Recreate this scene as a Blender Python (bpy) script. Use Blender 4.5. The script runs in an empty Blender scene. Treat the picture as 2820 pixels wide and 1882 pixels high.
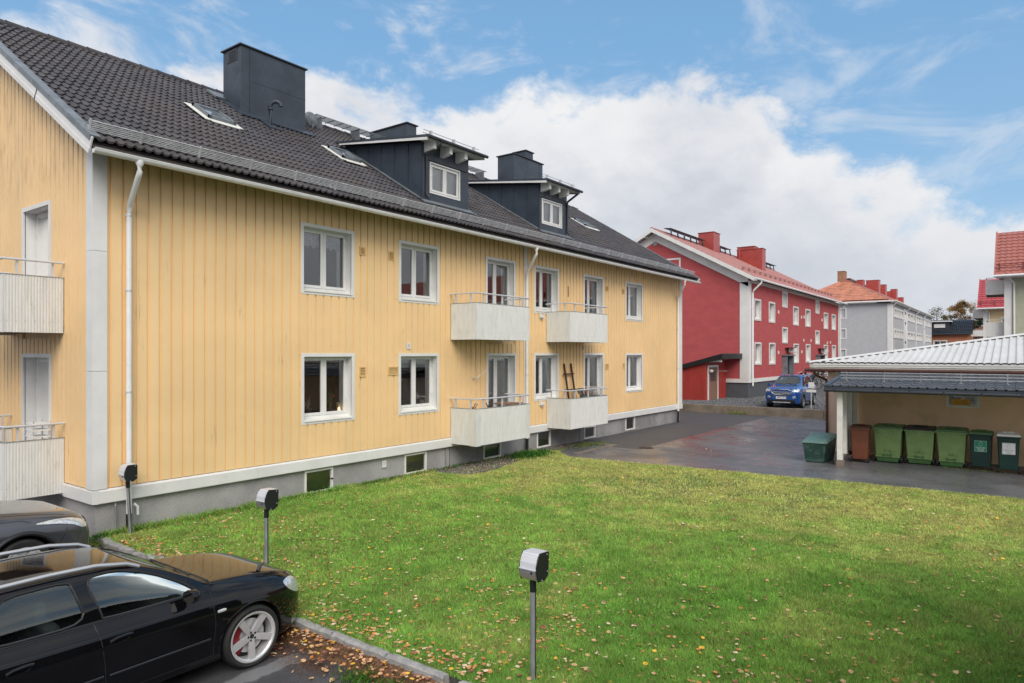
import bpy, math, random
import numpy as np
from mathutils import Vector, Matrix
random.seed(7)
rng = np.random.default_rng(11)
SC = bpy.context.scene
COL = SC.collection
PI = math.pi

# ---------------------------------------------------------------- camera
# x runs along the yellow house, y into it, z up, metres; the house's near corner is the origin
cam = bpy.data.cameras.new('camera')
cam.sensor_width = 36.0
cam.lens = 24.0
cam.shift_y = 0.0115
cam.clip_start = 0.05
cam.clip_end = 6000
camo = bpy.data.objects.new('camera', cam)
camo.location = (-5.042, -12.54, 3.13)
camo.rotation_euler = (math.radians(90), 0, math.radians(-53.37))
COL.objects.link(camo)
SC.camera = camo
CAM = np.array([-5.042, -12.54, 3.13])
FWD = np.array([.8025, .5967]); RGT = np.array([.5967, -.8025])

# ---------------------------------------------------------------- exposure, sun, sky
SC.view_settings.view_transform = 'Standard'
SC.view_settings.look = 'None'
SC.view_settings.gamma = 1.0
SC.view_settings.use_curve_mapping = False
SC.view_settings.exposure = 0.80
SC.cycles.use_denoising = True
SC.cycles.max_bounces = 8
SC.cycles.transparent_max_bounces = 12
SUN_EL, SUN_AZ = math.radians(42), math.radians(228)   # azimuth of the sun from +x, anticlockwise
sun = bpy.data.lights.new('sun', 'SUN')
sun.energy = 1.5
sun.angle = math.radians(40)
sun.color = (1.0, .935, .84)
suno = bpy.data.objects.new('sun', sun)
sd = Vector((math.cos(SUN_AZ) * math.cos(SUN_EL), math.sin(SUN_AZ) * math.cos(SUN_EL), math.sin(SUN_EL)))
suno.rotation_euler = sd.to_track_quat('Z', 'Y').to_euler()
suno.location = (0, -20, 30)
COL.objects.link(suno)

world = bpy.data.worlds.new('World')
SC.world = world
world.use_nodes = True


class NT:
    """tiny helper round a node tree"""
    def __init__(s, nt): s.nt = nt
    def n(s, t, **kw):
        nd = s.nt.nodes.new(t)
        for k, v in kw.items():
            if k == 'ins':
                for i, val in v.items():
                    if hasattr(val, 'is_output'): s.nt.links.new(val, nd.inputs[i])
                    else: nd.inputs[i].default_value = val
            else: setattr(nd, k, v)
        return nd
    def math(s, op, a, b=0.0, c=None, clamp=False):
        ins = {0: a, 1: b}
        if c is not None: ins[2] = c
        return s.n('ShaderNodeMath', operation=op, use_clamp=clamp, ins=ins).outputs[0]
    def mix(s, f, a, b, mode='MIX'):
        nd = s.n('ShaderNodeMix', data_type='RGBA', blend_type=mode)
        for i, val in ((0, f), (6, a), (7, b)):
            if hasattr(val, 'is_output'): s.nt.links.new(val, nd.inputs[i])
            elif i == 0: nd.inputs[0].default_value = val
            else: nd.inputs[i].default_value = (*val[:3], 1)
        return nd.outputs[2]
    def noise(s, vec, scale, detail=3, rough=.55, dist=0.0):
        nd = s.n('ShaderNodeTexNoise', ins={'Vector': vec, 'Scale': scale, 'Detail': detail, 'Roughness': rough, 'Distortion': dist})
        return nd.outputs['Fac']
    def maprange(s, v, a, b, c=0.0, d=1.0, smooth=True):
        return s.n('ShaderNodeMapRange', interpolation_type='SMOOTHSTEP' if smooth else 'LINEAR', clamp=True,
                   ins={0: v, 1: a, 2: b, 3: c, 4: d}).outputs[0]
    def ramp(s, v, stops, interp='LINEAR'):
        nd = s.n('ShaderNodeValToRGB', ins={0: v})
        cr = nd.color_ramp; cr.interpolation = interp
        while len(cr.elements) < len(stops): cr.elements.new(.5)
        for e, (p, c) in zip(cr.elements, stops):
            e.position = p
            e.color = (c, c, c, 1) if isinstance(c, (int, float)) else (*c, 1)
        return nd.outputs[0]
    def vmul(s, v, t):
        return s.n('ShaderNodeVectorMath', operation='MULTIPLY', ins={0: v, 1: t}).outputs[0]
    def vdot(s, v, t):
        return s.n('ShaderNodeVectorMath', operation='DOT_PRODUCT', ins={0: v, 1: t}).outputs['Value']


wt = NT(world.node_tree)
world.node_tree.nodes.clear()
tc = wt.n('ShaderNodeTexCoord').outputs['Generated']
dirn = wt.n('ShaderNodeVectorMath', operation='NORMALIZE', ins={0: tc}).outputs[0]
sep = wt.n('ShaderNodeSeparateXYZ', ins={0: dirn})
elev = wt.math('ARCSINE', sep.outputs[2])
az = wt.math('ARCTAN2', wt.vdot(dirn, (RGT[0], RGT[1], 0)), wt.vdot(dirn, (FWD[0], FWD[1], 0)))   # to the right of north-east
azf = wt.math('MULTIPLY_ADD', az, 1 / (2 * PI), .5)
sky = wt.n('ShaderNodeTexSky', sky_type='NISHITA', sun_disc=False, sun_elevation=SUN_EL,
           sun_rotation=PI / 2 - SUN_AZ, air_density=1.0, dust_density=.6, ozone_density=1.6)
skyc = wt.mix(1.0, sky.outputs[0], (.085, .087, .086), 'MULTIPLY')
bluetint = wt.ramp(wt.maprange(elev, -.05, 1.0, smooth=False), [(0, (.32, .39, .46)), (.22, (.17, .30, .445)), (.45, (.125, .265, .44)), (1, (.10, .21, .37))])
skyc = wt.mix(.72, skyc, bluetint)
# top of the big cloud bank as elevation against azimuth (both in radians), going on at a like height all round
def az_p(deg): return .5 + deg / 360
bank = [(-180, .34), (-120, .30), (-70, .34), (-45, .27), (-34, .30), (-28, .36), (-20, .34), (-15.5, .345), (-9, .335), (-4, .325), (-1, .345), (2, .41), (8, .385), (14, .372), (20, .345), (24, .285), (27, .215), (30, .205), (33, .165), (36, .125), (39, .15), (48, .26), (70, .33), (120, .28), (180, .34)]
banktop = wt.ramp(azf, [(az_p(a), v) for a, v in bank], 'B_SPLINE')
dv = wt.vmul(dirn, (1, 1, 1.5))
n1 = wt.noise(dv, 3.2, 8, .58, .25)
n2 = wt.noise(dv, 9.0, 10, .62, .3)
n3 = wt.noise(dv, 2.1, 5, .55)
n4 = wt.noise(wt.vmul(dirn, (1.0, 1.0, 2.2)), 6.5, 8, .6, .5)
rough_top = wt.math('MULTIPLY_ADD', wt.math('SUBTRACT', n1, .5), .30, wt.math('MULTIPLY', wt.math('SUBTRACT', n2, .5), .20))
d_ = wt.math('SUBTRACT', wt.math('ADD', banktop, rough_top), elev)
bankm = wt.maprange(d_, -.025, .03)
holes = wt.maprange(wt.noise(dv, 5.2, 6, .6, .4), .60, .74)
bankm = wt.math('MULTIPLY', bankm, wt.math('MULTIPLY_ADD', holes, -.45, 1.0))
wisp = wt.math('ADD', wt.math('MULTIPLY', n4, .62), wt.math('MULTIPLY', n3, .42))
wisp = wt.math('MULTIPLY', wt.maprange(wt.math('ADD', wisp, wt.math('MULTIPLY', wt.maprange(az, .35, -.35), .035)), .515, .665), .80)
left = wt.maprange(az, .55, -.15)
over = wt.maprange(elev, .62, .95)
wisp = wt.math('MULTIPLY', wisp, wt.math('MULTIPLY_ADD', left, .55, .5))
behind = wt.maprange(wt.math('ABSOLUTE', az), .75, 1.2)
veil = wt.math('MULTIPLY', wt.math('MAXIMUM', over, behind), wt.maprange(wt.noise(dv, 2.6, 6, .6), .30, .58))
haze_low = wt.math('MULTIPLY', wt.maprange(elev, .20, .0), .75)
cm = wt.math('MAXIMUM', wt.math('MAXIMUM', bankm, wt.math('MAXIMUM', wisp, veil)), haze_low, clamp=True)
shade = wt.math('ADD', wt.math('MULTIPLY', wt.noise(dv, 4.4, 7, .55, .2), .75), wt.math('MULTIPLY', wt.noise(dv, 13, 7, .6), .30))
edge = wt.maprange(d_, .0, .16)
shade = wt.math('ADD', shade, wt.math('MULTIPLY', wt.math('SUBTRACT', 1.0, edge), .16))
cc = wt.ramp(shade, [(.36, (.325, .345, .385)), (.52, (.405, .42, .45)), (.66, (.475, .48, .495)), (.82, (.515, .515, .52))])
low = wt.maprange(elev, .26, .02)
cc = wt.mix(wt.math('MULTIPLY', low, .55), cc, (.375, .395, .43))
final = wt.mix(cm, skyc, cc)
bgn = wt.n('ShaderNodeBackground', ins={0: final, 1: 1.0})
wt.n('ShaderNodeOutputWorld', ins={0: bgn.outputs[0]})


# ---------------------------------------------------------------- materials
def newmat(name):
    m = bpy.data.materials.new(name); m.use_nodes = True
    t = NT(m.node_tree); m.node_tree.nodes.clear()
    out = t.n('ShaderNodeOutputMaterial')
    bs = t.n('ShaderNodeBsdfPrincipled')
    m.node_tree.links.new(bs.outputs[0], out.inputs[0])
    pos = t.n('ShaderNodeNewGeometry').outputs['Position']
    return m, t, bs, pos, out


def setc(t, sock, v):
    if hasattr(v, 'is_output'): t.nt.links.new(v, sock)
    elif isinstance(v, (tuple, list)): sock.default_value = (*v[:3], 1)
    else: sock.default_value = v


def mul(c, k): return tuple(min(1, x * k) for x in c)


def mat(name, col, rough=.6, metal=0.0, var=.12, vs=2.5, bump=0.0, bs_=60, coat=0.0, spec=.5, stretch=(1, 1, 1), rvar=.0, spots=None):
    m, t, b, pos, out = newmat(name)
    p = t.vmul(pos, stretch)
    c = t.mix(t.maprange(t.noise(p, vs, 5, .6), .3, .7), mul(col, 1 - var), mul(col, 1 + var))
    if spots:   # (colour, scale, lo, hi, amount)
        f = t.math('MULTIPLY', t.maprange(t.noise(p, spots[1], 6, .65), spots[2], spots[3]), spots[4])
        c = t.mix(f, c, spots[0])
    setc(t, b.inputs['Base Color'], c)
    if rvar: setc(t, b.inputs['Roughness'], t.maprange(t.noise(p, vs * 2.3, 4), .3, .7, rough - rvar, rough + rvar))
    else: b.inputs['Roughness'].default_value = rough
    b.inputs['Metallic'].default_value = metal
    b.inputs['Coat Weight'].default_value = coat
    b.inputs['Coat Roughness'].default_value = .04
    b.inputs['Specular IOR Level'].default_value = spec
    if bump:
        bn = t.n('ShaderNodeBump', ins={'Strength': bump, 'Distance': .01, 'Height': t.noise(p, bs_, 4, .6)})
        t.nt.links.new(bn.outputs[0], b.inputs['Normal'])
    return m


MT = {}
# yellow sheet cladding with rain streaks
def siding_mat(name, col):
    m, t, b, pos, out = newmat(name)
    big = t.noise(pos, .7, 3)
    c = t.mix(t.maprange(big, .3, .7), mul(col, .95), mul(col, 1.05))
    brd = t.n('ShaderNodeTexWhiteNoise', noise_dimensions='1D', ins={'W': t.math('FLOOR', t.math('DIVIDE', t.n('ShaderNodeSeparateXYZ', ins={0: pos}).outputs[0], .21333))}).outputs[0]
    c = t.mix(t.math('MULTIPLY', brd, .10), c, mul(col, .72))
    st = t.noise(t.vmul(pos, (9, 9, .45)), 2.2, 6, .7)
    blot = t.noise(t.vmul(pos, (.5, .5, .35)), 1.6, 4, .6)
    z = t.n('ShaderNodeSeparateXYZ', ins={0: pos}).outputs[2]
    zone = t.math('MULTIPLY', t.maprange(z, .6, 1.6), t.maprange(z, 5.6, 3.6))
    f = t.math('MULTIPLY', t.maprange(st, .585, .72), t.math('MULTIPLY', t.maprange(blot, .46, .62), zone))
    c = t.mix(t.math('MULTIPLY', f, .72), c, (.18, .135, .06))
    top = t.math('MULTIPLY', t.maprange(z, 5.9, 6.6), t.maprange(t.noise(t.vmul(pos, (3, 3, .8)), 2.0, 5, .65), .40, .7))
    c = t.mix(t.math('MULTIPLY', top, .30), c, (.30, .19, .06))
    setc(t, b.inputs['Base Color'], c)
    b.inputs['Roughness'].default_value = .45
    b.inputs['Specular IOR Level'].default_value = .35
    bn = t.n('ShaderNodeBump', ins={'Strength': .12, 'Distance': .01, 'Height': t.noise(t.vmul(pos, (6, 6, .6)), 6, 4)})
    t.nt.links.new(bn.outputs[0], b.inputs['Normal'])
    return m
MT['siding'] = siding_mat('yellow_siding', (.90, .635, .335))
MT['white'] = mat('white_paint', (.75, .745, .735), .45, var=.05, vs=1.7, spots=((.45, .44, .38), 5, .62, .8, .35))
MT['white_worn'] = mat('worn_white_paint', (.75, .745, .70), .55, var=.06, spots=((.30, .27, .20), 16, .62, .70, .7), stretch=(1, 1, 1.6), bump=.2, bs_=40)
MT['gutter'] = mat('white_gutter', (.80, .80, .80), .35, var=.05, vs=4, spots=((.42, .42, .40), 6, .60, .78, .45), stretch=(1.5, 1, 1))
MT['plinth'] = mat('grey_roughcast', (.37, .36, .36), .95, var=.16, vs=1.3, bump=1.0, bs_=70, spots=((.13, .125, .12), 45, .52, .66, .55))
MT['plinth_smooth'] = mat('grey_render_plinth', (.28, .275, .275), .9, var=.20, vs=1.0, bump=.3, bs_=40, spots=((.16, .15, .14), 1.8, .5, .72, .55))
MT['tile'] = mat('dark_roof_tile', (.078, .072, .078), .62, var=.28, vs=3.4, bump=.25, bs_=120, rvar=.12, spots=((.15, .11, .085), 2.1, .55, .75, .6))
def tile_mat():
    m, t, b, pos, out = newmat('dark_concrete_roof_tile')
    oi = t.n('ShaderNodeObjectInfo').outputs['Random']
    px = t.n('ShaderNodeSeparateXYZ', ins={0: pos})
    cell = t.n('ShaderNodeCombineXYZ', ins={0: t.math('FLOOR', t.math('DIVIDE', t.math('ADD', px.outputs[0], .33), .3)), 1: t.math('FLOOR', t.math('DIVIDE', t.math('ADD', px.outputs[1], .76), .288))}).outputs[0]
    r = t.n('ShaderNodeTexWhiteNoise', noise_dimensions='2D', ins={0: cell}).outputs[0]
    c = t.mix(r, (.044, .042, .048), (.074, .068, .076))
    c = t.mix(t.math('MULTIPLY', t.maprange(t.noise(pos, .35, 4), .45, .65), .45), c, (.082, .064, .056))
    c = t.mix(t.math('MULTIPLY', t.maprange(t.noise(pos, 7, 5, .7), .62, .72), .5), c, (.13, .10, .085))
    c = t.mix(t.math('MULTIPLY', t.maprange(t.noise(pos, 9, 3, .6), .70, .76), .6), c, (.09, .12, .03))
    setc(t, b.inputs['Base Color'], c)
    setc(t, b.inputs['Roughness'], t.maprange(t.noise(pos, 4, 4), .3, .7, .42, .68))
    bn = t.n('ShaderNodeBump', ins={'Strength': .25, 'Distance': .004, 'Height': t.noise(pos, 150, 3)})
    t.nt.links.new(bn.outputs[0], b.inputs['Normal'])
    return m
MT['tile'] = tile_mat()
MT['sheet'] = mat('slate_blue_sheet_metal', (.038, .050, .070), .42, var=.20, vs=1.8, bump=.15, bs_=9, rvar=.08)
MT['sheet_dark'] = mat('dark_sheet_metal', (.030, .034, .042), .4, var=.15)
MT['sheet_light'] = mat('weathered_grey_flashing', (.16, .18, .20), .45, var=.25, vs=4)
MT['galv'] = mat('galvanised_steel', (.62, .63, .64), .45, metal=.35, var=.15, vs=6)
MT['galv_pole'] = mat('galvanised_pole', (.30, .315, .33), .5, metal=.35, var=.18, vs=8, stretch=(1, 1, .4))
MT['wood_fascia'] = mat('weathered_wood_fascia', (.10, .085, .075), .8, var=.35, vs=5, stretch=(.3, 1, 3))
MT['balcony'] = mat('white_corrugated_panel', (.70, .70, .68), .55, var=.04, vs=2, spots=((.36, .38, .32), 2.6, .50, .74, .42), stretch=(5, 5, .9))
MT['alu'] = mat('pale_aluminium', (.66, .67, .70), .35, metal=.25, var=.05)
MT['black_plastic'] = mat('black_plastic', (.012, .013, .015), .45, var=.1)
MT['rubber'] = mat('tyre_rubber', (.018, .018, .019), .75, var=.2, vs=8)
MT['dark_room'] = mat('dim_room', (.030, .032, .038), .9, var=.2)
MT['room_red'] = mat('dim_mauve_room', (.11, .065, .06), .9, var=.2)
MT['curtain'] = mat('white_curtain', (.86, .88, .90), .8, var=.10, vs=6, stretch=(6, 1, .5))
MT['lace'] = mat('white_lace', (.58, .60, .63), .8, var=.2, vs=22)
MT['asphalt_dry'] = mat('asphalt', (.045, .046, .05), .6, var=.25, vs=3, bump=.5, bs_=180, spots=((.12, .12, .125), 160, .60, .68, .6))
MT['brick_red'] = mat('red_render', (.45, .083, .088), .85, var=.08, vs=1.2, bump=.35, bs_=30, stretch=(1, 1, 2.5))
MT['red_sheet'] = mat('red_chimney_sheet', (.36, .06, .05), .35, var=.12)
MT['red_roof'] = mat('matt_red_roof_tiles', (.44, .21, .19), .45, var=.10, vs=5)
MT['orange_roof'] = mat('orange_clay_roof_tiles', (.55, .23, .145), .40, var=.22, vs=1.2)
MT['grey_wall'] = mat('pale_grey_render', (.46, .465, .49), .85, var=.05, bump=.2, bs_=20)
MT['grey_dark'] = mat('dark_grey_plinth_paint', (.085, .092, .105), .8, var=.08, bump=.3, bs_=30)
MT['cream'] = mat('cream_render', (.72, .56, .33), .85, var=.05)
MT['sage'] = mat('sage_green_render', (.40, .41, .31), .85, var=.06, bump=.15, bs_=20)
MT['brickwork'] = mat('orange_brickwork', (.42, .16, .085), .85, var=.16, vs=3, stretch=(1, 1, 4))
MT['garage_wall'] = mat('peach_roughcast', (.86, .60, .39), .9, var=.05, vs=1.2, bump=.5, bs_=60, spots=((.55, .42, .18), 1.1, .52, .75, .5))
MT['garage_pink'] = mat('pale_pink_render', (.74, .55, .46), .9, var=.04, bump=.3, bs_=60)
MT['white_sheet'] = mat('white_corrugated_roof_sheet', (.60, .60, .60), .8, var=.06, vs=1.5, spots=((.52, .53, .52), 3, .5, .75, .4))
MT['brown_metal'] = mat('brown_gutter_metal', (.075, .028, .02), .35, var=.15)
MT['concrete'] = mat('weathered_concrete', (.20, .165, .13), .9, var=.2, vs=1.5, bump=.4, bs_=50, spots=((.12, .085, .06), 2.5, .5, .7, .6))
MT['granite'] = mat('granite_kerb', (.33, .325, .32), .8, var=.2, vs=8, bump=.7, bs_=30, spots=((.14, .13, .12), 40, .5, .7, .5))
MT['bin_green'] = mat('green_bin_plastic', (.20, .315, .115), .42, var=.10, vs=4, spots=((.10, .14, .05), 9, .6, .75, .5))
MT['bin_green_lid'] = mat('mid_green_lid_plastic', (.065, .155, .055), .4, var=.10)
MT['bin_dark'] = mat('dark_green_bin_plastic', (.008, .038, .032), .4, var=.15)
MT['bin_brown'] = mat('brown_bin_plastic', (.19, .062, .032), .42, var=.12)
MT['bin_brown_dark'] = mat('dark_brown_lid_plastic', (.085, .026, .015), .4, var=.12)
MT['grit_green'] = mat('weathered_green_grit_box', (.05, .105, .085), .5, var=.15, vs=5, spots=((.014, .05, .038), 3.1, .47, .53, .9))
MT['sign_green'] = mat('green_sticker', (.02, .24, .15), .4, var=.04)
MT['sign_white'] = mat('white_sticker', (.78, .79, .80), .4, var=.03)
MT['sign_orange'] = mat('orange_sign', (.75, .36, .02), .5, var=.05)
MT['ink'] = mat('dark_ink', (.05, .05, .05), .6, var=0)
MT['ink_white'] = mat('white_ink', (.85, .86, .85), .6, var=0)
MT['ink_grey'] = mat('grey_ink', (.42, .45, .47), .6, var=0)
MT['blue_paint'] = mat('blue_car_paint', (.012, .085, .34), .25, metal=.35, var=.04, coat=1)
MT['black_paint'] = mat('black_car_paint', (.0035, .0035, .0045), .3, var=.1, coat=1, spec=.0)
MT['grey_paint'] = mat('grey_car_paint', (.075, .08, .095), .34, metal=.5, var=.05, coat=1)
MT['chrome'] = mat('chrome', (.72, .73, .74), .15, metal=1, var=.03)
MT['alu_rail'] = mat('satin_aluminium', (.66, .67, .69), .32, metal=.85, var=.03)
MT['rim'] = mat('silver_alloy', (.62, .62, .63), .42, metal=.45, var=.05)
MT['caliper'] = mat('red_brake_caliper', (.20, .010, .012), .4, var=.1)
MT['lamp_glass'] = mat('headlight_glass', (.62, .65, .66), .08, metal=.35, var=.25, vs=30, coat=1)
MT['seat'] = mat('grey_car_seat', (.055, .056, .06), .8, var=.1)
MT['dash'] = mat('dashboard_plastic', (.03, .03, .032), .6, var=.1)
MT['plant'] = mat('houseplant_green', (.10, .24, .05), .6, var=.4, vs=20)
MT['flower'] = mat('orange_flower', (.85, .12, .03), .6, var=.1)
MT['pot_grey'] = mat('grey_pot', (.13, .15, .17), .6, var=.1)
MT['dry_twig'] = mat('dry_twigs', (.13, .06, .035), .8, var=.3)
MT['pale_flower'] = mat('pale_heather', (.55, .52, .48), .8, var=.2)
MT['dark_iron'] = mat('rusty_dark_iron', (.045, .02, .014), .6, var=.3)
MT['brown_door'] = mat('brown_wooden_door', (.26, .14, .095), .6, var=.15, stretch=(1, 1, .3))
MT['red_board'] = mat('red_painted_board', (.38, .040, .032), .6, var=.10, vs=3, stretch=(1, 1, .3))
MT['bark'] = mat('birch_bark', (.30, .28, .25), .85, var=.3, vs=6)
MT['gravel'] = mat('dark_gravel', (.085, .087, .095), .85, var=.45, vs=26, bump=1.0, bs_=40, spots=((.21, .21, .22), 60, .55, .68, .7))
MT['stone_bed'] = mat('brown_gravel_bed', (.10, .09, .08), .9, var=.45, vs=30, bump=1.0, bs_=35, spots=((.26, .24, .22), 45, .56, .66, .6))
MT['lamp_warm'] = mat('lamp_shade', (.75, .73, .70), .8, var=.03)
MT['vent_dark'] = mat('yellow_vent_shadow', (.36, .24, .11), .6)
MT['vent'] = mat('yellow_vent', (.72, .48, .20), .5, var=.06)


def glass_mat(name, tint, ior=1.9, refl=(1, 1, 1)):
    m, t, b, pos, out = newmat(name)
    m.node_tree.nodes.remove(b)
    fr = t.n('ShaderNodeFresnel', ins={0: ior})
    tr = t.n('ShaderNodeBsdfTransparent', ins={0: (*tint, 1)})
    gl = t.n('ShaderNodeBsdfGlossy', ins={0: (*refl, 1), 1: .0})
    mx = t.n('ShaderNodeMixShader', ins={0: fr.outputs[0], 1: tr.outputs[0], 2: gl.outputs[0]})
    t.nt.links.new(mx.outputs[0], out.inputs[0])
    return m
MT['glass'] = glass_mat('window_glass', (.96, .98, .98), 2.3)
MT['glass_dim'] = glass_mat('dim_window_glass', (.55, .62, .58), 2.3)
MT['glass_plain'] = glass_mat('plain_door_glass', (.80, .84, .85), 1.45)
MT['car_glass'] = glass_mat('car_window_glass', (.60, .68, .66), 1.95, (.92, 1, .98))


def asphalt_mat():
    m, t, b, pos, out = newmat('wet_asphalt')
    s = t.n('ShaderNodeSeparateXYZ', ins={0: pos}); x, y = s.outputs[0], s.outputs[1]
    c = t.mix(t.maprange(t.noise(pos, .55, 5, .6), .3, .7), (.095, .095, .103), (.135, .134, .142))
    c = t.mix(t.math('MULTIPLY', t.maprange(t.noise(t.vmul(pos, (1, .45, 1)), .33, 5, .65), .46, .60), .5), c, (.175, .175, .18))
    c = t.mix(t.math('MULTIPLY', t.maprange(t.noise(pos, 110, 3), .58, .68), .5), c, (.20, .20, .21))
    # tan mud washed out near the lawn corner, red grit carried along by rain
    tan = t.math('MULTIPLY', t.maprange(t.noise(pos, .5, 4, .6), .38, .60), t.math('MULTIPLY', t.maprange(x, 21, 15), t.math('MULTIPLY', t.maprange(y, -6, -3.2), t.maprange(y, -1.0, -2.4))))
    c = t.mix(t.math('MULTIPLY', tan, .65), c, (.18, .135, .10))
    wx = t.math('ADD', x, t.math('MULTIPLY', t.math('SUBTRACT', t.noise(pos, .8, 4), .5), 1.2))
    line = t.math('ABSOLUTE', t.math('SUBTRACT', t.math('ADD', y, t.math('MULTIPLY', t.math('SUBTRACT', t.noise(pos, 1.1, 5, .65), .5), .7)), -2.75))
    red = t.math('MULTIPLY', t.maprange(line, .42, .05), t.math('MULTIPLY', t.maprange(wx, 17.4, 18.6), t.maprange(wx, 25.5, 21.5)))
    blob = t.math('MULTIPLY', t.maprange(t.noise(t.vmul(pos, (3.2, .6, 1)), .8, 5, .65), .50, .66), t.math('MULTIPLY', t.math('MULTIPLY', t.maprange(x, 15.8, 17.2), t.maprange(x, 29, 25)), t.math('MULTIPLY', t.maprange(y, -6.2, -4.6), t.maprange(y, .3, -1.2))))
    red = t.math('MAXIMUM', red, t.math('MULTIPLY', blob, .42))
    c = t.mix(t.math('MULTIPLY', red, .72), c, (.20, .075, .065))
    patch = t.math('MULTIPLY', t.maprange(y, -2.62, -2.56, smooth=False), t.maprange(x, 15.2, 15.3, smooth=False))
    c = t.mix(t.math('MULTIPLY', patch, .75), c, (.055, .055, .058))
    crack = t.maprange(t.math('ABSOLUTE', t.math('SUBTRACT', t.noise(t.vmul(pos, (1, 1, 1)), .42, 5, .6), .5)), .004, .0)
    c = t.mix(t.math('MULTIPLY', crack, .55), c, (.018, .018, .02))
    setc(t, b.inputs['Base Color'], c)
    wet = t.maprange(t.noise(pos, .8, 5, .6), .38, .62, .24, .55)
    wet = t.math('MAXIMUM', wet, t.math('MULTIPLY', patch, .62))
    setc(t, b.inputs['Roughness'], wet)
    bn = t.n('ShaderNodeBump', ins={'Strength': .30, 'Distance': .006, 'Height': t.noise(pos, 90, 4, .65)})
    t.nt.links.new(bn.outputs[0], b.inputs['Normal'])
    return m
MT['asphalt'] = asphalt_mat()


def parking_mat():
    m, t, b, pos, out = newmat('parking_asphalt')
    c = t.mix(t.maprange(t.noise(pos, 1.2, 5, .6), .3, .7), (.045, .045, .049), (.080, .080, .085))
    c = t.mix(t.math('MULTIPLY', t.maprange(t.noise(pos, 60, 3), .56, .66), .6), c, (.15, .15, .16))
    s = t.n('ShaderNodeSeparateXYZ', ins={0: pos}); x, y = s.outputs[0], s.outputs[1]
    dry = t.math('MULTIPLY', t.maprange(t.math('ABSOLUTE', t.math('ADD', y, t.math('MULTIPLY_ADD', t.noise(pos, 4, 4), .25, 5.74))), .14, .09), t.maprange(x, -1.3, -1.15))
    dry = t.math('MULTIPLY', dry, t.maprange(x, -.02, -.25))
    c = t.mix(dry, c, (.20, .20, .205))
    setc(t, b.inputs['Base Color'], c)
    setc(t, b.inputs['Roughness'], t.maprange(t.noise(pos, 1.0, 5, .6), .35, .65, .3, .55))
    bn = t.n('ShaderNodeBump', ins={'Strength': .5, 'Distance': .006, 'Height': t.noise(pos, 110, 4, .65)})
    t.nt.links.new(bn.outputs[0], b.inputs['Normal'])
    return m
MT['parking'] = parking_mat()


def lawn_mat():
    m, t, b, pos, out = newmat('lawn_turf')
    s = t.n('ShaderNodeSeparateXYZ', ins={0: pos}); x, y = s.outputs[0], s.outputs[1]
    c = t.mix(t.maprange(t.noise(pos, 35, 4, .7), .35, .65), (.07, .14, .025), (.19, .25, .05))
    far = t.math('MULTIPLY', t.maprange(x, 6.5, 10.5), t.maprange(t.noise(pos, .9, 5, .65), .38, .62))
    c = t.mix(t.math('MULTIPLY', far, .7), c, (.19, .18, .06))
    bare = t.math('MULTIPLY', t.maprange(t.noise(pos, 2.6, 6, .7), .50, .62), t.math('MULTIPLY', t.maprange(t.math('ABSOLUTE', t.math('SUBTRACT', x, 10.3)), 1.9, .6), t.maprange(t.math('ABSOLUTE', t.math('ADD', y, 6.9)), 2.6, .8)))
    c = t.mix(bare, c, (.085, .065, .045))
    setc(t, b.inputs['Base Color'], c)
    b.inputs['Roughness'].default_value = .9
    bn = t.n('ShaderNodeBump', ins={'Strength': 1.0, 'Distance': .03, 'Height': t.noise(pos, 40, 5, .7)})
    t.nt.links.new(bn.outputs[0], b.inputs['Normal'])
    return m
MT['lawn'] = lawn_mat()


def attr_mat(name, rough=.6, attr='tint', trans=.0):
    m, t, b, pos, out = newmat(name)
    a = t.n('ShaderNodeAttribute', attribute_name=attr)
    t.nt.links.new(a.outputs['Color'], b.inputs['Base Color'])
    b.inputs['Roughness'].default_value = rough
    b.inputs['Specular IOR Level'].default_value = .3
    if trans:
        tl = t.n('ShaderNodeBsdfTranslucent'); t.nt.links.new(a.outputs['Color'], tl.inputs[0])
        mx = t.n('ShaderNodeMixShader', ins={0: trans, 1: b.outputs[0], 2: tl.outputs[0]})
        t.nt.links.new(mx.outputs[0], out.inputs[0])
    return m
MT['blades'] = attr_mat('grass_blades', .55, trans=.35)
MT['leaves'] = attr_mat('fallen_leaves', .55)
MT['foliage'] = attr_mat('autumn_foliage', .6, trans=.25)
for k_, c_ in dict(leaf_tan=(.62, .37, .19), leaf_yellow=(.78, .46, .045), leaf_orange=(.58, .23, .07), leaf_brown=(.27, .11, .07), leaf_pale=(.70, .55, .38)).items():
    MT[k_] = mat(k_, c_, .5, var=.2, vs=9)


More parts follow.
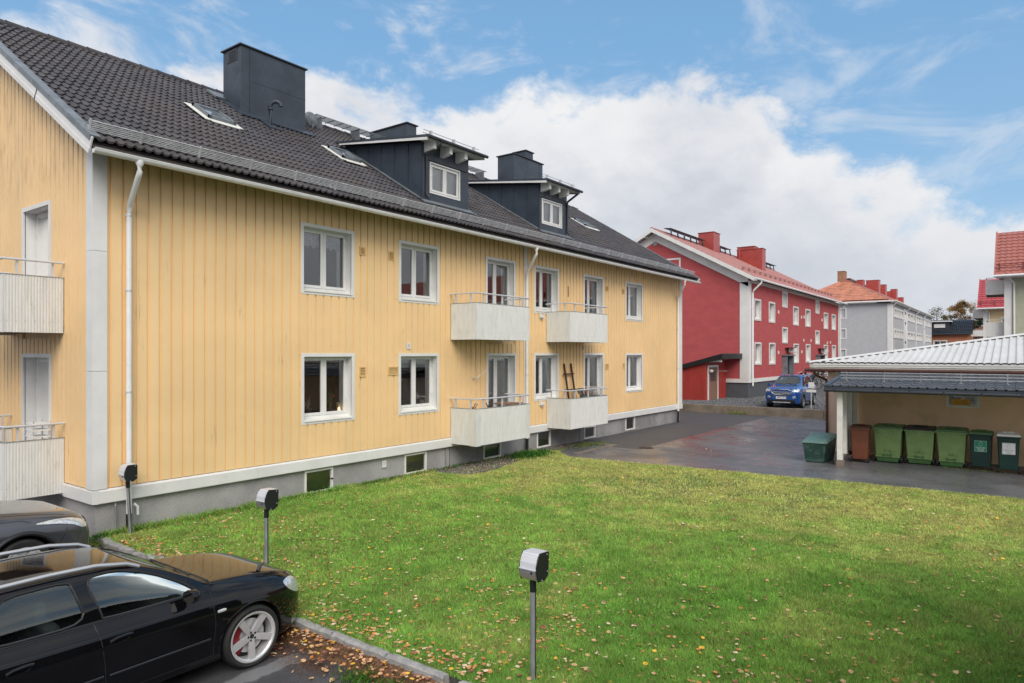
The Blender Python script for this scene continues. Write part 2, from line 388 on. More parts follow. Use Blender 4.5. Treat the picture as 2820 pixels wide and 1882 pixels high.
# ---------------------------------------------------------------- mesh helpers
class MB:
    def __init__(s): s.v = []; s.f = []
    def add(s, vs, fs):
        o = len(s.v); s.v += [tuple(p) for p in vs]; s.f += [tuple(i + o for i in f) for f in fs]; return s
    def quad(s, *p): return s.add(p, [tuple(range(len(p)))])
    def box(s, x0, x1, y0, y1, z0, z1, M=None):
        p = [(x0, y0, z0), (x1, y0, z0), (x1, y1, z0), (x0, y1, z0), (x0, y0, z1), (x1, y0, z1), (x1, y1, z1), (x0, y1, z1)]
        if M is not None: p = [tuple(M @ Vector(q)) for q in p]
        return s.add(p, [(0, 3, 2, 1), (4, 5, 6, 7), (0, 1, 5, 4), (1, 2, 6, 5), (2, 3, 7, 6), (3, 0, 4, 7)])
    def prism(s, poly, a, b, axis='y', M=None):
        """poly is a list of 2-D points; axis is the direction of extrusion from a to b"""
        def P(u, v, w): return {'y': (u, w, v), 'x': (w, u, v), 'z': (u, v, w)}[axis]
        n = len(poly)
        p = [P(u, v, a) for u, v in poly] + [P(u, v, b) for u, v in poly]
        if M is not None: p = [tuple(M @ Vector(q)) for q in p]
        return s.add(p, [tuple(range(n)), tuple(range(2 * n - 1, n - 1, -1))] + [(i, i + n, (i + 1) % n + n, (i + 1) % n) for i in range(n)])
    def tube(s, path, r, n=8, cap=True, r2=None):
        path = [Vector(p) for p in path]; rings = []
        up = Vector((0, 0, 1)); o = len(s.v)
        for i, p in enumerate(path):
            d = (path[min(i + 1, len(path) - 1)] - path[max(i - 1, 0)]).normalized()
            a = d.cross(up)
            if a.length < .05: a = d.cross(Vector((1, 0, 0)))
            a.normalize(); b = d.cross(a).normalized()
            rr = r if r2 is None else r + (r2 - r) * i / (len(path) - 1)
            for k in range(n):
                t = 2 * PI * k / n
                s.v.append(tuple(p + a * (rr * math.cos(t)) + b * (rr * math.sin(t))))
        for i in range(len(path) - 1):
            for k in range(n):
                q = o + i * n
                s.f.append((q + k, q + (k + 1) % n, q + n + (k + 1) % n, q + n + k))
        if cap:
            s.f.append(tuple(o + k for k in range(n))[::-1])
            s.f.append(tuple(o + (len(path) - 1) * n + k for k in range(n)))
        return s
    def lathe(s, prof, c=(0, 0, 0), n=24, axis='z', close=False):
        """prof is a list of (radius, height)"""
        o = len(s.v)
        for r, h in prof:
            for k in range(n):
                t = 2 * PI * k / n
                a, b = r * math.cos(t), r * math.sin(t)
                q = {'z': (a, b, h), 'y': (a, h, b), 'x': (h, a, b)}[axis]
                s.v.append((q[0] + c[0], q[1] + c[1], q[2] + c[2]))
        for i in range(len(prof) - 1):
            for k in range(n):
                q = o + i * n
                s.f.append((q + k, q + (k + 1) % n, q + n + (k + 1) % n, q + n + k))
        if close:
            s.f.append(tuple(o + k for k in range(n))[::-1]); s.f.append(tuple(o + (len(prof) - 1) * n + k for k in range(n)))
        return s
    def transform(s, M):
        s.v = [tuple(M @ Vector(p)) for p in s.v]; return s
    def mesh(s, name, m, smooth=False, angle=40, fix=True):
        me = bpy.data.meshes.new(name)
        me.from_pydata(s.v, [], s.f); me.update()
        if fix and len(s.f) < 60000:
            import bmesh
            bm = bmesh.new(); bm.from_mesh(me); bmesh.ops.recalc_face_normals(bm, faces=bm.faces); bm.to_mesh(me); bm.free()
        if m is not None: me.materials.append(m)
        if smooth:
            me.shade_smooth(); me.set_sharp_from_angle(angle=math.radians(angle))
        return me
    def build(s, name, m, parent=None, smooth=False, angle=40, bevel=0, kind=None, fix=True, label=None):
        if isinstance(m, str): m = MT[m]
        o = bpy.data.objects.new(name, s.mesh(name, m, smooth, angle, fix)); COL.objects.link(o)
        if parent is not None: adopt(o, parent)
        if bevel:
            md = o.modifiers.new('bevel', 'BEVEL'); md.width = bevel; md.segments = 2; md.limit_method = 'ANGLE'; md.angle_limit = math.radians(40)
        if kind: o['kind'] = kind
        if label: o['label'] = label
        return o


def wmat(o):
    m = Matrix.LocRotScale(o.location, o.rotation_euler, o.scale)
    if o.parent: m = wmat(o.parent) @ o.matrix_parent_inverse @ m
    return m


def adopt(o, parent):
    o.parent = parent; o.matrix_parent_inverse = wmat(parent).inverted()


def tag(o, label=None, cat=None, group=None, kind=None):
    if label: o['label'] = label
    if cat: o['category'] = cat
    if group: o['group'] = group
    if kind: o['kind'] = kind
    return o


def root(name, label, cat, loc=(0, 0, 0), rotz=0.0, group=None):
    o = bpy.data.objects.new(name, None); COL.objects.link(o)
    o.location = loc; o.rotation_euler = (0, 0, rotz); o.empty_display_size = .3
    return tag(o, label, cat, group)


def empty_part(name, parent, loc):
    o = bpy.data.objects.new(name, None); COL.objects.link(o); o.location = loc; adopt(o, parent); return o


def kids(o): return [c for c in bpy.data.objects if c.parent == o]


def copy_tree(o, loc, rotz, label=None, swap=None):
    tree = {}
    for c in bpy.data.objects:
        if c.parent: tree.setdefault(c.parent.name, []).append(c)
    def rec(src, par):
        c = src.copy(); COL.objects.link(c)
        if par is not None: c.parent = par
        if swap and c.type == 'MESH' and c.data.materials and c.data.materials[0].name in swap:
            c.data = c.data.copy(); c.data.materials[0] = swap[src.data.materials[0].name]
        for ch in tree.get(src.name, []): rec(ch, c)
        return c
    r = rec(o, None); r.location = loc; r.rotation_euler = (0, 0, rotz)
    if label: r['label'] = label
    return r


def link_copy(me, name, parent, M=None):
    o = bpy.data.objects.new(name, me); COL.objects.link(o)
    if M is not None:
        l, q, s = M.decompose(); o.location = l; o.rotation_euler = q.to_euler(); o.scale = s
    if parent is not None: adopt(o, parent)
    return o


def wall_grid(mb, plane, c, u0, u1, v0, v1, holes, flip=False, thick=None):
    """wall sheet in a plane with rectangular holes; plane 'y' means y = c with u = x, 'x' means x = c with u = y"""
    us = sorted({u0, u1, *[h[0] for h in holes], *[h[1] for h in holes]}); us = [u for u in us if u0 <= u <= u1]
    vs = sorted({v0, v1, *[h[2] for h in holes], *[h[3] for h in holes]}); vs = [v for v in vs if v0 <= v <= v1]
    for a, b in zip(us, us[1:]):
        for c0, c1 in zip(vs, vs[1:]):
            um, vm = (a + b) / 2, (c0 + c1) / 2
            if any(h[0] < um < h[1] and h[2] < vm < h[3] for h in holes): continue
            if plane == 'y': mb.quad((a, c, c0), (b, c, c0), (b, c, c1), (a, c, c1))
            else: mb.quad((c, a, c0), (c, b, c0), (c, b, c1), (c, a, c1))
    return mb


def text_obj(body, size, m, parent, M, name='lettering', extrude=.0006, align='CENTER', lx=1.0):
    cu = bpy.data.curves.new(name, 'FONT'); cu.body = body; cu.size = size; cu.extrude = extrude
    cu.align_x = align; cu.align_y = 'CENTER'
    tmp = bpy.data.objects.new('tmp_text', cu); COL.objects.link(tmp)
    dg = bpy.context.evaluated_depsgraph_get(); dg.update()
    me = bpy.data.meshes.new_from_object(tmp.evaluated_get(dg))
    bpy.data.objects.remove(tmp); bpy.data.curves.remove(cu)
    me.transform(M @ Matrix.Diagonal((lx, 1, 1, 1))); me.materials.clear(); me.materials.append(MT[m])
    o = bpy.data.objects.new(name, me); COL.objects.link(o)
    adopt(o, parent)
    return o
MT['drape'] = mat('grey_drape', (.20, .215, .225), .9, var=.15, vs=6, stretch=(6, 6, .4))
# ================================================================ window builder
def mapped(mb, fn):
    mb.v = [fn(*p) for p in mb.v]; return mb


def rect_frame(mb, u0, u1, z0, z1, w, d0, d1, wt_=None, wb=None):
    wt_ = w if wt_ is None else wt_; wb = w if wb is None else wb
    mb.box(u0, u0 + w, d0, d1, z0, z1); mb.box(u1 - w, u1, d0, d1, z0, z1)
    mb.box(u0 + w, u1 - w, d0, d1, z1 - wt_, z1)
    if wb: mb.box(u0 + w, u1 - w, d0, d1, z0, z0 + wb)
    return mb


def window(parent, fn, u0, u1, z0, z1, cas=.075, rev=.17, door=False, split=.5, room='dark_room', rmarg=.3, curtain=None, glass='glass',
           frame='white', name='window', sill=True, simple=False, proud=.032, mull=.075, stile=.05, roomd=.8):
    """outer size of the casing u0..u1, z0..z1; depth d grows inwards"""
    A = MB()
    rect_frame(A, u0, u1, z0, z1, cas, -proud, .012, wb=0 if door else cas * .9)
    iu0, iu1, iz0, iz1 = u0 + cas, u1 - cas, z0 + (0 if door else cas * .9), z1 - cas
    win = mapped(A, fn).build(name, frame, parent)
    # reveals
    R = MB()
    R.quad((iu0, 0, iz0), (iu0, rev + .05, iz0), (iu0, rev + .05, iz1), (iu0, 0, iz1)); R.quad((iu1, 0, iz0), (iu1, rev + .05, iz0), (iu1, rev + .05, iz1), (iu1, 0, iz1))
    R.quad((iu0, 0, iz1), (iu1, 0, iz1), (iu1, rev + .05, iz1), (iu0, rev + .05, iz1))
    R.quad((iu0, 0, iz0), (iu1, 0, iz0), (iu1, rev + .05, iz0), (iu0, rev + .05, iz0))
    mapped(R, fn).build('reveal', frame, win, fix=False)
    if sill and not door:
        S = MB(); S.prism([(-.05, .0), (rev, .07), (rev, .035), (-.04, -.018), (-.05, -.018)], iu0 + .002, iu1 - .002, 'x')
        S.v = [(x, y, z + iz0 + .004) for x, y, z in S.v]
        mapped(S, fn).build('sill', 'white_worn', win)
        iz0b = iz0 + .065
    else: iz0b = iz0
    # outer frame and sashes
    F_ = MB(); rect_frame(F_, iu0 + .001, iu1 - .001, iz0b, iz1 - .001, .035, rev, rev + .06)
    um = iu0 + (iu1 - iu0) * split
    F_.box(um - .022, um + .022, rev - .002, rev + .058, iz0b + .035, iz1 - .036)
    mapped(F_, fn).build('frame', frame, win)
    for a, b in ((iu0 + .036, um - .0225), (um + .0225, iu1 - .036)):
        s_ = MB(); lowrail = .55 if door else stile * 1.15
        rect_frame(s_, a, b, iz0b + .036, iz1 - .037, stile, rev - .014, rev + .045, wb=lowrail)
        sa = mapped(s_, fn).build('sash', frame, win)
        if not simple:
            h = MB()
            for hz in (iz0b + .25 * (iz1 - iz0b), iz0b + .8 * (iz1 - iz0b)):
                uu = b - .012 if a > um - .1 else a + .012
                h.box(uu - .008, uu + .008, rev - .026, rev - .014, hz - .045, hz + .045)
            mapped(h, fn).build('hinge', 'alu', win)
        g = MB(); g.quad((a + stile, rev + .015, iz0b + .036 + lowrail), (b - stile, rev + .015, iz0b + .036 + lowrail), (b - stile, rev + .015, iz1 - .037 - stile), (a + stile, rev + .015, iz1 - .037 - stile))
        mapped(g, fn).build('pane', glass, win, fix=False)
    # the room behind, closed
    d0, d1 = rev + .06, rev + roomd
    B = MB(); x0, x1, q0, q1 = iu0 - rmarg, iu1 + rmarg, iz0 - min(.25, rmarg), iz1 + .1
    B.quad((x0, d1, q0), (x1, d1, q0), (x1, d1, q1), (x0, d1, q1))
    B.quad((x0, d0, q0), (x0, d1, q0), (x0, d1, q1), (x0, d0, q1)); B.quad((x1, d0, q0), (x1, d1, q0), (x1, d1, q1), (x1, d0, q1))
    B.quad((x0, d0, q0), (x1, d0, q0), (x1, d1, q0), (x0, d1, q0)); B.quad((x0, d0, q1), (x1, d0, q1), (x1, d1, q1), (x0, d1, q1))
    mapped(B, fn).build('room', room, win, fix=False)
    # curtains: list of (ua, ub, za, zb, material, folds) as fractions of the opening
    for (ua, ub, za, zb, cm_, fold) in (curtain or []):
        X0, X1 = iu0 + (iu1 - iu0) * ua, iu0 + (iu1 - iu0) * ub; Z0, Z1 = iz0b + (iz1 - iz0b) * za, iz0b + (iz1 - iz0b) * zb
        c = MB(); n = max(2, int((X1 - X0) / .025)); o = []
        for i in range(n + 1):
            u = X0 + (X1 - X0) * i / n; d = rev + .11 + fold * .022 * math.sin(i * 1.45) * (1 + .4 * math.sin(i * .37))
            zl = Z0 + (.03 * math.sin(i * .9) if cm_ == 'lace' else 0)
            o += [(u, d, zl), (u, d, Z1)]
        c.add(o, [(2 * i, 2 * i + 2, 2 * i + 3, 2 * i + 1) for i in range(n)])
        mapped(c, fn).build('curtain', cm_, win, smooth=True, angle=80, fix=False)
    return win, (iu0, iu1, iz0b, iz1, rev)


# ================================================================ the yellow house
house = root('apartment_building', 'yellow sheet-clad two-storey apartment building with dark tiled roof and white balconies', 'building', (12.4, 0, 0))
HL = 24.9
Fy = lambda u, d, z: (u, d, z)
Gx = lambda u, d, z: (d, u, z)
WIN = [  # u0, u1, z0, z1, door, split, room, curtains
    (4.11, 5.59, 4.43, 5.985, 0, .5, 'dark_room', [(.0, .48, .72, 1, 'lace', 1), (.5, 1, .72, 1, 'lace', 1), (.86, 1, 0, 1, 'curtain', 1)]),
    (4.12, 5.60, 1.57, 3.13, 0, .5, 'dark_room', [(.9, 1, 0, 1, 'curtain', 1), (0, .05, 0, 1, 'curtain', 1)]),
    (7.03, 8.51, 4.43, 5.985, 0, .48, 'dark_room', [(.84, 1, 0, 1, 'curtain', 1), (0, .05, 0, 1, 'curtain', 1)]),
    (7.02, 8.50, 1.57, 3.13, 0, .48, 'room_red', [(0, 1, .78, 1, 'curtain', 0), (.9, 1, 0, 1, 'curtain', 1)]),
    (10.51, 11.97, 3.62, 5.97, 1, .44, 'dark_room', [(.8, 1, 0, 1, 'curtain', 1)]),
    (10.55, 12.01, .78, 3.13, 1, .44, 'dark_room', [(.0, 1, 0, 1, 'curtain', 1)]),
    (13.00, 14.45, 4.43, 5.97, 0, .44, 'dark_room', [(.85, 1, 0, 1, 'curtain', 1)]),
    (12.99, 14.44, 1.58, 3.135, 0, .44, 'dark_room', [(.0, .30, 0, 1, 'curtain', 1), (.45, 1, 0, 1, 'curtain', 1)]),
    (16.09, 17.54, 3.62, 5.97, 1, .44, 'dark_room', [(.72, 1, 0, 1, 'curtain', 1), (0, .14, 0, 1, 'curtain', 1)]),
    (16.10, 17.56, .78, 3.135, 1, .44, 'dark_room', [(.6, 1, 0, 1, 'curtain', 1), (0, .1, 0, 1, 'curtain', 1)]),
    (19.33, 20.87, 4.43, 5.99, 0, .44, 'dark_room', [(.55, 1, 0, 1, 'curtain', 1), (0, .2, 0, 1, 'curtain', 1)]),
    (19.33, 20.87, 1.57, 3.13, 0, .44, 'dark_room', [(.6, 1, 0, 1, 'curtain', 1), (0, .2, 0, 1, 'curtain', 1)]),
]
GWIN = [(1.79, 3.18, 3.62, 5.96, 1), (1.77, 3.19, .78, 3.125, 1)]
Z_SID0, Z_SID1 = .82, 6.80
holes = [(w[0] + .03, w[1] - .03, w[2] + .03, w[3] - .03) for w in WIN]
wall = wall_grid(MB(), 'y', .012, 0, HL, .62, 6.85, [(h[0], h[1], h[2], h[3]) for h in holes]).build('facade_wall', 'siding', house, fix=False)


def board_profile(p, b=.012):
    return [(0, .006), (.002, -.024), (p - .046, -.024), (p - .041, -.010), (p - .026, -.010), (p - .024, .006)]


def clip_prof(prof, a, b):
    us = [q[0] for q in prof]; ys = [q[1] for q in prof]
    f = lambda u: float(np.interp(u, us, ys))
    return [(a, f(a))] + [q for q in prof if a < q[0] < b] + [(b, f(b))]


def cladding(parent, fn, u_start, pitch, u0, u1, zlo, zhi, holes, m='siding'):
    n0 = int(math.floor((u0 - u_start) / pitch)); cnt = 0
    k = n0
    while u_start + k * pitch < u1 - .005:
        a = u_start + k * pitch; k += 1
        prof = board_profile(pitch)
        ca, cb = max(u0, a), min(u1, a + pitch)
        if cb - ca < .012: continue
        hs = [h for h in holes if h[0] < cb - .002 and h[1] > ca + .002]
        lo = zlo(a + pitch / 2) if callable(zlo) else zlo
        zs = sorted({lo, 99, *[h[2] for h in hs], *[h[3] for h in hs]})
        for z0, z1 in zip(zs, zs[1:]):
            if z1 <= lo: continue
            z0 = max(z0, lo); zm = (z0 + min(z1, 98)) / 2 if z1 < 99 else z0 + .01
            seg = [(ca, cb)]
            for h in hs:
                if h[2] < zm < h[3]:
                    new = []
                    for s0, s1 in seg:
                        if h[1] <= s0 or h[0] >= s1: new.append((s0, s1)); continue
                        if h[0] > s0: new.append((s0, h[0]))
                        if h[1] < s1: new.append((h[1], s1))
                    seg = new
            for s0, s1 in seg:
                if s1 - s0 < .012: continue
                pr = clip_prof(prof, s0 - a, s1 - a)
                mb = MB(); n = len(pr)
                bot = [(a + u, d, z0 + .003) for u, d in pr]
                top = [(a + u, d, (zhi(a + u) if callable(zhi) else zhi) if z1 == 99 else z1 - .003) for u, d in pr]
                mb.add(bot + top, [(i, i + 1, n + i + 1, n + i) for i in range(n - 1)])
                mapped(mb, fn).build('siding_board', m, parent, fix=False); cnt += 1
    return cnt


bh = [(w[0] + .04, w[1] - .04, (w[2] + .04 if not w[4] else w[2] - .2), w[3] - .04) for w in WIN]
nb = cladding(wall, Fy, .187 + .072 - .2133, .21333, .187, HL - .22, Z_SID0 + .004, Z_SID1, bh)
# gable: rake top
RY0, RZ0, RM = -.72, 6.525, .61         # tile underside line: z = RZ0 + (y - RY0) * RM
ridge_y = 5.87
def rake(y): return RZ0 + (min(y, 2 * ridge_y - y) - RY0) * RM - .09
GD = 2 * ridge_y
gw = MB()
gh = [(g_[0] + .03, g_[1] - .03, g_[2] + .03, g_[3] - .03) for g_ in GWIN]
wall_grid(gw, 'x', .012, 0, GD, .62, 6.4, gh)
gw.quad((.012, 0, 6.4), (.012, GD, 6.4), (.012, ridge_y, rake(ridge_y)))
gable = gw.build('gable_wall', 'siding', house, fix=False)
bh2 = [(g_[0] + .04, g_[1] - .04, g_[2] - .2, g_[3] - .04) for g_ in GWIN]
nb2 = cladding(gable, Gx, .205, .1985, .20, GD, Z_SID0 + .004, lambda y: rake(y), bh2)
# far gable and rear close the house
mb = MB(); mb.quad((HL, 0, .6), (HL, GD, .6), (HL, GD, 6.6), (HL, 0, 6.6)); mb.quad((HL, 0, 6.6), (HL, GD, 6.6), (HL, ridge_y, rake(ridge_y)))
mb.quad((0, GD, -.2), (HL, GD, -.2), (HL, GD, 6.6), (0, GD, 6.6))
mb.build('rear_wall', 'siding', house, fix=False)
MB().quad((HL - .03, .045, -.25), (HL - .03, GD, -.25), (HL - .03, GD, .62), (HL - .03, .045, .62)).build('plinth', 'plinth_smooth', house, fix=False)
# plinth, its base board, corner boards
MT['cellar'] = mat('pale_cellar_reflection', (.40, .43, .38), .9)  # pale grey-green backing stands in for the reflection in the basement panes
BW = [(4.25, 5.02, .01, .545), (7.28, 8.08, .02, .545), (10.47, 11.30, .02, .47), (13.23, 14.03, .04, .595), (16.22, 17.02, .04, .47), (19.44, 20.26, .05, .60)]
mb = wall_grid(MB(), 'y', .045, .03, 9.0, -.25, .60, BW); mb.quad((.03, .045, -.25), (.03, GD, -.25), (.03, GD, .6), (.03, .045, .6))
mb.build('plinth', 'plinth', house, fix=False)
wall_grid(MB(), 'y', .045, 9.0, HL - .03, -.25, .60, BW).build('plinth', 'plinth_smooth', house, fix=False)
for a, b in ((9.0, 9.008), (15.9, 15.905)):
    MB().box(a, b, .035, .045, -.1, .58).build('plinth_joint', 'black_plastic', house)
for a, b, z0 in ((.0405, 3.05, .585), (3.055, 6.1, .585), (6.105, 8.955, .585), (12.46, 13.67, .585), (16.18, 19.2, .59), (19.205, 22.2, .59), (22.205, HL + .05, .59), (8.96, 12.455, .585), (13.675, 16.175, .585)):
    MB().prism([(-.058, z0), (-.05, z0 - .012), (.04, z0 - .012), (.04, .815), (-.02, .815), (-.058, z0 + .2)], a, b, 'x').build('base_board', 'white', house)
MB().prism([(-.058, .585), (.04, .573), (.04, .815), (-.058, .795)], -.058, 1.12, 'y').build('base_board', 'white', house)
MB().prism([(-.055, .60), (.04, .60), (.04, .815), (-.055, .815)], 1.122, GD, 'y').build('base_board', 'white', house)
for z0, z1 in ((.82, 2.822), (2.828, 4.862), (4.868, 6.78)):
    c = MB(); c.box(-.045, .187, -.045, .0, z0, z1); c.box(-.045, .0, .0005, .205, z0, z1); c.build('corner_board', 'white', house)
MB().box(HL - .22, HL + .04, -.04, .0, .82, 6.78).build('corner_board', 'white', house)
MB().box(12.43, 12.60, -.035, .0, .82, 6.78).build('corner_board', 'white', house)
for k, w in enumerate(WIN):
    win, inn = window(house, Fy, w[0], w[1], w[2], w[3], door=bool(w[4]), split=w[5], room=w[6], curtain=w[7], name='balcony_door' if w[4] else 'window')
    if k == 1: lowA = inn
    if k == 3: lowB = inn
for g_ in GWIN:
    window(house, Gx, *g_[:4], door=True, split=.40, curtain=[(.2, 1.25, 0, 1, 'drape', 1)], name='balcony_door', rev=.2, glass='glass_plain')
for b in BW:   # basement windows
    a = MB(); rect_frame(a, b[0], b[1], b[2], b[3], .045, .02, .09); w_ = a.build('basement_window', 'white_worn', house)
    MB().quad((b[0] + .04, .07, b[2] + .04), (b[1] - .04, .07, b[2] + .04), (b[1] - .04, .07, b[3] - .04), (b[0] + .04, .07, b[3] - .04)).build('pane', 'glass_dim', w_, fix=False)
    r_ = MB(); r_.quad((b[0], .16, b[2] - .1), (b[1], .16, b[2] - .1), (b[1], .16, b[3] + .1), (b[0], .16, b[3] + .1))
    for zz in (b[2], b[3]): r_.quad((b[0], .09, zz), (b[1], .09, zz), (b[1], .4, zz), (b[0], .4, zz))
    for xx in (b[0], b[1]): r_.quad((xx, .09, b[2]), (xx, .4, b[2]), (xx, .4, b[3]), (xx, .09, b[3]))
    r_.build('cellar', 'cellar', w_, fix=False)
MB().lathe([(.0, 0), (.02, 0), (.02, .05), (0, .05)], (4.985, .0, .28), 10, 'y').build('window_knob', 'black_plastic', house, smooth=True)

# louvred vents in the cladding
for (a, b, z0, z1, m_) in ((5.74, 5.93, 2.57, 2.81, 'vent'), (6.66, 6.99, 2.59, 2.80, 'vent'), (5.74, 5.92, 5.46, 5.65, 'vent'), (6.67, 6.85, 5.44, 5.655, 'vent'),
                           (7.29, 7.43, 3.24, 3.385, 'white'), (6.51, 6.64, .32, .485, 'white_worn'), (17.66, 17.90, 5.48, 5.67, 'vent'), (19.03, 19.19, 5.46, 5.665, 'vent'),
                           (17.66, 17.92, 2.53, 2.74, 'vent'), (19.06, 19.24, 2.545, 2.74, 'vent'), (19.69, 19.83, 6.13, 6.23, 'alu')):
    yb = .03 if z1 < .5 else -.0245
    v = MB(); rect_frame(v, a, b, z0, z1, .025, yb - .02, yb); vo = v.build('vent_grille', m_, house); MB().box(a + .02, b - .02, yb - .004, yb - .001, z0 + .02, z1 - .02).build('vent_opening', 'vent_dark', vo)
    ls = MB(); nsl = 6
    for i in range(nsl):
        zz = z0 + .03 + (z1 - z0 - .06) * i / (nsl - 1); ls.prism([(yb - .018, zz - .007), (yb - .006, zz + .006), (yb - .004, zz + .003), (yb - .016, zz - .010)], a + .03, b - .03, 'x')
    ls.build('louvre', m_, vo)
for (x, z) in ((13.37, 4.34), (13.39, 1.49)):
    MB().box(x - .10, x + .10, -.09, -.015, z - .055, z + .05).build('wall_box', 'white', house, bevel=.008)
    MB().lathe([(.035, -.03), (.045, .0), (.0, .01)], (x, -.05, z - .085), 12).build('wall_lamp', 'alu', house, smooth=True)
MB().lathe([(0, -.07), (.05, -.065), (.06, -.03), (.06, 0)], (16.04, -.015, 3.32), 14, 'y').build('outdoor_lamp', 'alu', house, smooth=True)
c = MB(); c.tube([(9.93, -.02, 2.41), (9.93, -.16, 2.42), (10.17, -.30, 2.64)], .012, 8); c.lathe([(.0, -.03), (.045, -.03), (.045, 0), (0, 0)], (9.93, -.012, 2.40), 12, 'y'); c.build('flag_bracket', 'galv', house)
MB().box(15.02, 15.06, -.035, -.015, 5.08, 5.44).build('wall_bracket', 'dry_twig', house)

# ---------------------------------------------------------------- roof
roof = MB()
ya, za = RY0 + .03, RZ0 - .03
rx0, rx1 = -.33, HL + .33
rz = RZ0 + (ridge_y - RY0) * RM
roof.quad((rx0, ya, za), (rx1, ya, za), (rx1, ridge_y, rz - .02), (rx0, ridge_y, rz - .02))
roof.quad((rx0, 2 * ridge_y - ya, za), (rx1, 2 * ridge_y - ya, za), (rx1, ridge_y, rz - .02), (rx0, ridge_y, rz - .02))
roof.quad((rx0, ya + .02, za - .10), (rx1, ya + .02, za - .10), (rx1, .1, za - .10 + .77 * RM), (rx0, .1, za - .10 + .77 * RM))
roofo = roof.build('roof', 'tile', house, fix=False)
sl = math.atan(RM); cs, sn = math.cos(sl), math.sin(sl)
RU = Matrix(((1, 0, 0, 0), (0, cs, -sn, 0), (0, sn, cs, 0), (0, 0, 0, 1)))     # local y runs up the slope
def slope_pt(x, s, h=0): return (x, RY0 + s * cs - h * sn, RZ0 + s * sn + h * cs)
# one tile: two waves wide, lower edge thick and rounded
T = MB(); nw = 14
def wave(u):
    p = (u / .15) % 1.0
    return .019 * math.cos(2 * PI * (p - .38)) + .008 * math.cos(4 * PI * (p - .38))
top0 = [(.3 * i / nw, 0, wave(.3 * i / nw) + .050) for i in range(nw + 1)]
top1 = [(.3 * i / nw, .36, wave(.3 * i / nw) + .014) for i in range(nw + 1)]
bot = [(.3 * i / nw, .004, wave(.3 * i / nw) + .012) for i in range(nw + 1)]
n = nw + 1
T.add(top0 + top1 + bot, [(i, i + 1, n + i + 1, n + i) for i in range(nw)] + [(2 * n + i, 2 * n + i + 1, i + 1, i) for i in range(nw)])
tile_me = T.mesh('tile', MT['tile'], smooth=True, angle=50, fix=False)
# openings left out: (x0, x1, s0, s1)
COURSE = .3375
skips = [(a, b, c + .316, d + .316) for a, b, c, d in [(3.35, 4.25, 3.25, 4.45), (7.15, 8.0, 3.2, 4.2), (8.42, 10.30, 1.15, 4.95), (14.06, 15.74, 1.15, 4.6), (20.75, 21.95, 3.65, 4.6), (5.35, 7.30, 5.45, 6.4), (17.55, 19.7, 5.45, 6.4)]]
cells = []
for r in range(23):
    for c_ in range(86):
        x, s_ = -.33 + .3 * c_, r * COURSE
        if x + .3 > rx1 + .02: continue
        xm, sm = x + .15, s_ + .17
        if any(a < xm < b and s0 < sm < s1 for a, b, s0, s1 in skips): continue
        p = slope_pt(xm, sm); d = math.hypot(p[0] - CAM[0], p[1] - CAM[1])
        rel = np.array([p[0] - CAM[0], p[1] - CAM[1]]); X, Y = rel @ RGT, rel @ FWD
        vis = abs(X / Y) < .80
        cells.append((d if vis else d + 1000, x, s_, r, c_))
cells.sort()
for d, x, s_, r, c_ in cells[:290]:
    q = slope_pt(x, s_)
    link_copy(tile_me, 'tile', roofo, Matrix.Translation(q) @ RU @ Matrix.Rotation(random.uniform(-.006, .006), 4, 'Z'))
R2 = np.array([[1, 0, 0], [0, cs, -sn], [0, sn, cs]])
tv = np.array(T.v) @ R2.T; allv = []; allf = []
for i, (d, x, s_, r, c_) in enumerate(cells[290:]):
    allv.append(tv + np.array(slope_pt(x, s_)) + np.array([0, 0, random.uniform(-.005, .005)])); allf += [tuple(k + i * len(tv) for k in f) for f in T.f]
me = bpy.data.meshes.new('roof_tiles'); me.from_pydata(np.concatenate(allv).tolist(), [], allf); me.materials.append(MT['tile']); me.shade_smooth(); me.set_sharp_from_angle(angle=math.radians(50))
rest = bpy.data.objects.new('roof_tiles', me); COL.objects.link(rest); adopt(rest, roofo); rest['kind'] = 'stuff'
# ridge tiles
rt = MB(); rt.lathe([(.125, 0), (.118, .02), (.105, .46)], (0, 0, 0), 20, 'x'); rt.v = [(x, y, z) for x, y, z in rt.v]
rme = rt.mesh('ridge_tile', MT['tile'], smooth=True, fix=False)
x = rx0
while x < rx1 - .2:
    link_copy(rme, 'ridge_tile', roofo, Matrix.Translation((x, ridge_y, rz + .0))); x += .42
# verge: metal strip, barge board
for sgn in (0, 1):
    X0, X1 = ((rx0 - .03, rx0 + .13) if sgn == 0 else (rx1 - .13, rx1 + .03))
    s1 = (ridge_y - RY0) / cs
    for k in range(8):
        a_, b_ = s1 * k / 8, s1 * (k + 1) / 8 - .004
        m_ = MB(); m_.box(X0, X1, a_, b_, .055, .075); m_.box(X0 if sgn == 0 else X1 - .012, X0 + .012 if sgn == 0 else X1, a_, b_, -.02, .055)
        m_.v = [tuple((Matrix.Translation((0, RY0, RZ0)) @ RU) @ Vector(v)) for v in m_.v]
        m_.build('verge_flashing', 'sheet_light', roofo)
    for k in range(3):
        a_, b_ = s1 * k / 3, s1 * (k + 1) / 3 - .003
        m_ = MB(); xa = X0 + .012 if sgn == 0 else X1 - .035
        m_.box(xa, xa + .023, a_ - .05, b_, -.215, .052); m_.box(xa - .006 if sgn == 0 else xa + .024, xa if sgn == 0 else xa + .03, a_ - .05, b_, -.215, -.13)
        m_.v = [tuple((Matrix.Translation((0, RY0, RZ0)) @ RU) @ Vector(v)) for v in m_.v]
        m_.build('barge_board', 'white', house)
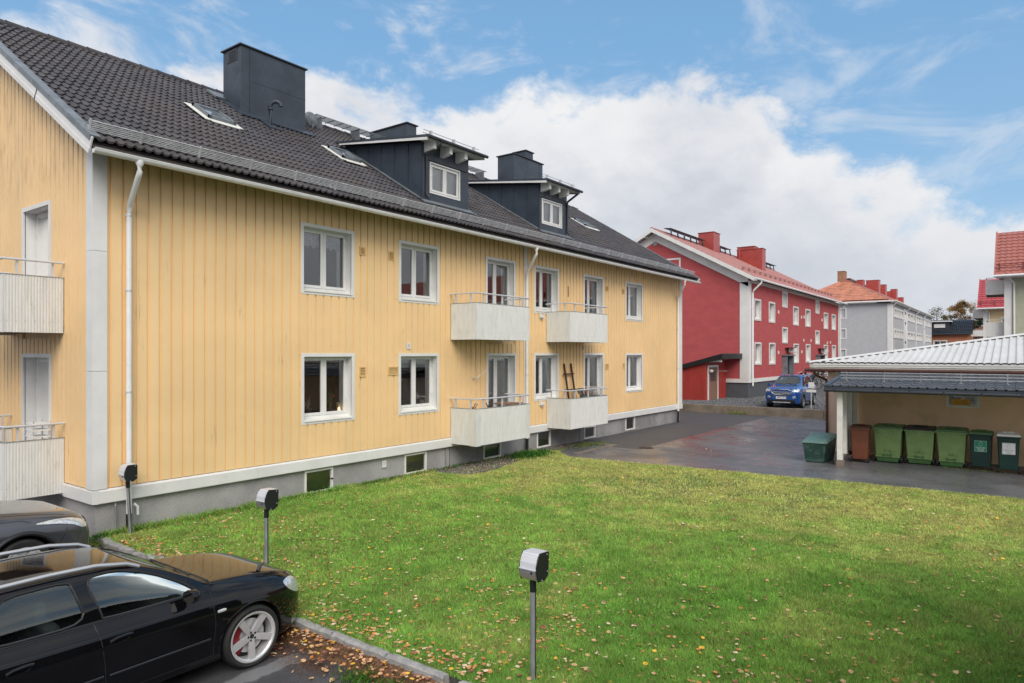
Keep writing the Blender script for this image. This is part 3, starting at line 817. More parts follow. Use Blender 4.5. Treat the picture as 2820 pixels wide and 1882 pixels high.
# soffit and fascia
MB().box(rx0 + .04, rx1 - .04, RY0 + .07, RY0 + .095, RZ0 - .17, RZ0 - .03).build('fascia_board', 'wood_fascia', house)
MB().box(rx0 + .04, rx1 - .04, RY0 + .10, RY0 + .11, RZ0 - .15, RZ0 - .14).build('soffit_edge', 'wood_fascia', house)
# gutter: half round, open at the top, with hooks
G_ = MB(); gy, gz, gr = RY0 - .02, 6.385, .068; o = []; ng = 12; xs = [rx0 + .02, rx1 + .05]
for x in xs:
    o += [(x, gy + gr * math.cos(PI + PI * k / ng), gz + gr * math.sin(PI + PI * k / ng)) for k in range(ng + 1)]
    o += [(x, gy + (gr - .006) * math.cos(PI + PI * k / ng), gz + (gr - .006) * math.sin(PI + PI * k / ng)) for k in range(ng + 1)]
m1 = ng + 1
G_.add(o, [(k, k + 1, 2 * m1 + k + 1, 2 * m1 + k) for k in range(ng)] + [(m1 + k, 3 * m1 + k, 3 * m1 + k + 1, m1 + k + 1) for k in range(ng)] + [(0, 2 * m1, 3 * m1, m1), (ng, m1 + ng, 3 * m1 + ng, 2 * m1 + ng)])
G_.add([(xs[0], gy + gr * math.cos(PI + PI * k / ng), gz + gr * math.sin(PI + PI * k / ng)) for k in range(ng + 1)], [tuple(range(ng + 1))])
gut = G_.build('gutter', 'gutter', house, smooth=True, fix=False)
MB().tube([(xs[0], gy - gr + .003, gz + .003), (xs[1], gy - gr + .003, gz + .003)], .010, 8).build('gutter_bead', 'gutter', gut, smooth=True)
x = .15
while x < rx1:
    k = MB(); o = [(x - .016, gy + (gr + .003) * math.cos(PI + PI * i / 10), gz + (gr + .003) * math.sin(PI + PI * i / 10)) for i in range(11)]
    k.add(o + [(p[0] + .032, p[1], p[2]) for p in o], [(i, i + 1, 12 + i, 11 + i) for i in range(10)])
    k.build('gutter_bracket', 'gutter', gut, fix=False); x += .62
# downpipes
def downpipe(px_, ox, zend, black_end):
    d = MB(); y = -.095
    d.lathe([(.066, 0), (.064, -.05), (.042, -.10)], (ox, gy, 6.35), 20)
    d.tube([(ox, gy, 6.26), (ox, gy, 6.17), (ox - .002, gy + .03, 6.10), (px_ + (ox - px_) * .06, y - .05, 5.72), (px_, y, 5.63), (px_, y, 5.5)], .045, 18, cap=False)
    d.tube([(px_, y, 5.55), (px_, y, zend)], .045, 18)
    dp = d.build('downpipe', 'gutter', house, smooth=True, angle=60)
    for z in (5.45, 4.60, 3.60, 2.95, 2.0, 1.2):
        MB().lathe([(.046, -.008), (.0495, 0), (.046, .008)], (px_, y, z), 18).build('pipe_joint', 'gutter', dp, smooth=True)
    for z in (5.52, 4.22, 2.455, 1.1):
        b = MB(); b.lathe([(.052, -.012), (.052, .012)], (px_, y, z), 16); b.box(px_ - .075, px_ - .045, y - .012, y + .01, z - .012, z + .012); b.box(px_ - .01, px_ + .01, y + .045, 0, z - .01, z + .01)
        b.build('pipe_clip', 'galv', dp)
    MB().tube([(px_, y, zend + .01), (px_, y, -.12)], .050, 16).build('drain_sleeve', 'black_plastic', house, smooth=True)
downpipe(.52, .40, .33, True)
downpipe(12.49, 12.08, .44, True)
downpipe(24.35, 23.55, .50, True)
MB().tube([(.60, -.1, .50), (.655, -.12, .44), (.655, -.12, .30)], .022, 8).build('leaf_flap', 'white', house, smooth=True)
MB().tube([(.33, .0, .58), (.33, -.02, .50), (.335, -.02, -.15)], .018, 8).build('conduit', 'galv_pole', house, smooth=True)
MB().tube([(8.82, .02, .56), (8.82, .02, -.1)], .016, 8).build('conduit', 'galv_pole', house, smooth=True)
# snow guard along the eave: posts and five rails
RB = Vector((0, -.50, RZ0 + (-.50 - RY0) * RM + .078)); RN = Vector((0, -.42, .907))
def gp(x, h): q = RB + RN * h; return (x, q.y, q.z)
sg = MB().tube([gp(rx0 + .05, .150), gp(rx1 - .05, .150)], .011, 6).build('snow_guard', 'galv', house)
for k in range(5): MB().tube([gp(rx0 + .05, .005 + .029 * k), gp(rx1 - .05, -.0 + .030 * k)], .0085, 6).build('guard_rail', 'galv', sg)
x = -.28; first = True
gx = [-.28, .53] + [.53 + 1.03 * i for i in range(1, 25)]
for x in gx:
    if x > rx1 - .1: break
    a_, b_, c_ = gp(x, .175), gp(x, -.03), (x, -.30, RZ0 + (-.30 - RY0) * RM + .05)
    p = MB(); w2_ = Vector((.018, 0, 0)); up_ = Vector((0, -.012, -.006))
    p.add([tuple(Vector(q) + e) for q in (a_, b_) for e in (-w2_, w2_, w2_ + up_, -w2_ + up_)], [(0, 1, 2, 3), (4, 7, 6, 5), (0, 4, 5, 1), (1, 5, 6, 2), (2, 6, 7, 3), (3, 7, 4, 0)])
    p.tube([a_, c_], .008, 6); p.tube([b_, c_], .007, 6)
    p.build('guard_post', 'galv', sg)

# ---------------------------------------------------------------- chimneys on the yellow house
def sheet_chimney(x0, x1, y0, y1, z1, z0=8.6, seam=None, hseam=None, grille=False, cap=None, mt='sheet', par=None):
    ch = MB().box(x0, x1, y0, y1, z0, z1).build('chimney', mt, par or house, bevel=.01)
    MB().box(x0 - .05, x1 + .05, y0 - .05, y1 + .05, z1 + .001, z1 + .035).build('chimney_cap', 'sheet_dark' if mt == 'sheet' else mt, ch)
    if seam: MB().box(seam - .006, seam + .006, y0 - .012, y0, z0, z1 - .001).build('seam', mt, ch)
    if hseam: MB().box(x0 + .26, x1, y0 - .006, y0, hseam - .006, hseam + .006).build('seam', mt, ch)
    if grille:
        g = MB().box(x0 - .012, x0 - .001, y0 + .18, y0 + .66, z1 - .36, z1 - .03).build('chimney_grille', 'sheet_dark', ch)
        for i in range(8): MB().box(x0 - .02, x0 - .012, y0 + .24, y0 + .56, z1 - .33 + .035 * i, z1 - .315 + .035 * i).build('slat', 'sheet_dark', g)
    return ch
c1 = sheet_chimney(5.30, 7.36, 4.2, 5.06, 11.40, seam=5.56, hseam=10.52, grille=True)
f = MB(); Mr = Matrix.Translation((0, RY0, RZ0)) @ RU
s0 = (4.2 - RY0) / cs
f.box(5.12, 7.50, s0 - .30, s0 + .02, .06, .085, M=Mr); f.box(5.12, 5.30, s0, s0 + 1.1, .06, .085, M=Mr); f.build('chimney_flashing', 'sheet', c1)
MB().box(6.15, 6.27, 4.5, 4.62, 11.43, 11.50).build('flue_cap', 'sheet_dark', c1)
sheet_chimney(11.78, 12.24, 4.5, 6.4, 11.11)
sheet_chimney(17.62, 19.72, 4.2, 5.06, 11.37, seam=19.45)
sheet_chimney(19.35, 19.92, 4.85, 5.5, 12.02, z0=11.0)
v = MB(); v.tube([(5.85, 3.68, 9.15), (5.85, 3.68, 9.78), (5.87, 3.64, 9.88), (5.95, 3.55, 9.93), (6.03, 3.50, 9.88), (6.05, 3.49, 9.80)], .055, 14)
vp = v.build('vent_pipe', 'sheet', house, smooth=True)
MB().lathe([(.07, -.02), (.07, .02)], (5.85, 3.68, 9.72), 14).build('pipe_collar', 'sheet_dark', vp, smooth=True)
MB().box(5.68, 6.02, (3.45 - RY0) / cs, (3.95 - RY0) / cs, .06, .08, M=Mr).build('pipe_flashing', 'sheet', vp)
# ridge walkway grid
for a, b in ((8.6, 12.1), (13.2, 17.2)):
    w_ = MB()
    for k in range(7): w_.tube([(a, ridge_y - .55 + .07 * k, rz + .16), (b, ridge_y - .55 + .07 * k, rz + .16)], .012, 5)
    x = a
    while x < b + .01: w_.box(x - .012, x + .012, ridge_y - .58, ridge_y - .10, rz + .13, rz + .15); x += .35
    wk = w_.build('roof_walkway', 'sheet_light', house)
    for xx in (a + .2, (a + b) / 2, b - .2): MB().prism([(ridge_y - .55, rz - .30), (ridge_y - .1, rz - .02), (ridge_y - .1, rz + .13), (ridge_y - .55, rz + .13)], xx, xx + .03, 'x').build('walkway_bracket', 'sheet_light', wk)
an = MB(); an.lathe([(0, 0), (.2, .03), (.26, .10)], (8.3, 5.1, 10.40), 18, 'y'); an.tube([(8.3, 5.1, 10.0), (8.3, 5.1, 10.4)], .02, 6); an.build('satellite_dish', 'sheet_light', house, smooth=True)
# roof windows
def skylight(x0, x1, s0, s1):
    a = MB()
    for b_ in ((x0, x0 + .07, s0, s1), (x1 - .07, x1, s0, s1), (x0, x1, s0, s0 + .08), (x0, x1, s1 - .09, s1)): a.box(b_[0], b_[1], b_[2], b_[3], .03, .15, M=Mr)
    w_ = a.build('roof_window', 'sheet_light', house)
    p = MB(); p.box(x0 + .06, x1 - .06, s0 + .07, s1 - .08, .10, .112, M=Mr); p.build('pane', 'roofglass', w_)
    f = MB()
    f.box(x0 - .14, x0 - .002, s0 - .15, s1 + .10, .062, .078, M=Mr); f.box(x1 + .002, x1 + .12, s0 - .15, s1 + .10, .062, .078, M=Mr); f.box(x0, x1, s0 - .22, s0 - .002, .062, .078, M=Mr); f.box(x0, x1, s1 + .002, s1 + .12, .062, .078, M=Mr)
    f.build('window_flashing', 'white_worn', w_)
MT['roofglass'] = mat('roof_window_glass', (.20, .23, .26), .03, var=.1, coat=1, spec=1.0)
skylight(3.42, 4.10, 3.77, 4.67)
skylight(7.22, 7.86, 3.64, 4.44)
skylight(20.85, 21.8, 4.07, 4.77)
MB().box(5.0, 5.5, 6.67, 7.27, .07, .12, M=Mr).build('roof_hatch', 'sheet_light', house)
# ---------------------------------------------------------------- dormers
def dormer(x0, x1, xr0, xr1, wx, ybk, pipe_left):
    yf, zt, zb = .5, 8.84, 7.22
    rl = lambda y: RZ0 + (y - RY0) * RM + .02
    # cheeks and front
    side = [(yf, rl(yf)), (yf, zt + .03), (ybk, 9.33), (ybk + .3, 9.33)]
    d = MB()
    for X in (x0, x1): d.prism([(yf, rl(yf) - .1), (yf, zt + .04), (ybk - .1, 9.30), (ybk + .35, 9.32), (ybk - .1, rl(ybk - .1) - .1)], X - .02 if X == x0 else X - .02, X + .02, 'x')
    wall_grid(d, 'y', yf - .021, x0 - .02, x1 + .02, zb - .05, zt + .05, [(wx[0] + .02, wx[1] - .02, 7.55, 8.385)])
    do = d.build('dormer', 'sheet', house, fix=False)
    k = x0
    for yy in (1.005, 1.549, 2.095, 2.64, 3.2):
        if yy > ybk - .3: continue
        MB().box(x0 - .042, x0 - .02, yy - .008, yy + .008, rl(yy) + .02, min(9.3, zt + (yy - yf) * .13)).build('standing_seam', 'sheet', do)
    # low pitched roof with white edge
    ro = MB(); y0r = .02
    top = [(y0r, 8.935), (ybk + .05, 9.43), (ybk + .05, 9.37), (y0r, 8.875)]
    ro.prism(top, xr0, xr1, 'x'); r_ = ro.build('dormer_roof', 'sheet', do)
    MB().prism([(y0r + .03, 8.872), (ybk - .1, 9.352), (ybk - .1, 9.30), (y0r + .03, 8.795)], xr0 + .01, xr0 + .035, 'x').build('roof_edge_board', 'white', do)
    MB().prism([(y0r + .03, 8.872), (ybk - .1, 9.352), (ybk - .1, 9.30), (y0r + .03, 8.795)], xr1 - .035, xr1 - .01, 'x').build('roof_edge_board', 'white', do)
    MB().prism([(y0r + .05, 8.868), (yf, 8.93), (yf, 8.90), (y0r + .05, 8.84)], xr0 + .04, xr1 - .04, 'x').build('soffit', 'white', do)
    nr = 3
    for i in range(nr):
        xx = x0 + .02 + (x1 - x0 - .10) * (i + .05) / (nr - .2)
        MB().prism([(y0r + .10, 8.66), (y0r + .10, 8.85), (yf - .02, 8.89), (yf - .02, 8.60)], xx, xx + .12, 'x').build('rafter_end', 'white', do)
    MB().tube([(xr0 - .01, y0r - .03, 8.885), (xr1 + .05, y0r - .03, 8.885)], .045, 10).build('dormer_gutter', 'sheet_dark', do, smooth=True)
    px_, ox = (x0 + .12, x0 + .22) if pipe_left else (x1 - .0, x1 - .02)
    MB().tube([(ox, .0, 8.86), (ox, .0, 8.76), (px_, .43, 8.54), (px_, .45, 8.48), (px_, .45, 7.46), (px_ + .05, .38, 7.38)], .038, 12).build('dormer_downpipe', 'sheet_dark', do, smooth=True)
    for dy, dz in ((.16, .16), (.19, .09)):
        MB().tube([(xr0, y0r + dy, 8.93 + dz), (xr1 - .12, y0r + dy, 8.93 + dz)], .010, 6).build('guard_rail', 'galv', do)
    for t_ in (.12, .5, .86):
        xx = xr0 + (xr1 - xr0) * t_; MB().box(xx - .03, xx + .03, y0r + .13, y0r + .21, 8.94, 9.12).build('guard_post', 'galv', do)
    fl = MB(); fl.box(x0 - .16, x0 - .02, (yf - RY0) / cs - .1, (ybk - RY0) / cs, .06, .075, M=Mr); fl.box(x0 - .16, x1 + .14, (yf - RY0) / cs - .25, (yf - RY0) / cs, .06, .075, M=Mr)
    fl.box(x1 + .02, x1 + .14, (yf - RY0) / cs - .3, (ybk - RY0) / cs, .06, .075, M=Mr); fl.build('dormer_flashing', 'sheet_light', do)
    window(do, lambda u, dd, z: (u, yf - .02 + dd, z), wx[0], wx[1], 7.54, 8.40, cas=.035, rev=.02, split=.5, rmarg=.05, curtain=[(0, 1, 0, 1, 'curtain', 0)], frame='white', name='dormer_window', sill=False, simple=True, stile=.045, proud=.02, roomd=.45)
    MB().box(wx[0] - .06, wx[1] + .35, yf - .05, yf - .022, 8.43, 8.45).build('drip_edge', 'sheet_dark', do)
dormer(8.40, 10.30, 8.12, 10.56, (8.67, 9.93), 3.75, True)
dormer(14.04, 15.74, 13.80, 15.96, (14.16, 15.42), 3.75, False)

# ---------------------------------------------------------------- balconies
def corr_panel(u0, u1, z0, z1, d, pitch=.046, amp=.007):
    """corrugated sheet facing outwards (negative d)"""
    pts = []; u = u0
    while u < u1 - 1e-4:
        for a_, b_ in ((0, 0), (.30, 0), (.42, -amp), (.88, -amp)):
            if u + a_ * pitch < u1: pts.append((u + a_ * pitch, d + b_))
        u += pitch
    pts.append((u1, d))
    n = len(pts); mb = MB()
    mb.add([(u, q, z0) for u, q in pts] + [(u, q, z1) for u, q in pts] + [(pts[0][0], d + .02, z0), (pts[-1][0], d + .02, z0), (pts[0][0], d + .02, z1), (pts[-1][0], d + .02, z1)],
           [(i, i + 1, n + i + 1, n + i) for i in range(n - 1)] + [(2 * n, 2 * n + 1, 2 * n + 3, 2 * n + 2)])
    return mb


def balcony(fn, u0, u1, z0, depth=.94, strips=False):
    """fn maps (u, outward distance as negative d, z)"""
    zt = z0 + .98
    b = MB(); b.box(u0 + .01, u1 - .01, -depth + .02, -.02, z0 + .03, z0 + .13)
    bal = mapped(b, fn).build('balcony', 'concrete', house)
    fr = corr_panel(u0, u1, z0, zt, -depth)
    mapped(fr, fn).build('front_panel', 'balcony', bal, fix=False)
    for sgn, U in ((0, u0), (1, u1)):
        # side panels: corrugation along d
        q = corr_panel(-depth, -.03, z0, zt, 0)
        if sgn == 0: q.v = [(U + y, x, z) for x, y, z in q.v]
        else: q.v = [(U - y, x, z) for x, y, z in q.v]
        mapped(q, fn).build('side_panel', 'balcony', bal, fix=False)
    tr = MB(); tr.box(u0 - .012, u1 + .012, -depth - .012, -depth + .03, zt, zt + .012); tr.box(u0 - .012, u0 + .03, -depth + .03, -.02, zt, zt + .012); tr.box(u1 - .03, u1 + .012, -depth + .03, -.02, zt, zt + .012)
    mapped(tr, fn).build('top_trim', 'galv_pole', bal)
    c = MB()
    for U in (u0, u1): c.box(U - .009, U + .009, -depth - .009, -depth + .009, z0 - .006, zt)
    mapped(c, fn).build('corner_trim', 'balcony', bal)
    zr = zt + .265
    mapped(MB().tube([(u0 - .02, -.03, zr), (u0 - .02, -depth - .0, zr), (u1 + .02, -depth, zr), (u1 + .02, -.03, zr)], .021, 10), fn).build('handrail', 'alu', bal, smooth=True, angle=50)
    pts = [(u0 + .03, -.19), (u0 + .03, -.73), (u1 - .03, -.19), (u1 - .03, -.73)] + [(u0 + (u1 - u0) * t_, -depth + .032) for t_ in (.14, .48, .83)]
    for pu, pd in pts: mapped(MB().box(pu - .018, pu + .018, pd - .018, pd + .018, z0 + .1, zr - .01), fn).build('rail_post', 'alu', bal)
    # rivets
    rv = MB(); u = u0 + .06
    while u < u1 - .03: rv.box(u - .004, u + .004, -depth - .011, -depth - .006, z0 + .195, z0 + .203); u += .138
    u = -depth + .05
    while u < -.08: rv.box(u0 - .011, u0 - .006, u - .004, u + .004, z0 + .195, z0 + .203); u += .138
    mapped(rv, fn).build('rivet_row', 'galv_pole', bal)
    if strips:
        s_ = MB(); s_.box(u0 - .014, u0 - .009, -depth - .014, -depth + .20, z0 - .012, zt - .003); s_.box(u0 - .008, u0 + .17, -depth - .014, -depth - .009, z0 - .012, zt - .003)
        mapped(s_, fn).build('corner_strip', 'balcony', bal); mapped(MB().box(u1 - .22, u1 + .01, -depth - .014, -depth - .009, z0 - .01, zt - .003), fn).build('corner_strip', 'balcony', bal)
    return bal
balcony(Fy, 8.975, 11.41, 3.50)
balcony(Fy, 8.965, 11.42, .655, strips=True)
balcony(Fy, 13.68, 16.15, 3.50)
balcony(Fy, 13.70, 16.18, .675)
balcony(Gx, 1.18, 3.72, 3.49)
balcony(Gx, 1.15, 3.72, .64)
# ================================================================ ground
MT['grit_lid'] = mat('pale_green_grit_lid', (.10, .19, .155), .4, var=.2, vs=5)
MT['canopy_tile'] = mat('wet_slate_canopy_tile', (.085, .092, .108), .33, var=.25, vs=6, rvar=.1)
MT['mould'] = mat('leaf_mould_soil', (.12, .065, .035), .9, var=.45, vs=30, bump=1.0, bs_=60, spots=((.30, .15, .06), 34, .5, .62, .7))
MT['dirt'] = mat('bin_grime', (.07, .075, .04), .9, var=.1)
def S01(t): t = min(1.0, max(0.0, t)); return t * t * (3 - 2 * t)
def PZ(y): return -.06 - .31 * S01(-y / 5.4)                                # the parking falls away towards the camera
def KC(y): return .05 + .10 * S01((-y - .6) / 4)                            # kerb centre line
def LZ(x, y): return -.17 * S01((-y - .6) / 4) * S01((5.2 - x) / 4.6)       # the lawn dips a little at that corner
def sheet(name, pts, z, m, kind='structure'):
    o = MB().quad(*[(x, y, z) for x, y in pts]).build(name, m, fix=False); o['kind'] = kind; return o
g = sheet('ground', [(-400, -500), (900, -500), (900, 700), (-400, 700)], -.55, 'asphalt_dry')
ys = [30, 10, 4, 1] + [-.25 * k for k in range(0, 60)] + [-18, -30, -60]
pk_ = MB(); o = []
for y in ys: o += [(-60, y, PZ(y)), (-4, y, PZ(y)), (KC(y), y, PZ(y))]
pk_.add(o, [(3 * i + k, 3 * i + k + 1, 3 * i + k + 4, 3 * i + k + 3) for i in range(len(ys) - 1) for k in range(2)])
p_ = pk_.build('parking', 'parking', fix=False, smooth=True); p_['kind'] = 'structure'
sheet('road', [(12.0, -60), (30.1, -60), (30.1, 40), (12.0, 40)], -.004, 'asphalt')
# asphalt strip along the wall past the lawn, gravel bed under the balconies
LAWN = [(5.2, 0.0), (5.2, -60), (13.35, -60), (13.2, -12.6), (13.13, -9.7), (13.05, -8.4), (12.9, -6.6), (12.72, -4.4), (12.55, -2.7), (12.5, -1.66), (12.7, -1.45), (13.2, -.85), (14.2, -.55), (15.6, -.35), (15.85, 0.0)]
lm = MB(); ly_ = [-.25 * k for k in range(0, 70)] + [-22, -30, -60]; o = []; nx = 20
for y in ly_: o += [(KC(y) + .05 + (5.2 - KC(y) - .05) * i / nx, y, LZ(KC(y) + .05 + (5.2 - KC(y) - .05) * i / nx, y)) for i in range(nx + 1)]
lm.add(o, [(i * (nx + 1) + k, i * (nx + 1) + k + 1, (i + 1) * (nx + 1) + k + 1, (i + 1) * (nx + 1) + k) for i in range(len(ly_) - 1) for k in range(nx)])
lm.quad(*[(x, y, .0) for x, y in LAWN])
lawn = lm.build('lawn', 'lawn', fix=False, smooth=True); lawn['kind'] = 'structure'
sk_ = MB(); o = []
for y in ly_: o += [(KC(y) + .05, y, LZ(KC(y), y)), (KC(y) + .05, y, -.6)]
sk_.add(o, [(2 * i, 2 * i + 1, 2 * i + 3, 2 * i + 2) for i in range(len(ly_) - 1)]); sk_.quad((12.5, -60, -.01), (12.5, 0, -.01), (12.5, 0, -.6), (12.5, -60, -.6))
e_ = sk_.build('ground_edge', 'stone_bed', fix=False); e_['kind'] = 'structure'
BED1 = [(8.2, .05), (8.15, -.5), (8.35, -1.2), (8.9, -1.35), (9.9, -1.15), (10.8, -.95), (11.6, -.35), (12.2, .05)]
BED2 = [(12.8, .05), (13.0, -.35), (14.0, -.55), (15.2, -.5), (15.75, -.2), (15.9, .05)]
bed = MB().quad(*[(x, y, .004) for x, y in [(8.2, .05), (8.15, -.5), (8.35, -1.2), (8.9, -1.35), (9.9, -1.15), (10.8, -.95), (11.6, -.35), (12.2, .05)]]).build('gravel_bed', 'stone_bed', fix=False); bed['kind'] = 'structure'
bed = MB().quad(*[(x, y, .004) for x, y in [(12.8, .05), (13.0, -.35), (14.0, -.55), (15.2, -.5), (15.75, -.2), (15.9, .05)]]).build('gravel_bed', 'stone_bed', fix=False); bed['kind'] = 'structure'
lot = MB(); lot.box(30.35, 140, -60, 60, -.1, .34); lt = lot.build('gravel_lot', 'gravel'); lt['kind'] = 'structure'
# low concrete retaining edge
rw = root('retaining_wall', 'low brown stained concrete retaining wall edging the gravel lot', 'wall', (30.2, -1, 0))
y = -30.0
for L_ in (9, 8, 8, 8.6, 8, 8): MB().box(30.10, 30.34, y, y + L_ - .012, -.1, .40).build('wall_segment', 'concrete', rw, bevel=.01); y += L_
# concrete edging slabs at the asphalt corner
ed = root('edging_slab', 'pale concrete edging slab lying at the corner of lawn and asphalt', 'slab', (14.4, -1.4, 0))
for a, b, w_, r_ in ((13.25, 14.5, .22, .02), (14.55, 15.8, .22, -.03)):
    MB().box(a, b, -1.55, -1.55 + w_, -.02, .012).build('slab', 'concrete', ed)
ed2 = MB().box(15.62, 15.86, -1.32, -.1, -.02, .012).build('slab', 'concrete', ed)
dr = MB(); dr.lathe([(.26, .004), (.26, .0)], (15.75, -2.62, -.001), 20); dr.lathe([(0, .006), (.22, .006), (.22, .0)], (15.75, -2.62, .0), 20)
tag(dr.build('drain_cover', 'dark_iron'), 'rusty round drain cover in the wet asphalt by the seam', 'drain cover')

# kerb of granite stones
kb = root('kerb', 'rough grey granite kerb between the lawn and the parking', 'kerb', (-.12, -4, 0)); kb['kind'] = 'structure'; del kb['category']; del kb['label']
def stone(dx, y0, y1, w_=.11, top=.02, rough=.012):
    n = max(3, int((y1 - y0) / .10)); mb = MB(); ring = []
    for i in range(n + 1):
        yy = y0 + (y1 - y0) * i / n; j = lambda a=rough: random.uniform(-a, a); x = KC(yy) + dx; t = LZ(KC(yy) + .1, yy) + top
        ring.append([(x - w_ / 2 + j(), yy + j(), t - .5), (x - w_ / 2 + j(), yy + j(), t - .02 + j(.006)), (x - w_ / 2 + .025 + j(.006), yy + j(), t + j(.006)), (x + w_ / 2 - .02 + j(.006), yy + j(), t + j(.006)), (x + w_ / 2 + j(), yy + j(), t - .03), (x + w_ / 2, yy, t - .5)])
    o = []; [o.extend(r) for r in ring]
    mb.add(o, [(6 * i + k, 6 * i + k + 1, 6 * (i + 1) + k + 1, 6 * (i + 1) + k) for i in range(n) for k in range(5)] + [tuple(range(6)), tuple(6 * n + k for k in range(6))])
    return mb.build('stone', 'granite', kb, smooth=True, angle=25)
y = -7.86
for L_ in (.86, .94, 1.02, .80): stone(random.uniform(-.008, .008), y, y + L_ - .014); y += L_
for (x, y0, y1) in ((0, -3.9, -3.0), (0, -2.95, -2.4), (-.02, -1.25, -.40), (.03, -.36, -.02)): stone(x, y0, y1, .13, .03, rough=.022)
for (x, y0) in ((-.03, -1.60), (.07, -1.85), (.12, -2.05), (.0, -2.35)): stone(x, y0, y0 + .17, .15, .035, rough=.035)
stone(-.01, -9.2, -8.05, .11, .02)
for k in range(4): stone(0, -13.3 + k, -12.32 + k)
# leaf mould heaped against the kerb
bm_ = MB(); o = []; rgb = random.Random(5); yy_ = [-8.3 + .06 * k for k in range(58)]; nx = 9
prof_ = [.03 + .13 * abs(math.sin(k * .19 + .6)) * (.6 + .4 * math.sin(k * .71)) for k in range(58)]
for k, y in enumerate(yy_):
    for i in range(nx + 1):
        f = i / nx; x = KC(y) - .05 - f * (prof_[k] + .12); zt = (LZ(KC(y), y) - .05) * (1 - S01(f)) + (PZ(y) - .01) * S01(f); o.append((x, y, zt + rgb.uniform(-.012, .012) * (1 - f)))
bm_.add(o, [(i * (nx + 1) + k, i * (nx + 1) + k + 1, (i + 1) * (nx + 1) + k + 1, (i + 1) * (nx + 1) + k) for i in range(57) for k in range(nx)])
b_ = bm_.build('leaf_mould', 'mould', fix=False, smooth=True); b_['kind'] = 'structure'

# ================================================================ garage with the bin shelter
garage = root('garage_building', 'peach rendered garage block with white corrugated hipped roof beside the bins', 'building', (20.5, -11, 0))
WX = 18.57
mb = wall_grid(MB(), 'x', WX, -26, -7.62, -.1, 2.70, [(-11.58, -10.86, 1.60, 1.95)]); mb.build('front_wall', 'garage_wall', garage, fix=False)
mb = MB(); mb.quad((WX, -7.62, -.1), (25.6, -7.62, -.1), (25.6, -7.62, 2.7), (WX, -7.62, 2.7)); mb.quad((25.6, -7.62, -.1), (25.6, -26, -.1), (25.6, -26, 2.7), (25.6, -7.62, 2.7)); mb.build('side_wall', 'garage_pink', garage, fix=False)
MB().box(WX - .012, WX, -8.36, -7.62, -.1, 2.62).build('end_wall_face', 'garage_pink', garage)
window(garage, lambda u, d, z: (WX + d, u, z), -11.63, -10.82, 1.56, 1.99, cas=.06, rev=.05, split=.5, name='garage_window', simple=True, sill=False, stile=.02, frame='white_worn', roomd=.4)
sg_ = MB().box(WX + .015, WX + .022, -11.40, -10.95, 1.63, 1.80).build('notice', 'sign_orange', garage)
Mt = Matrix.Translation((WX + .012, 0, 0)) @ Matrix.Rotation(-PI / 2, 4, 'Z') @ Matrix.Rotation(PI / 2, 4, 'X')
text_obj('Cykla - Parkera', .052, 'ink', sg_, Matrix.Translation((0, -11.175, 1.745)) @ Mt, lx=.95)
text_obj('CYKELFÖRVARING', .050, 'ink', sg_, Matrix.Translation((0, -11.175, 1.675)) @ Mt, lx=.95)
bl = MB()
for i in range(7): bl.box(WX + .02, WX + .03, -11.0, -10.9, 1.66 + i * .035, 1.675 + i * .035)
bl.build('louvre', 'sheet_light', garage)
# hipped corrugated roof: front slope, left slope
EX, EY, EZ, P_ = WX - .47, -7.15, 2.815, .165
mb = MB(); pit = .187; y = EY; k = 0; cols = []
prof = [(0, 0), (.045, 0), (.070, .042), (.117, .042), (.142, 0)]
pts = []; yy = EY - .02
while yy > -25:
    for a_, h_ in prof: pts.append((yy - a_, h_))
    yy -= pit
o = []
for (py, ph) in pts:
    run = min(max(EY - py, .02), 7.0)
    o += [(EX, py, EZ + ph), (EX + run, py, EZ + ph + run * P_)]
mb.add(o, [(2 * i, 2 * i + 2, 2 * i + 3, 2 * i + 1) for i in range(len(pts) - 1)])
nn = len(pts)
mb.add([(x, y, z - .012) for x, y, z in o[::2]] + o[::2], [(i, i + 1, nn + i + 1, nn + i) for i in range(nn - 1)])
rf = mb.build('roof', 'white_sheet', garage, fix=False)
hc = MB(); L_ = 7.0
a0, a1 = Vector((EX - .03, EY + .03, EZ + .055)), Vector((EX + L_, EY - L_, EZ + .06 + L_ * P_))
side_ = Vector((1, 1, 0)).normalized() * .13
hc.add([tuple(a0 - side_ + Vector((0, 0, -.035))), tuple(a0 + Vector((0, 0, .012))), tuple(a0 + side_ + Vector((0, 0, -.035))), tuple(a1 - side_ + Vector((0, 0, -.02))), tuple(a1 + Vector((0, 0, .03))), tuple(a1 + side_ + Vector((0, 0, -.02)))], [(0, 1, 4, 3), (1, 2, 5, 4)])
hc.build('hip_cap', 'white_sheet', rf, fix=False)
MB().quad((EX, EY, EZ), (EX + 14, EY, EZ), (EX + L_, EY - L_, EZ + L_ * P_ + .02), (EX + L_, EY - L_, EZ + L_ * P_ + .02)).build('roof_slope', 'white_sheet', rf, fix=False)
mb = MB(); mb.box(EX + L_, EX + L_ + .02, -25, EY - L_, EZ + L_ * P_ - .1, EZ + L_ * P_ + .07); mb.quad((EX + L_, -25, EZ + L_ * P_ + .05), (EX + L_, EY - L_, EZ + L_ * P_ + .05), (EX + L_ + 7, EY, EZ), (EX + L_ + 7, -25, EZ)); mb.build('roof_slope', 'white_sheet', rf, fix=False)
MB().box(EX + .03, EX + .034, -25, EY - .05, EZ - .02, EZ + .046).build('eave_gap_shade', 'black_plastic', garage)  # added black strip, stands for the shade in the gaps at the rib ends
MB().box(EX + .02, EX + .045, -25, EY - .01, EZ - .115, EZ - .045).build('fascia', 'white_worn', garage)
MB().box(EX + .05, EX + .075, -25, EY - .02, EZ - .165, EZ - .118).build('fascia', 'white_worn', garage)
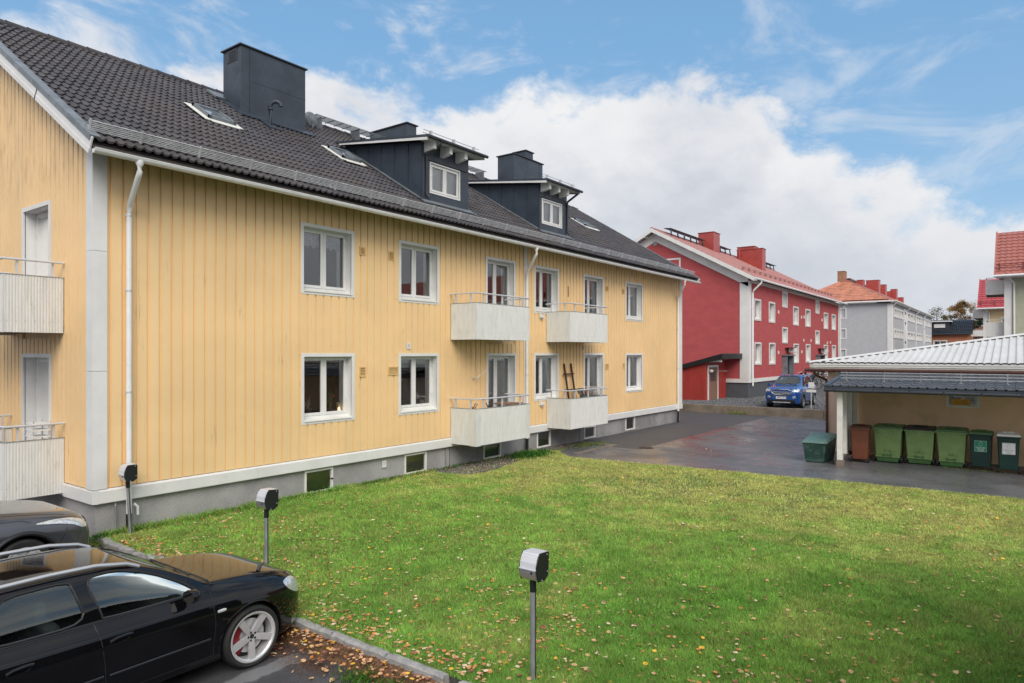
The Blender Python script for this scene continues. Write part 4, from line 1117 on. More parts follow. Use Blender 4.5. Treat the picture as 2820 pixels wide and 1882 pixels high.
MB().box(EX, EX + .02, -25, EY, EZ - .05, EZ - .01).build('fascia', 'white', garage)
MB().box(EX + .08, WX, -25, EY - .03, EZ - .13, EZ - .115).build('soffit', 'brown_metal', garage)
MB().tube([(EX - .045, EY + .12, EZ - .215), (EX - .045, -25, EZ - .215)], .055, 12).build('gutter', 'brown_metal', garage, smooth=True)
MB().tube([(EX - .03, -7.32, EZ - .23), (EX - .03, -7.32, EZ - .34), (EX + .12, -7.42, EZ - .43), (WX - .09, -7.57, EZ - .53), (WX - .09, -7.60, EZ - .64), (WX - .09, -7.60, .62)], .042, 12).build('downpipe', 'brown_metal', garage, smooth=True, angle=60)
MB().tube([(WX - .09, -7.60, .63), (WX - .09, -7.60, -.02)], .047, 12).build('drain_sleeve', 'black_plastic', garage, smooth=True)
MB().box(WX - .08, WX - .012, -7.98, -7.86, 2.46, 2.56).build('junction_box', 'white_worn', garage)
# lean-to canopy
can = root('bin_shelter', 'lean-to canopy with dark tile roof and white posts sheltering the wheelie bins', 'shelter', (15.7, -8.5, 0))
CX0, CZ0, CX1, CZ1, CY = 15.42, 2.21, WX - .02, 2.56, -8.22
tl = MB(); pts = []; yy = CY
while yy > -25: pts += [(yy, 0), (yy - .135, 0), (yy - .150, .026), (yy - .178, .026), (yy - .192, 0)]; yy -= .205
csl = (CZ1 - CZ0) / (CX1 - CX0)
nr = 9; L_ = (CX1 - CX0) / nr; npt = len(pts)
for r in range(nr):
    x0 = CX0 + r * L_; z0 = CZ0 + .02 + (x0 - CX0) * csl
    o = [(x0, y, z0 + h + .022) for y, h in pts] + [(x0 + L_ + .03, y, z0 + (L_ + .03) * csl + h) for y, h in pts] + [(x0, y, z0 + h - .01) for y, h in pts]
    tl.add(o, [(i, i + 1, npt + i + 1, npt + i) for i in range(npt - 1)] + [(2 * npt + i, 2 * npt + i + 1, i + 1, i) for i in range(npt - 1)])
tl.build('canopy_roof', 'canopy_tile', can, smooth=True, angle=35, fix=False)
MB().box(CX0 - .02, CX1, CY - .0, CY + .05, CZ0 - .14, CZ0 + .04).build('canopy_verge', 'sheet', can)
v_ = MB(); v_.add([(CX0 - .02, CY - .09, CZ0 + .055), (CX0 - .02, CY + .05, CZ0 + .055), (CX1, CY + .05, CZ1 + .055), (CX1, CY - .09, CZ1 + .055)], [(0, 1, 2, 3)]); v_.build('verge_flashing', 'sheet', can, fix=False)
MB().box(CX0 - .012, CX0 + .012, -25, CY, CZ0 - .09, CZ0 - .005).build('canopy_fascia', 'sheet', can)
MB().tube([(CX0 - .06, CY + .04, CZ0 - .10), (CX0 - .06, -25, CZ0 - .10)], .045, 10).build('canopy_gutter', 'sheet_dark', can, smooth=True)
for yy in (-8.45, -9.4, -10.25, -11.0, -11.8, -12.6): MB().box(CX0 - .115, CX0 - .0, yy - .012, yy + .012, CZ0 - .155, CZ0 - .05).build('gutter_bracket', 'sheet_dark', can)
MB().box(CX0 + .03, CX1, -25, CY - .01, CZ0 - .09, CZ0 - .06).build('canopy_ceiling', 'white_worn', can)  # unseen underside, made white to bounce light onto the wall behind the bins
for h in (.11, .19, .27): MB().tube([(CX0 + .78, CY - .22, CZ0 + .10 + h), (CX0 + .78, -25, CZ0 + .10 + h)], .018, 8).build('guard_rail', 'galv_pole', can, smooth=True)
for yy in (-8.6, -9.55, -10.42, -11.32, -12.3):
    p_ = MB(); p_.box(CX0 + .765, CX0 + .80, yy - .012, yy + .012, CZ0 + .06, CZ0 + .40); p_.box(CX0 + .70, CX0 + .95, yy - .045, yy + .045, CZ0 + .12, CZ0 + .14); p_.tube([(CX0 + .78, yy, CZ0 + .3), (CX0 + .98, yy, CZ0 + .16)], .01, 6); p_.build('guard_post', 'galv_pole', can)
MB().box(15.60, 15.72, -8.60, -8.46, .17, 2.12).build('post', 'white_worn', can)
MB().box(15.585, 15.735, -8.63, -8.45, -.02, .168).build('post_footing', 'concrete', can)
for i, xx in enumerate((16.4, 17.15, 17.9)): MB().box(xx, xx + .10, -8.56, -8.46, .24, 2.12).build('stud', 'white_worn', can)
for i in range(7): MB().box(15.78 + i * .385, 15.78 + i * .385 + .35, -8.455, -8.43, .25, 2.12).build('wall_board', 'white_worn', can)
MB().box(15.70, 18.5, -8.57, -8.43, .16, .245).build('sill_beam', 'wood_fascia', can)


# ================================================================ wheelie bins
def bin_(name, label, cat, x, y0, y1, h, depth, body, lid, low=None, group='wheelie bins under the canopy', big=False, lidm2=None, topstuff=None, rz_=0.0):
    """front face towards -x, from y0 (right) to y1 (left)"""
    yc, w = (y0 + y1) / 2, abs(y1 - y0)
    r = root(name, label, cat, (x, yc, 0), rz_, group)
    M = Matrix.Translation((x, yc, 0)) @ Matrix.Rotation(rz_, 4, 'Z')
    hb = h - .09; t = .055 if big else .035
    zb = .17 if big else .09
    def ring(f, z, e=0): # taper: bottom narrower
        ww = w / 2 - t * (1 - f); return [(t * (1 - f) * 1.2 - e, -ww - e, z), (t * (1 - f) * 1.2 - e, ww + e, z), (depth - .02, ww + e, z), (depth - .02, -ww - e, z)]
    b = MB(); b.add(ring(0, zb) + ring(1, hb), [(0, 1, 2, 3), (0, 4, 5, 1), (1, 5, 6, 2), (2, 6, 7, 3), (3, 7, 4, 0)])
    bo = b.transform(M).build('bin_body', body, r, bevel=.025)
    k = MB(); k.add(ring(1, hb - .045, .022) + ring(1, hb, .028), [(0, 1, 2, 3), (4, 7, 6, 5), (0, 4, 5, 1), (1, 5, 6, 2), (2, 6, 7, 3), (3, 7, 4, 0)]); k.transform(M).build('rim', body, r, bevel=.008)
    l_ = MB(); W = w / 2 + .03
    l_.add([(-.035, -W, hb + .004), (-.035, W, hb + .004), (depth + .02, W, hb + .004), (depth + .02, -W, hb + .004), (-.02, -W + .02, hb + .055), (-.02, W - .02, hb + .055), (depth * .55, W - .05, hb + .10), (depth * .55, -W + .05, hb + .10), (depth, W - .03, hb + .08), (depth, -W + .03, hb + .08)],
           [(0, 1, 5, 4), (4, 5, 6, 7), (7, 6, 8, 9), (1, 2, 8, 6, 5), (0, 4, 7, 9, 3), (2, 3, 9, 8), (0, 3, 2, 1)])
    l_.transform(M).build('lid', lid, r, bevel=.012)
    hd = MB(); hd.box(depth * .35, depth * .60, -W * .45, W * .45, hb + .085, hb + .115); hd.transform(M).build('lid_handle', lidm2 or lid, r, bevel=.01)
    if big:
        s_ = MB(); s_.add([(.05, -w / 2 + .10, .02), (.05, w / 2 - .10, .02), (depth - .05, w / 2 - .1, .02), (depth - .05, -w / 2 + .1, .02), (.02, -w / 2 + .06, .165), (.02, w / 2 - .06, .165), (depth - .03, w / 2 - .06, .165), (depth - .03, -w / 2 + .06, .165)], [(0, 1, 2, 3), (4, 7, 6, 5), (0, 4, 5, 1), (1, 5, 6, 2), (2, 6, 7, 3), (3, 7, 4, 0)])
        s_.transform(M).build('bin_base', low or body, r, bevel=.012)
        hp = MB(); hp.box(-.025, .06, -.09, .09, .20, .225); hp.box(-.02, .05, -.10, -.08, .16, .26); hp.box(-.02, .05, .08, .10, .16, .26); hp.transform(M).build('foot_grip', low or body, r)
        bd = MB(); bd.box(-.004, .06, -w / 2 + .05, w / 2 - .05, .155, .19); bd.transform(M).build('bin_rib', body, r, bevel=.006)
        for s in (-1, 1):
            c = MB(); c.box(-.045, .01, s * (w / 2 - .15) - .018, s * (w / 2 - .15) + .018, hb - .12, hb - .0); c.transform(M).build('lid_clip', body, r)
    wr = .095 if big else .075
    ax = MB(); ax.tube([(.13, -w / 2 - .01, wr + .02), (.13, w / 2 + .01, wr + .02)], .012, 8); ax.transform(M).build('axle', 'galv', r)
    for s in (-1, 1):
        q = MB(); q.lathe([(.0, -.022), (wr * .75, -.024), (wr, -.016), (wr, .016), (wr * .75, .024), (0, .022)], (.10, s * (w / 2 - .015), wr), 20, 'y'); q.transform(M).build('wheel', 'rubber', r, smooth=True, angle=45)
    return r, M, w, hb
bin_('wheelie_bin', 'narrow brown wheelie bin next to the white post of the shelter', 'bin', 16.58, -9.09, -8.63, 1.06, .52, 'bin_brown', 'bin_brown_dark', rz_=.035)
G1 = bin_('wheelie_bin', 'wide light green bin with all green lid beside the brown bin', 'bin', 17.06, -9.86, -9.14, 1.06, .78, 'bin_green', 'bin_green_lid', 'bin_green_lid', big=True, rz_=-.012)
G2 = bin_('wheelie_bin', 'wide light green bin with a black topped lid, middle of the three wide ones', 'bin', 17.20, -10.64, -9.92, 1.05, .78, 'bin_green', 'black_plastic', 'bin_green_lid', big=True, rz_=.018)
G3 = bin_('wheelie_bin', 'wide light green bin with arched green lid beside the green stickered bin', 'bin', 17.15, -11.39, -10.69, 1.06, .78, 'bin_green', 'bin_green_lid', 'bin_green_lid', big=True)
D1_ = bin_('wheelie_bin', 'narrow dark green bin with a mid green lid and a green sticker', 'bin', 17.02, -11.95, -11.46, 1.05, .5, 'bin_dark', 'bin_green_lid', rz_=-.04)
D2_ = bin_('wheelie_bin', 'narrow dark green bin with a white lid and a white sticker', 'bin', 16.86, -12.55, -12.08, 1.05, .5, 'bin_dark', 'white', rz_=.05)
bin_('wheelie_bin', 'dark bin cut off by the right edge of the photo, after the white-lidded bin', 'bin', 16.75, -13.12, -12.66, 1.04, .5, 'bin_dark', 'bin_dark')
# straw-like dirt marks on the big bins are flat grime on the plastic: thin brush marks standing just proud
for G_ in (G1, G2, G3):
    r, M, w, hb = G_; gm = MB()
    for i in range(26):
        u = random.gauss(0, .09); h_ = random.uniform(.04, .13) * max(.3, 1 - abs(u) * 4); t_ = random.uniform(-.03, .03)
        z0 = .30 + random.uniform(-.01, .02); fx = lambda z: (1 - (z - .17) / .80) * .066 - .0015
        gm.add([(fx(z0) - .002, u - .003, z0), (fx(z0) - .002, u + .003, z0), (fx(z0 + h_) - .003, u + t_, z0 + h_)], [(0, 1, 2)])
    gm.transform(M).build('grime_marks', 'dirt', r, fix=False)
def sticker(B, bg, ink, big_text, small):
    r, M, w, hb = B
    tx = lambda z: (1 - (z - .09) / (hb - .09)) * .042
    z0, z1 = .50, .80
    s_ = MB(); s_.add([(tx(z0) - .006, .14, z0), (tx(z0) - .006, -.14, z0), (tx(z1) - .006, -.14, z1), (tx(z1) - .006, .14, z1)], [(0, 1, 2, 3)])
    so = s_.transform(M).build('sticker', bg, r, fix=False)
    bR = MB(); 
    for (a, b, c, d) in ((-.13, .13, .785, .790), (-.13, .13, .510, .515)): bR.quad((tx(c) - .0085, a, c), (tx(c) - .0085, b, c), (tx(d) - .0085, b, d), (tx(d) - .0085, a, d))
    for u in (-.13, .127): bR.quad((tx(.51) - .0085, u, .51), (tx(.51) - .0085, u + .003, .51), (tx(.79) - .0085, u + .003, .79), (tx(.79) - .0085, u, .79))
    bR.transform(M).build('sticker_border', ink, r, fix=False)
    base = Matrix.Rotation(-PI / 2, 4, 'Z') @ Matrix.Rotation(PI / 2 - .05, 4, 'X')
    text_obj(big_text, .050, ink, r, M @ Matrix.Translation((tx(.615) - .011, 0, .615)) @ base)
    for k, tt in enumerate(small): text_obj(tt, .030, ink, r, M @ Matrix.Translation((tx(.575 - k * .026) - .011, 0, .575 - k * .026)) @ base)
    jar = MB()  # glass jar pictogram
    c_ = [(-.028, .655), (-.036, .70), (-.028, .735), (-.013, .75), (-.013, .765), (.013, .765), (.013, .75), (.028, .735), (.036, .70), (.028, .655)]
    for (a0, b0), (a1, b1) in zip(c_, c_[1:] + c_[:1]):
        jar.tube([(tx(b0) - .009, a0, b0), (tx(b1) - .009, a1, b1)], .0022, 4)
    jar.transform(M).build('pictogram', ink, r)
sticker(D1_, 'sign_green', 'ink_white', 'Färgat glas', ['Glass bottles', 'and coloured', 'containers'])
sticker(D2_, 'sign_white', 'ink_grey', 'Ofärgat glas', ['Clear bottles', 'and clear', 'containers'])
# grit box
gb = root('grit_box', 'faded green plastic grit box with sloping lid standing on the wet asphalt', 'grit box', (16.35, -7.9, 0))
def gring(z, e): return [(15.86 - e, -8.06 - e, z), (15.83 - e, -7.58 + e, z), (16.80 + e, -7.60 + e, z), (16.84 + e, -8.14 - e, z)]
b = MB(); b.add(gring(0, 0) + [(p[0], p[1], .56 if i < 2 else .72) for i, p in enumerate(gring(0, .075))], [(0, 1, 2, 3), (0, 4, 5, 1), (1, 5, 6, 2), (2, 6, 7, 3), (3, 7, 4, 0)])
b.build('box_body', 'grit_green', gb, bevel=.03)
e1, e2 = gring(0, .115), gring(0, .06)
l_ = MB(); l_.add([(p[0], p[1], .562 if i < 2 else .722) for i, p in enumerate(e1)] + [(p[0], p[1], .595 if i < 2 else .765) for i, p in enumerate(e2)], [(0, 1, 2, 3), (4, 7, 6, 5), (0, 4, 5, 1), (1, 5, 6, 2), (2, 6, 7, 3), (3, 7, 4, 0)])
l_.build('box_lid', 'grit_lid', gb, bevel=.012)


# ================================================================ engine heater posts
def heater_post(label, x, y, ztop, tilt=(0, 0), z0=0.0):
    r = root('heater_post', label, 'post', (x, y, z0), 0, 'engine heater posts')
    M = Matrix.Translation((x, y, z0)) @ Matrix.Rotation(tilt[0], 4, 'X') @ Matrix.Rotation(tilt[1], 4, 'Y'); h = ztop - z0
    p = MB().tube([(0, 0, -.05), (0, 0, h - .27)], .029, 16).transform(M).build('pole', 'galv_pole', r, smooth=True)
    MB().box(-.004, .006, -.033, -.027, .02, h - .36).transform(M).build('cable', 'black_plastic', r)
    MB().tube([(0, 0, h - .40), (0, 0, h - .255)], .034, 16).transform(M).build('collar', 'black_plastic', r, smooth=True)
    side = [(.118, h - .24), (.128, h - .03), (.118, h - .008), (-.030, h + .004), (-.055, h - .03), (-.092, h - .12), (-.095, h - .17), (-.066, h - .275), (.05, h - .288)]
    for s in (-1, 1):
        MB().prism(side, s * .096, s * .108, 'y').transform(M).build('side_plate', 'black_plastic', r, bevel=.004)
    front = [(-.02, h + .0), (-.045, h - .03), (-.085, h - .13), (-.088, h - .17), (-.08, h - .21), (-.05, h - .262)]
    q = MB(); inn = [(a + .01, b) for a, b in front][::-1]
    MB().prism([(a - .03, b + .0) for a, b in [(.0, h - .0), (-.035, h - .03), (-.062, h - .09), (-.072, h - .15)]] + [(-.085, h - .15), (-.03, h - .01)], -.095, .095, 'y').transform(M).build('hood', 'alu', r, bevel=.003)
    MB().prism([(-.102, h - .158), (-.100, h - .195), (-.085, h - .24), (-.062, h - .268), (-.045, h - .262), (-.06, h - .22), (-.07, h - .158)], -.095, .095, 'y').transform(M).build('front_flap', 'alu_rail', r, bevel=.003)
    MB().box(-.112, -.06, -.101, .101, h - .157, h - .149).transform(M).build('hood_edge', 'alu', r)
    MB().prism([(-.035, h + .001), (.124, h - .006), (.124, h - .018), (-.04, h - .012)], -.095, .095, 'y').transform(M).build('top_plate', 'alu', r)
    MB().box(-.055, .112, -.094, .094, h - .262, h - .02).transform(M).build('back_box', 'black_plastic', r)
    MB().lathe([(0, -.012), (.012, -.012), (.012, 0)], (-.095, -.05, h - .185), 10, 'x').transform(M).build('lock', 'black_plastic', r)
    for (a, b) in ((.09, h - .03), (.095, h - .2), (.0, h - .27)): MB().lathe([(0, -.113), (.006, -.112), (.006, -.107)], (a, 0, b), 8, 'y').transform(M).build('screw', 'alu', r)
    return r

# low dark garages opposite, on the camera's side of the parking
gr_ = root('garage_row', 'low dark grey garage row facing the black car across the parking', 'garage', (-14, -15, -.37))
MB().box(-32, 4.0, -19.5, -13.45, -.5, 2.55).build('wall', 'sheet_dark', gr_)
MB().box(-32.2, 4.2, -19.8, -13.25, 2.552, 2.72).build('roof', 'sheet', gr_)
for k in range(12): MB().box(-31.6 + k * 2.95, -29.1 + k * 2.95, -13.445, -13.41, -.37, 1.95).build('garage_door', 'grey_dark', gr_)
# ================================================================ vehicles
MT['alu_dark'] = mat('dark_satin_trim', (.12, .125, .135), .35, metal=.6)
MT['chrome_dim'] = mat('dim_chrome', (.4, .4, .41), .25, metal=1)
heater_post('heater post on the lawn in front, nearest to the camera', .585, -8.62, 1.14, (0, 0), LZ(.585, -8.62))
heater_post('heater post on the lawn just behind the bonnet of the black wagon', .645, -3.98, 1.20, (math.radians(-1.0), math.radians(.5)), LZ(.645, -3.98))
heater_post('leaning heater post by the corner downpipe of the yellow building', .447, -.32, 1.24, (math.radians(1.2), math.radians(-3.6)))


class Shell:
    """car body skin from keyed sections. Columns: x, w, zsill, zbelt, ybelt, ztop, ytop ; x forward, front axle at 0"""
    def __init__(s, keys, shoulder=.66):
        k = np.array(sorted(keys), float); s.x = k[:, 0]; s.k = k; s.sh = shoulder
    def par(s, x):
        x = min(max(x, s.x[0]), s.x[-1]); out = []
        X = s.x; i = min(max(int(np.searchsorted(X, x) - 1), 0), len(X) - 2)
        h = X[i + 1] - X[i]; t = (x - X[i]) / h
        for c in range(1, 7):
            Y = s.k[:, c]
            def sl(j):
                if j <= 0 or j >= len(X) - 1: return (Y[min(j + 1, len(X) - 1)] - Y[max(j - 1, 0)]) / (X[min(j + 1, len(X) - 1)] - X[max(j - 1, 0)])
                a, b = (Y[j] - Y[j - 1]) / (X[j] - X[j - 1]), (Y[j + 1] - Y[j]) / (X[j + 1] - X[j])
                return 0 if a * b <= 0 else 2 * a * b / (a + b)
            m0, m1 = sl(i) * h, sl(i + 1) * h
            out.append((2 * t**3 - 3 * t**2 + 1) * Y[i] + (t**3 - 2 * t**2 + t) * m0 + (-2 * t**3 + 3 * t**2) * Y[i + 1] + (t**3 - t**2) * m1)
        return out
    def section(s, x, off=0.0):
        w, zs, zb, yb, zt, yt = s.par(x); sh = s.sh
        zm = zs + (zb - zs) * .30; z2 = zs + (zb - zs) * .72
        up = zt - zb
        pts = [(0, zs), (w * .80, zs), (w * .935, zs + .03), (w * .968, zm), (w * .985, (zm + z2) / 2), (w * 1.0, z2), (w * .968, z2 + (zb - z2) * .50), (yb, zb)]
        pts += [(yb + (yt - yb) * .34 + .02 * min(1, up / .3), zb + up * .34), (yb + (yt - yb) * .70 + .018 * min(1, up / .3), zb + up * .66), (yt, zb + up * .90), (yt * .80, zb + up * .965), (yt * .45, zb + up * .993), (0, zt)]
        # round by Catmull-Rom
        P = np.array(pts); res = []
        sharp = {0, 1, 5, 7}
        n = len(P)
        for i in range(n - 1):
            p0 = P[i - 1] if i > 0 and i not in sharp else 2 * P[i] - P[i + 1]
            p3 = P[i + 2] if i + 2 < n and (i + 1) not in sharp else 2 * P[i + 1] - P[i]
            if i + 2 >= n: p3 = np.array([-P[i][0], P[i][1]])
            for t in (0, .25, .5, .75):
                res.append(.5 * ((2 * P[i]) + (-p0 + P[i + 1]) * t + (2 * p0 - 5 * P[i] + 4 * P[i + 1] - p3) * t * t + (-p0 + 3 * P[i] - 3 * P[i + 1] + p3) * t**3))
        res.append(P[-1]); R = np.array(res)
        if off:
            d = np.gradient(R, axis=0); nrm = np.stack([d[:, 1], -d[:, 0]], 1); nrm /= np.maximum(np.linalg.norm(nrm, axis=1, keepdims=True), 1e-6)
            R = R + nrm * off; R[0, 0] = 0; R[-1, 0] = 0
        return R
    def side_y(s, x, z):
        R = s.section(x); i = 4
        m = [(R[j], R[j + 1]) for j in range(4, len(R) - 1) if (R[j][1] - z) * (R[j + 1][1] - z) <= 0 and abs(R[j + 1][1] - R[j][1]) > 1e-6]
        if not m: return R[28][0]
        a, b = m[0]; t = (z - a[1]) / (b[1] - a[1]); return a[0] + (b[0] - a[0]) * t
    def top_z(s, x, y):
        R = s.section(x)
        for j in range(28, len(R) - 1):
            a, b = R[j], R[j + 1]
            if (a[0] - y) * (b[0] - y) <= 0 and abs(a[0] - b[0]) > 1e-6: t = (y - a[0]) / (b[0] - a[0]); return a[1] + (b[1] - a[1]) * t
        return R[-1][1]
    def grid(s, xs, off=0.0, j0=0, j1=None, mirror=True, cap=True, xo=0.0):
        mb = MB(); rows = []
        for i, x in enumerate(xs):
            R = s.section(x, off); R = R[j0:j1]
            L = [(x + xo, -y, z) for y, z in R[::-1]]; Rr = [(x + xo, y, z) for y, z in R]
            ring = (L + Rr[1:] if j1 is None and j0 == 0 else Rr) if mirror else Rr
            if j1 is None and j0 == 0: # closed loop: bottom centre -> right -> top -> left
                ring = [(x + xo, y, z) for y, z in R] + [(x + xo, -y, z) for y, z in R[::-1][1:-1]]
            elif mirror: ring = [(x + xo, y, z) for y, z in R] + [(x + xo, -y, z) for y, z in R[::-1][(1 if R[-1][0] == 0 else 0):]]
            rows.append(ring)
        n = len(rows[0]); closed = j1 is None and j0 == 0
        o = [p for r in rows for p in r]; f = []
        for i in range(len(rows) - 1):
            for k in range(n if closed else n - 1):
                f.append((i * n + k, i * n + (k + 1) % n, (i + 1) * n + (k + 1) % n, (i + 1) * n + k))
        if closed and cap: f += [tuple(range(n))[::-1], tuple((len(rows) - 1) * n + k for k in range(n))]
        return mb.add(o, f)


def cut(obj, cutters):
    """boolean difference, applied"""
    for c in cutters:
        md = obj.modifiers.new('cut', 'BOOLEAN'); md.operation = 'DIFFERENCE'; md.object = c; md.solver = 'EXACT'
    dg = bpy.context.evaluated_depsgraph_get(); dg.update()
    me = bpy.data.meshes.new_from_object(obj.evaluated_get(dg))
    obj.modifiers.clear(); old = obj.data; obj.data = me
    bpy.data.meshes.remove(old)
    for c in cutters: bpy.data.objects.remove(c)
    return obj


def make_wheel(parent, c, side, R, rimr, width, spokes, rim='rim', caliper=True, hub='galv_pole'):
    """axis along y; side -1 means the outer face looks to -y"""
    s = side; y0, y1 = -width / 2, width / 2
    t = MB(); t.lathe([(rimr - .004, y0 + .012), (rimr + .012, y0 + .002), (R - .03, y0 - .004), (R - .008, y0 + .02), (R, y0 + .05), (R, y1 - .05), (R - .008, y1 - .02), (R - .03, y1 + .004), (rimr + .012, y1 - .002), (rimr - .004, y1 - .012)], c, 48, 'y')
    wh = t.build('wheel', 'rubber', parent, smooth=True, angle=50)
    for k_ in range(3):
        yy = c[1] - .045 + .045 * k_; MB().lathe([(R + .0008, -.006), (R + .0008, .006)], (c[0], yy, c[2]), 48, 'y').build('tread_groove', 'black_plastic', wh, fix=False)
    rr = MB(); fy = s * width / 2
    rr.lathe([(rimr + .006, fy), (rimr - .010, fy), (rimr - .016, fy - s * .012), (rimr - .030, fy - s * .02), (rimr - .034, fy - s * .14)], c, 48, 'y')
    rr.build('rim', rim, wh, smooth=True, angle=40)
    MB().lathe([(0, fy - s * .13), (rimr - .03, fy - s * .13)], c, 32, 'y').build('rim_barrel', 'black_plastic', wh, fix=False)
    sp = MB()
    for k in range(spokes):
        a = -PI / 2 + 2 * PI * k / spokes
        Rm = Matrix.Translation(c) @ Matrix.Rotation(-a, 4, 'Y')
        wi, wo = rimr * .12, rimr * .135
        hub_d, out_d = fy - s * .035, fy - s * .006
        pts = [(rimr * .12, hub_d, -wi), (rimr * .12, hub_d, wi), (rimr - .012, out_d - s * .008, wo), (rimr - .012, out_d - s * .008, -wo),
               (rimr * .12, hub_d - s * .03, -wi), (rimr * .12, hub_d - s * .03, wi), (rimr - .02, out_d - s * .05, wo), (rimr - .02, out_d - s * .05, -wo),
               (rimr * .45, hub_d + s * .016, 0)]
        sp.add([tuple(Rm @ Vector(p)) for p in pts], [(0, 1, 8), (1, 2, 8), (2, 3, 8), (3, 0, 8), (0, 4, 5, 1), (1, 5, 6, 2), (3, 2, 6, 7), (0, 3, 7, 4)])
    sp.lathe([(0, fy - s * .034), (rimr * .20, fy - s * .036), (rimr * .24, fy - s * .06)], c, 24, 'y')
    sp.build('spokes', rim, wh, smooth=True, angle=25, fix=True)
    MB().lathe([(0, fy - s * .030), (rimr * .09, fy - s * .031), (rimr * .10, fy - s * .036)], c, 20, 'y').build('hub_cap', 'grey_ring', wh, smooth=True)
    for k in range(5):
        a = 2 * PI * (k + .5) / 5; MB().lathe([(0, fy - s * .029), (.012, fy - s * .029), (.012, fy - s * .036)], (c[0] + rimr * .17 * math.cos(a), c[1], c[2] + rimr * .17 * math.sin(a)), 8, 'y').build('wheel_bolt', 'black_plastic', wh)
    MB().lathe([(0, fy - s * .09), (rimr * .68, fy - s * .09), (rimr * .68, fy - s * .10)], c, 32, 'y').build('brake_disc', 'galv', wh)
    if caliper:
        cp = MB()
        for k in range(7):
            a0 = math.radians(125 + k * 15); a1 = a0 + math.radians(15.5)
            r0, r1 = rimr * .50, rimr * .84
            cp.add([(c[0] + r * math.cos(a), c[1] + yy, c[2] + r * math.sin(a)) for yy in (fy - s * .065, fy - s * .12) for a in (a0, a1) for r in (r0, r1)], [(0, 1, 3, 2), (1, 5, 7, 3), (0, 2, 6, 4), (4, 6, 7, 5)])
        cp.build('brake_caliper', 'caliper', wh)
    return wh
MT['grey_ring'] = mat('dark_hub', (.05, .05, .055), .4, metal=.5)


def strip_on_side(sh, pts, r, side, n=5, lift=.0):
    """thin tube laid on the body side through (x, z) points"""
    P = []
    for (x0, z0), (x1, z1) in zip(pts, pts[1:]):
        m = max(1, int(math.hypot(x1 - x0, z1 - z0) / .05))
        for k in range(m): x, z = x0 + (x1 - x0) * k / m, z0 + (z1 - z0) * k / m; P.append((x, side * (sh.side_y(x, z) + lift), z))
    x, z = pts[-1]; P.append((x, side * (sh.side_y(x, z) + lift), z))
    return MB().tube(P, r, n)


def smooth_poly(pts, it=2):
    P = [Vector((a, b)) for a, b in pts]
    for _ in range(it):
        Q = []
        for i in range(len(P)):
            a, b = P[i], P[(i + 1) % len(P)]; Q += [a * .8 + b * .2, a * .2 + b * .8]
        P = Q
    return [(p.x, p.y) for p in P]


